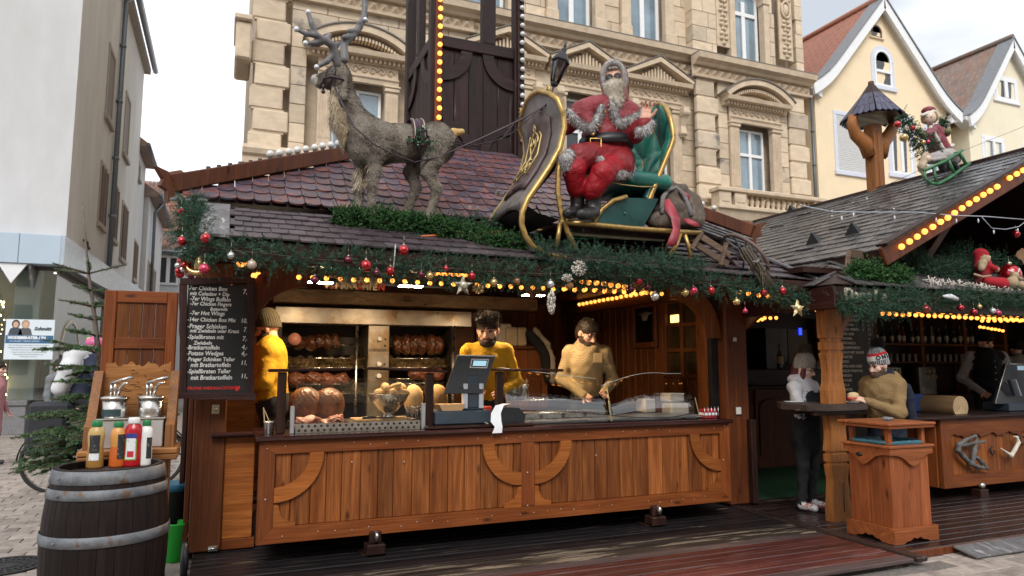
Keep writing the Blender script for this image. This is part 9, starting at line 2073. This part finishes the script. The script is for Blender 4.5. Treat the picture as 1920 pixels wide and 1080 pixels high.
t,J,Mh,M,s=person('bearded stall worker in checked sand coloured overshirt looking down at the display',1.80,(P(1103,620,Y=7.0).x,7.05,FL3+.0),R(-22),[HOUND,DARKT,SHOE,SK,HAIRD,EYEW,LIP,HOODB,BEARD],hy=38,hp=26,el=(-.28,.0,1.12),er=(.29,-.02,1.10),hl=(-.04,-.24,.94),hr=(.15,-.26,.98),beard=1.15,lean=.08,headscale=1.12,bulk=1.14,extra=lambda J,M,s:[ell(J['neck']+(M.to_3x3()@Vt((0,.06,.035))),(.135,.12,.08),7,.04),cap(J['neck']+(M.to_3x3()@Vt((-.09,-.05,.01))),J['neck']+(M.to_3x3()@Vt((0,-.12,-.08))),.04,.03,7,.03),cap(J['neck']+(M.to_3x3()@Vt((.09,-.05,.01))),J['neck']+(M.to_3x3()@Vt((0,-.12,-.08))),.04,.03,7,.03)])
hair(t,Mh,'short',HAIRD)
MB().cb(-.05,.05,-.008,.008,-.055,.055,.006,M=Matrix.Translation(J['chest']+(M.to_3x3()@Vt((.10,-.165,.05))))@Matrix.Rotation(R(-22),4,'Z')).obj('chest_pocket',HOUND,t)
WHJ=cloth('white_jacket',(.45,.45,.48));BLJ=cloth('black_softshell',(.012,.013,.017));CHAR=cloth('charcoal_trousers',(.022,.023,.026));SNK=mat('white_pink_sneaker',(.62,.60,.60),rough=.5,var=.1,col2=(.50,.16,.13),c2=(.52,.56),c2s=16)
def w_extra(J,M,s):
 q_=lambda v:M@Vt(v)
 return[cap(q_((0,0,1.10)),q_((0,.0,.78)),.172,.180,7,.03,(1,.8,1)),ell(q_((0,.05,1.50)),(.13,.11,.07),0,.04),cap(q_((-.06,-.10,1.30)),q_((.06,-.11,1.30)),.06,.06,7,.03)]
t,J,Mh,M,s=person('woman with grey pompom hat and glasses in white and black jacket at the standing table',1.66,(6.02,5.98,.012),R(14),[WHJ,CHAR,SNK,SKP,HAIRD,EYEW,LIP,BLJ,BEARD],hy=14,hp=16,hro=-4,el=(-.25,-.10,1.10),er=(.28,-.14,1.12),hl=(.10,-.24,1.36),hr=(.20,-.30,1.17),pal=((.6,0,.5),(0,0,-1)),fdl=(.25,.1,1),curl=1.2,cuffs='fore',extra=w_extra,bulk=1.02)
KN=mat('grey_knit',(.25,.225,.20),rough=1,var=.25,vs=50,bump=.8,bs=70);PF=[mat('brown_pom_fur',(.10,.075,.05),rough=1),mat('dark_pom_fur',(.045,.032,.022),rough=1)]
beanie_obj(t,Mh,[KN],lambda c:np.zeros(len(c),int),.035,.004,22)
def pompom(t,c,r_,mats,n=900,name='pompom'):
 V,F,I=nets([ell(c,r_*.7,0)],.012,.01);o=npobj(name,V,F,mats[0],t,ids=I);fur(name+'_fur',V,F,o,n,r_*.75,.006,mats,np.array([0,0,0.]),lift=1.2,seed=8,kind='stuff')
pompom(t,Mh@Vt((0,.05,.225)),.068,PF)
REDH=mat('dark_red_hair',(.075,.008,.014),rough=.5,var=.4,vs=40,bump=.6,bs=70)
blob('hair',[cap((-.072,-.01,.0),(-.085,-.03,-.16),.030,.026,0),cap((-.085,-.03,-.16),(-.075,-.05,-.27),.026,.012,0),cap((.072,-.01,.0),(.085,-.02,-.15),.028,.022,0),cap((0,.08,0),(0,.09,-.12),.07,.06,0)],.008,REDH,t,k=.02,M=Mh,wob=.003,wobs=70)
def glasses(t,Mh,m):
 b=MB()
 for s_ in(-1,1):b.tube([Mh@Vt((s_*.034+.024*cos(a),-.103,.004+.019*sin(a)))for a in[i*pi/7 for i in range(14)]],.0028,5,closed=True).tube([Mh@Vt((s_*.058,-.098,.008)),Mh@Vt((s_*.085,.0,.01))],.0025,5)
 b.tube([Mh@Vt((-.011,-.104,.006)),Mh@Vt((.011,-.104,.006))],.0028,5);b.obj('glasses',m,t)
glasses(t,Mh,BLACKM)
BUN=mat('sandwich_bun',(.58,.42,.22),rough=.8,var=.2,vs=20)
hp_=J['hl']+Vt((.03,-.05,.09));blob('bun',[ell(hp_,(.05,.04,.032),0),ell(hp_+Vt((.01,0,-.015)),(.045,.036,.03),0)],.008,BUN,loc=hp_,label='half eaten bun held up by the woman with the pompom hat',cat='bun')
TAN=cloth('tan_winter_jacket',(.25,.165,.075),bump=.6);NAVY=cloth('navy_jacket_panel',(.012,.016,.028))
def m_extra(J,M,s):
 q_=lambda v:M@Vt(v)
 return[ell(q_((0,.085,1.47)),(.14,.12,.10),0,.05),cap(q_((0,.02,1.50)),q_((0,-.02,1.46)),.10,.11,9,.02),cap(q_((0,0,1.0)),q_((0,0,.84)),.19,.195,9,.03,(.85,1,1)),cap(q_((-.20,.10,1.38)),q_((-.24,.10,1.02)),.05,.05,9,.02),cap(q_((.20,.10,1.38)),q_((.24,.10,1.02)),.05,.05,9,.02)]
t,J,Mh,M,s=person('bearded man in tan jacket and red white striped knit hat eating at the standing table',1.70,(6.60,5.42,.012),R(-88),[TAN,NAVY,SHOE,SKP,HAIRD,EYEW,LIP,TAN,BEARDB,NAVY],hy=-6,hp=14,beard=1.2,el=(-.27,-.10,1.10),er=(.26,-.12,1.12),hl=(-.07,-.42,1.24),hr=(.07,-.42,1.25),pal=((.6,0,-.6),(-.6,0,-.6)),curl=1.0,bulk=1.16,lean=.07,extra=m_extra)
STR=mat('grey_white_stripe',(.33,.34,.36),rough=1,var=.2,vs=40,bump=.5,bs=80);STB=mat('dark_stripe',(.035,.037,.042),rough=1,var=.2,vs=40);WHK=mat('white_knit',(.62,.62,.62),rough=1,var=.08,vs=40,bump=.5,bs=80);RDK=mat('red_knit',(.50,.02,.025),rough=1,var=.1,vs=40,bump=.5,bs=80)
def hat_ids(c):
 a=np.arctan2(c[:,0],-c[:,1]);h_=c[:,2]+.25*c[:,1]*-1*0
 st=(np.sin(a*26)>0).astype(int);out_=st.copy();out_[h_>.075]=2;out_[h_>.122]=3;out_[h_>.150]=st[h_>.150];return out_
bo2=beanie_obj(t,Mh,[STR,STB,WHK,RDK],hat_ids,.035,.002,30)
pompom(t,Mh@Vt((0,.06,.235)),.062,[mat('black_pom',(.012,.012,.014),rough=1),mat('black_pom_tip',(.03,.03,.034),rough=1)])
for i,ch in enumerate('ONS'):
 a=R(48+i*32);r0=.112;z=.082
 pos=Vt((sin(a)*.097*1.03,.02-cos(a)*.112*1.03,z));nrm=Vt((sin(a),-cos(a),.22)).normalized();xr=Vt((0,0,1)).cross(nrm).normalized();yr=nrm.cross(xr)
 Ml=Mh@frame(xr,yr,nrm,pos+nrm*.004-xr*.018);txt('knit_letter',ch,.062,Ml,mat('black_knit',(.015,.015,.017),rough=1),t,ext=.002,off=.0025)
hp_=(J['hl']+J['hr'])/2+Vt((-.07,0,.03));blob('sandwich',[ell(hp_+Vt((0,0,.03)),(.06,.05,.03),0),ell(hp_+Vt((-.02,0,-.005)),(.055,.045,.02),1),ell(hp_+Vt((0,0,-.02)),(.055,.05,.025),0)],.008,[BUN,mat('red_sausage',(.40,.05,.04),rough=.4)],loc=hp_,label='sandwich with red filling in the hands of the man in the tan jacket',cat='sandwich')
for(x,y,l_)in((6.16,5.45,'white paper plate under the sandwich of the man'),(5.62,5.72,'white paper plate on the table before the woman')):MB().lathe([(.0,.0),(.07,.0),(.10,.012),(.10,.014),(.068,.004),(0,.004)],(x,y,1.196),20).obj('paper_plate',WHITEP,label=l_,cat='plate',loc=(x,y,1.196),group='paper plates on the standing table')
SHT=cloth('grey_white_shirt',(.34,.33,.33),bump=.7);VST=cloth('black_waistcoat',(.010,.010,.012))
def v_extra(J,M,s):
 return[cap(J['chest']+Vt((0,0,.06)),J['hip'],.192*s,.176*s,7,.03,(.9,.9,1)),cap(J['neck']+Vt((0,0,.06)),J['neck']+Vt((0,0,-.06)),.085*s,.12*s,7,.03),cap(J['sl']+Vt((.05,0,.0)),J['sr']+Vt((-.05,0,0)),.085,.085,7,.02)]
t,J,Mh,M,s=person('barman in black waistcoat grey shirt and black hat behind the bar counter',1.84,(P(1846,640,Y=6.85).x,6.85,.22),R(-42),[SHT,DARKT,SHOE,SK,HAIRD,EYEW,LIP,VST,BEARD],hy=26,hp=16,el=(-.32,-.02,1.12),er=(.28,-.08,1.12),hl=(-.12,-.24,.92),hr=(.16,-.26,.96),bulk=1.12,extra=v_extra)
beanie_obj(t,Mh,[VST],lambda c:np.zeros(len(c),int),.02)
blob('neck_gaiter',[ell((0,-.045,-.085),(.072,.075,.055),0),cap((0,.0,-.10),(0,.02,-.17),.075,.085,0)],.009,VST,t,M=Mh,k=.02)
for k_ in range(4):MB().ball(J['chest']+(M.to_3x3()@Vt((.05,-.178,.06-.085*k_))),.010,6,4).obj('button',CHROME,t)
SHT2=mat('sand_grey_shirt',(.22,.20,.17),rough=.85,var=.1,bump=.4,bs=14)
t,J,Mh,M,s=person('second bar worker in sand grey shirt and black hat at the far right edge',1.78,(P(1906,640,Y=7.9).x,7.9,.22),R(150),[SHT2,DARKT,SHOE,SK,HAIRD,EYEW,LIP,SHT2,BEARD],bulk=1.12)
beanie_obj(t,Mh,[VST],lambda c:np.zeros(len(c),int),.02)
GRC=mat('grey_coat',(.16,.165,.18),rough=.85,var=.15);PKC=mat('dusty_pink_coat',(.42,.19,.21),rough=.85,var=.12)
t,J,Mh,M,s=person('passer-by in long grey coat in front of the shop window behind the cyclist',1.74,(P(112,690,Y=14.5).x,14.5,GZ),R(60),[GRC,DARKT,SHOE,SKP,HAIRD,EYEW,LIP,GRC,BEARD],hem=.25,vox=.016)
hair(t,Mh,'short',HAIRD)
t,J,Mh,M,s=person('passer-by in dusty pink coat cut off by the left picture edge',1.70,(P(-6,690,Y=14.0).x,14.0,GZ),R(80),[PKC,DARKT,SHOE,SKP,HAIRD,EYEW,LIP,PKC,BEARD],hem=.3,vox=.016)
hair(t,Mh,'short',HAIRD)
# ==== bicycle and rider
KY=10.9;kx=P(108,840,Y=KY).x;RW=.40;cz_=GZ+RW
bi=thing('bicycle','black city bicycle with black rear pannier rolling past the shop','bicycle',(kx+.5,KY,GZ));TYR=mat('tyre_rubber',(.02,.02,.021),rough=.8)
for x in(kx,kx+1.12):
 c=Vt((x,KY,cz_));b=MB();b.tube([c+Vt((RW*cos(a),0,RW*sin(a)))for a in[2*pi*i/36 for i in range(36)]],.024,8,closed=True);wo=b.obj('wheel',TYR,bi)
 MB().tube([c+Vt(((RW-.03)*cos(a),0,(RW-.03)*sin(a)))for a in[2*pi*i/36 for i in range(36)]],.011,6,closed=True).obj('wheel_rim',CHROME,wo)
 b=MB();[b.tube([c+Vt((0,.02*(-1)**i,0)),c+Vt(((RW-.03)*cos(a),0,(RW-.03)*sin(a)))],.0022,4)for i,a in enumerate([2*pi*i/24 for i in range(24)])];b.tube([c+Vt((0,-.05,0)),c+Vt((0,.05,0))],.02,8);b.obj('spokes',CHROME,wo)
 MB().tube([c+Vt(((RW+.045)*cos(a),0,(RW+.045)*sin(a)))for a in[R(10)+R(170)*i/16 for i in range(17)]],.022,6,flat=.5).obj('mudguard',BLACKP,bi)
bb3=Vt((kx+.45,KY,GZ+.30));st_=Vt((kx+.28,KY,GZ+.85));hd_=Vt((kx+.92,KY,GZ+.88))
MB().tube([(kx,KY,cz_),bb3,Vt((kx+.86,KY,GZ+.62)),hd_],.02,8).tube([bb3,st_],.018,8).tube([(kx,KY,cz_),st_+Vt((.03,0,-.1))],.012,6).tube([hd_,Vt((kx+1.12,KY,cz_))],.018,8).tube([hd_,hd_+Vt((-.05,0,.22))],.016,8).tube([hd_+Vt((-.1,-.28,.2)),hd_+Vt((-.05,0,.23)),hd_+Vt((-.1,.28,.2))],.014,8).obj('frame',BLACKM,bi)
MB().cb(kx+.15,kx+.42,KY-.07,KY+.07,GZ+.93,GZ+.99,.03).obj('saddle',BLACKP,bi);MB().tube([bb3+Vt((-.09,-.08,0)),bb3+Vt((.09,-.08,0))],.012,6).lathe([(0,-.005),(.09,-.005),(.09,.005),(0,.005)],n=18,M=xf(bb3+Vt((0,-.06,0)),0,R(90))).obj('crank',BLACKM,bi)
MB().cb(kx-.25,kx+.15,KY-.14,KY+.14,GZ+.86,GZ+.88,.005).cb(kx-.32,kx+.12,KY-.30,KY-.15,GZ+.50,GZ+1.02,.04).cb(kx-.34,kx+.16,KY-.18,KY+.18,GZ+.92,GZ+1.17,.05).obj('pannier',mat('black_pannier',(.018,.02,.026),rough=.7),bi)
MB().tube([(kx-.05,KY-.02,GZ+.80),(kx+.1,KY-.02,GZ+.84),(kx+.3,KY-.02,GZ+.82)],[.02,.035,.02],8,flat=.5).obj('coat_guard',mat('coloured_coat_guard',(.1,.35,.25),rough=.5,col2=(.5,.15,.05),c2=(.5,.52),c2s=9),bi)
WHC=mat('white_cycling_jacket',(.60,.61,.63),rough=.6,var=.06);NVC=mat('navy_cycling_coat',(.016,.022,.05),rough=.8,var=.15);PKH=mat('pink_helmet',(.55,.10,.25),rough=.4);NEO=mat('neon_yellow',(.42,.55,.03),rough=.6)
ri=thing('person','cyclist in navy and white jacket with pink helmet riding past the shop','person',(kx+.35,KY,GZ));k=lambda x,y,Y=KY:P(x,y,Y=Y)
pr=[cap(k(152,735),k(165,690),.17,.19,1,.05),ell(k(168,682),(.20,.20,.16),1,.05),cap(k(112,728,KY-.16),k(132,690,KY-.2),.10,.12,0,.03),cap(k(132,690,KY-.2),k(142,668,KY-.14),.13,.12,0,.03),cap(k(150,664,KY-.1),k(138,667,KY-.15),.12,.12,0,.03),
cap(k(172,690,KY-.2),k(190,720,KY-.24),.075,.06,1,.02),cap(k(190,720,KY-.24),k(212,728,KY-.22),.06,.045,1,.02),cap(k(152,745,KY-.09),k(186,775,KY-.1),.10,.075,2,.03),cap(k(186,775,KY-.1),k(178,830,KY-.1),.07,.05,2,.02),cap(k(178,833,KY-.1),k(192,838,KY-.1),.045,.04,3,.02),cap(k(152,745,KY+.09),k(180,768,KY+.1),.10,.075,2,.03),cap(k(180,768,KY+.1),k(160,815,KY+.1),.07,.05,2,.02),cap(k(172,676),k(177,664),.06,.06,4,.02)]
parts=[nets(pr,.016,.03)];Mh=Matrix.Translation(k(180,652))@Matrix.Rotation(R(80),4,'Z')@Matrix.Rotation(R(8),4,'X');parts.append(nets(head_prims(4,4,5),.008,.015,Mh));parts.append(hand_at(k(214,728,KY-.22),(1,0,-.2),(0,0,-1),-1,1.1,4))
V,F,I=join(parts);npobj('body',V,F,[WHC,NVC,DARKT,SHOE,SKP,EYEW],ri,ids=I)
blob('helmet',[ell((0,.015,.06),(.098,.125,.09),0),dict(rbx((0,0,-.07),(.2,.2,.1),.01,0),sub=True),cap((-.03,-.09,.10),(-.03,.11,.11),.018,.018,1),cap((.03,-.09,.10),(.03,.11,.11),.018,.018,1)],.009,[PKH,NEO],ri,M=Mh,k=.01)
# ==== young fir tree in front of the lane
TY=7.75;fx=lambda x,y,dy=0:P(x,y,Y=TY+dy)
ft2=thing('fir_tree','young fir tree with bare leader shoot standing behind the sauce rack','fir tree',(P(205,900,Y=TY).x,TY,GZ))
trk=[fx(155,380),fx(160,445),fx(166,513),fx(174,570),fx(180,620),fx(187,690),fx(194,780),fx(198,880),Vt((fx(200,900).x,TY,GZ))]
MB().tube(trk,[.006,.009,.013,.018,.022,.028,.034,.040,.045],8).obj('trunk',mat('fir_bark',(.15,.12,.10),rough=.9,var=.35,vs=30,bump=.5,bs=60),ft2)
bs_,ds_,ls_=[],[],[];tw_=MB();T=np.array([tuple(p)for p in trk])
def at_trunk(py):
 ys=[380,445,513,570,620,690,780,880];i=max(j for j in range(8)if ys[j]<=py)if py<880 else 6;i=min(i,6);f=(py-ys[i])/(ys[i+1]-ys[i]);return Vt(trk[i]).lerp(trk[i+1],f)
def branch(o,d,L,depth=0):
 d=Vt(d).normalized();n_=max(2,int(L/.10));p=Vt(o);dirn=d.copy();pts=[p.copy()]
 for i in range(n_):
  dirn=(dirn+Vt((0,0,-.05 if depth==0 else-.02))+Vt((rnd.gauss(0,.05),rnd.gauss(0,.05),rnd.gauss(0,.04)))).normalized();q_=p+dirn*(L/n_)
  if i>0 or L<.3:bs_.append(tuple(p));ds_.append(tuple(dirn));ls_.append(L/n_*1.05)
  if depth<2 and i>=1 and L>.22:
   sd=dirn.cross(ZV).normalized()
   for s_ in(-1,1):
    if rdm()<.85:branch(p,dirn*.75+sd*s_*.7+Vt((0,0,ru(-.1,.1))),L*(1-i/n_)*.55*ru(.7,1.1),depth+1)
  p=q_;pts.append(p.copy())
 tw_.tube(pts,[.008*(1-.8*i/len(pts))+.002 for i in range(len(pts))],5)
for(x,y,d_)in((100,496,-.1),(105,503,.2),(228,490,0),(172,492,-.35),(163,488,.3)):o=fx(166,513);e=fx(x,y,d_);branch(o,e-o,(e-o).length,2)
py_list=[(545,.20,3),(575,.27,4),(600,.30,4),(630,.36,5),(655,.50,6),(690,.42,6),(715,.45,7),(745,.52,8),(775,.72,9),(805,.76,9),(835,.76,9),(865,.72,8)]
for(y,L,k_)in py_list:
 o=at_trunk(y)
 for q_ in range(k_):a=ru(0,.9)+q_*2*pi/k_;branch(o,(cos(a),sin(a),.25 if y<640 else.12),L*ru(.8,1.12))
for(y,e_)in((662,(82,632)),(695,(122,702)),(775,(60,752)),(790,(42,762)),(820,(38,815)),(830,(85,812)),(805,(62,792)),(845,(30,852)),(860,(60,885)),(872,(45,850))):o=at_trunk(min(y,875));e=fx(*e_,ru(-.2,.15));branch(o,e-o,(e-o).length)
tw_.obj('branches',TWIG,ft2,kind='stuff')
V,F,I=needles(np.array(bs_),np.array(ds_),np.array(ls_),64,.033,.0075,.9,61);npobj('needles',V,F,[mat('tree_needle_dark',(.036,.09,.04),rough=.6),mat('tree_needle',(.068,.15,.062),rough=.6),mat('tree_needle_light',(.11,.21,.085),rough=.6),mat('tree_needle_tip',(.13,.23,.10),rough=.6)],ft2,ids=I,smooth=False)
lb3=np.array([tuple(trk[0].lerp(trk[2],f))for f in(0,.15,.3,.45,.6,.75,.9)]);V,F,I=needles(lb3,np.tile([[.05,0,-1.]],(7,1)),np.full(7,.11),20,.014,.004,.8,62);npobj('leader_needles',V,F,[TWIG,TWIG,ND[1],ND[1]],ft2,ids=I,smooth=False)
print('FACES',sum(len(o.data.polygons)for o in bpy.data.objects if o.type=='MESH'))
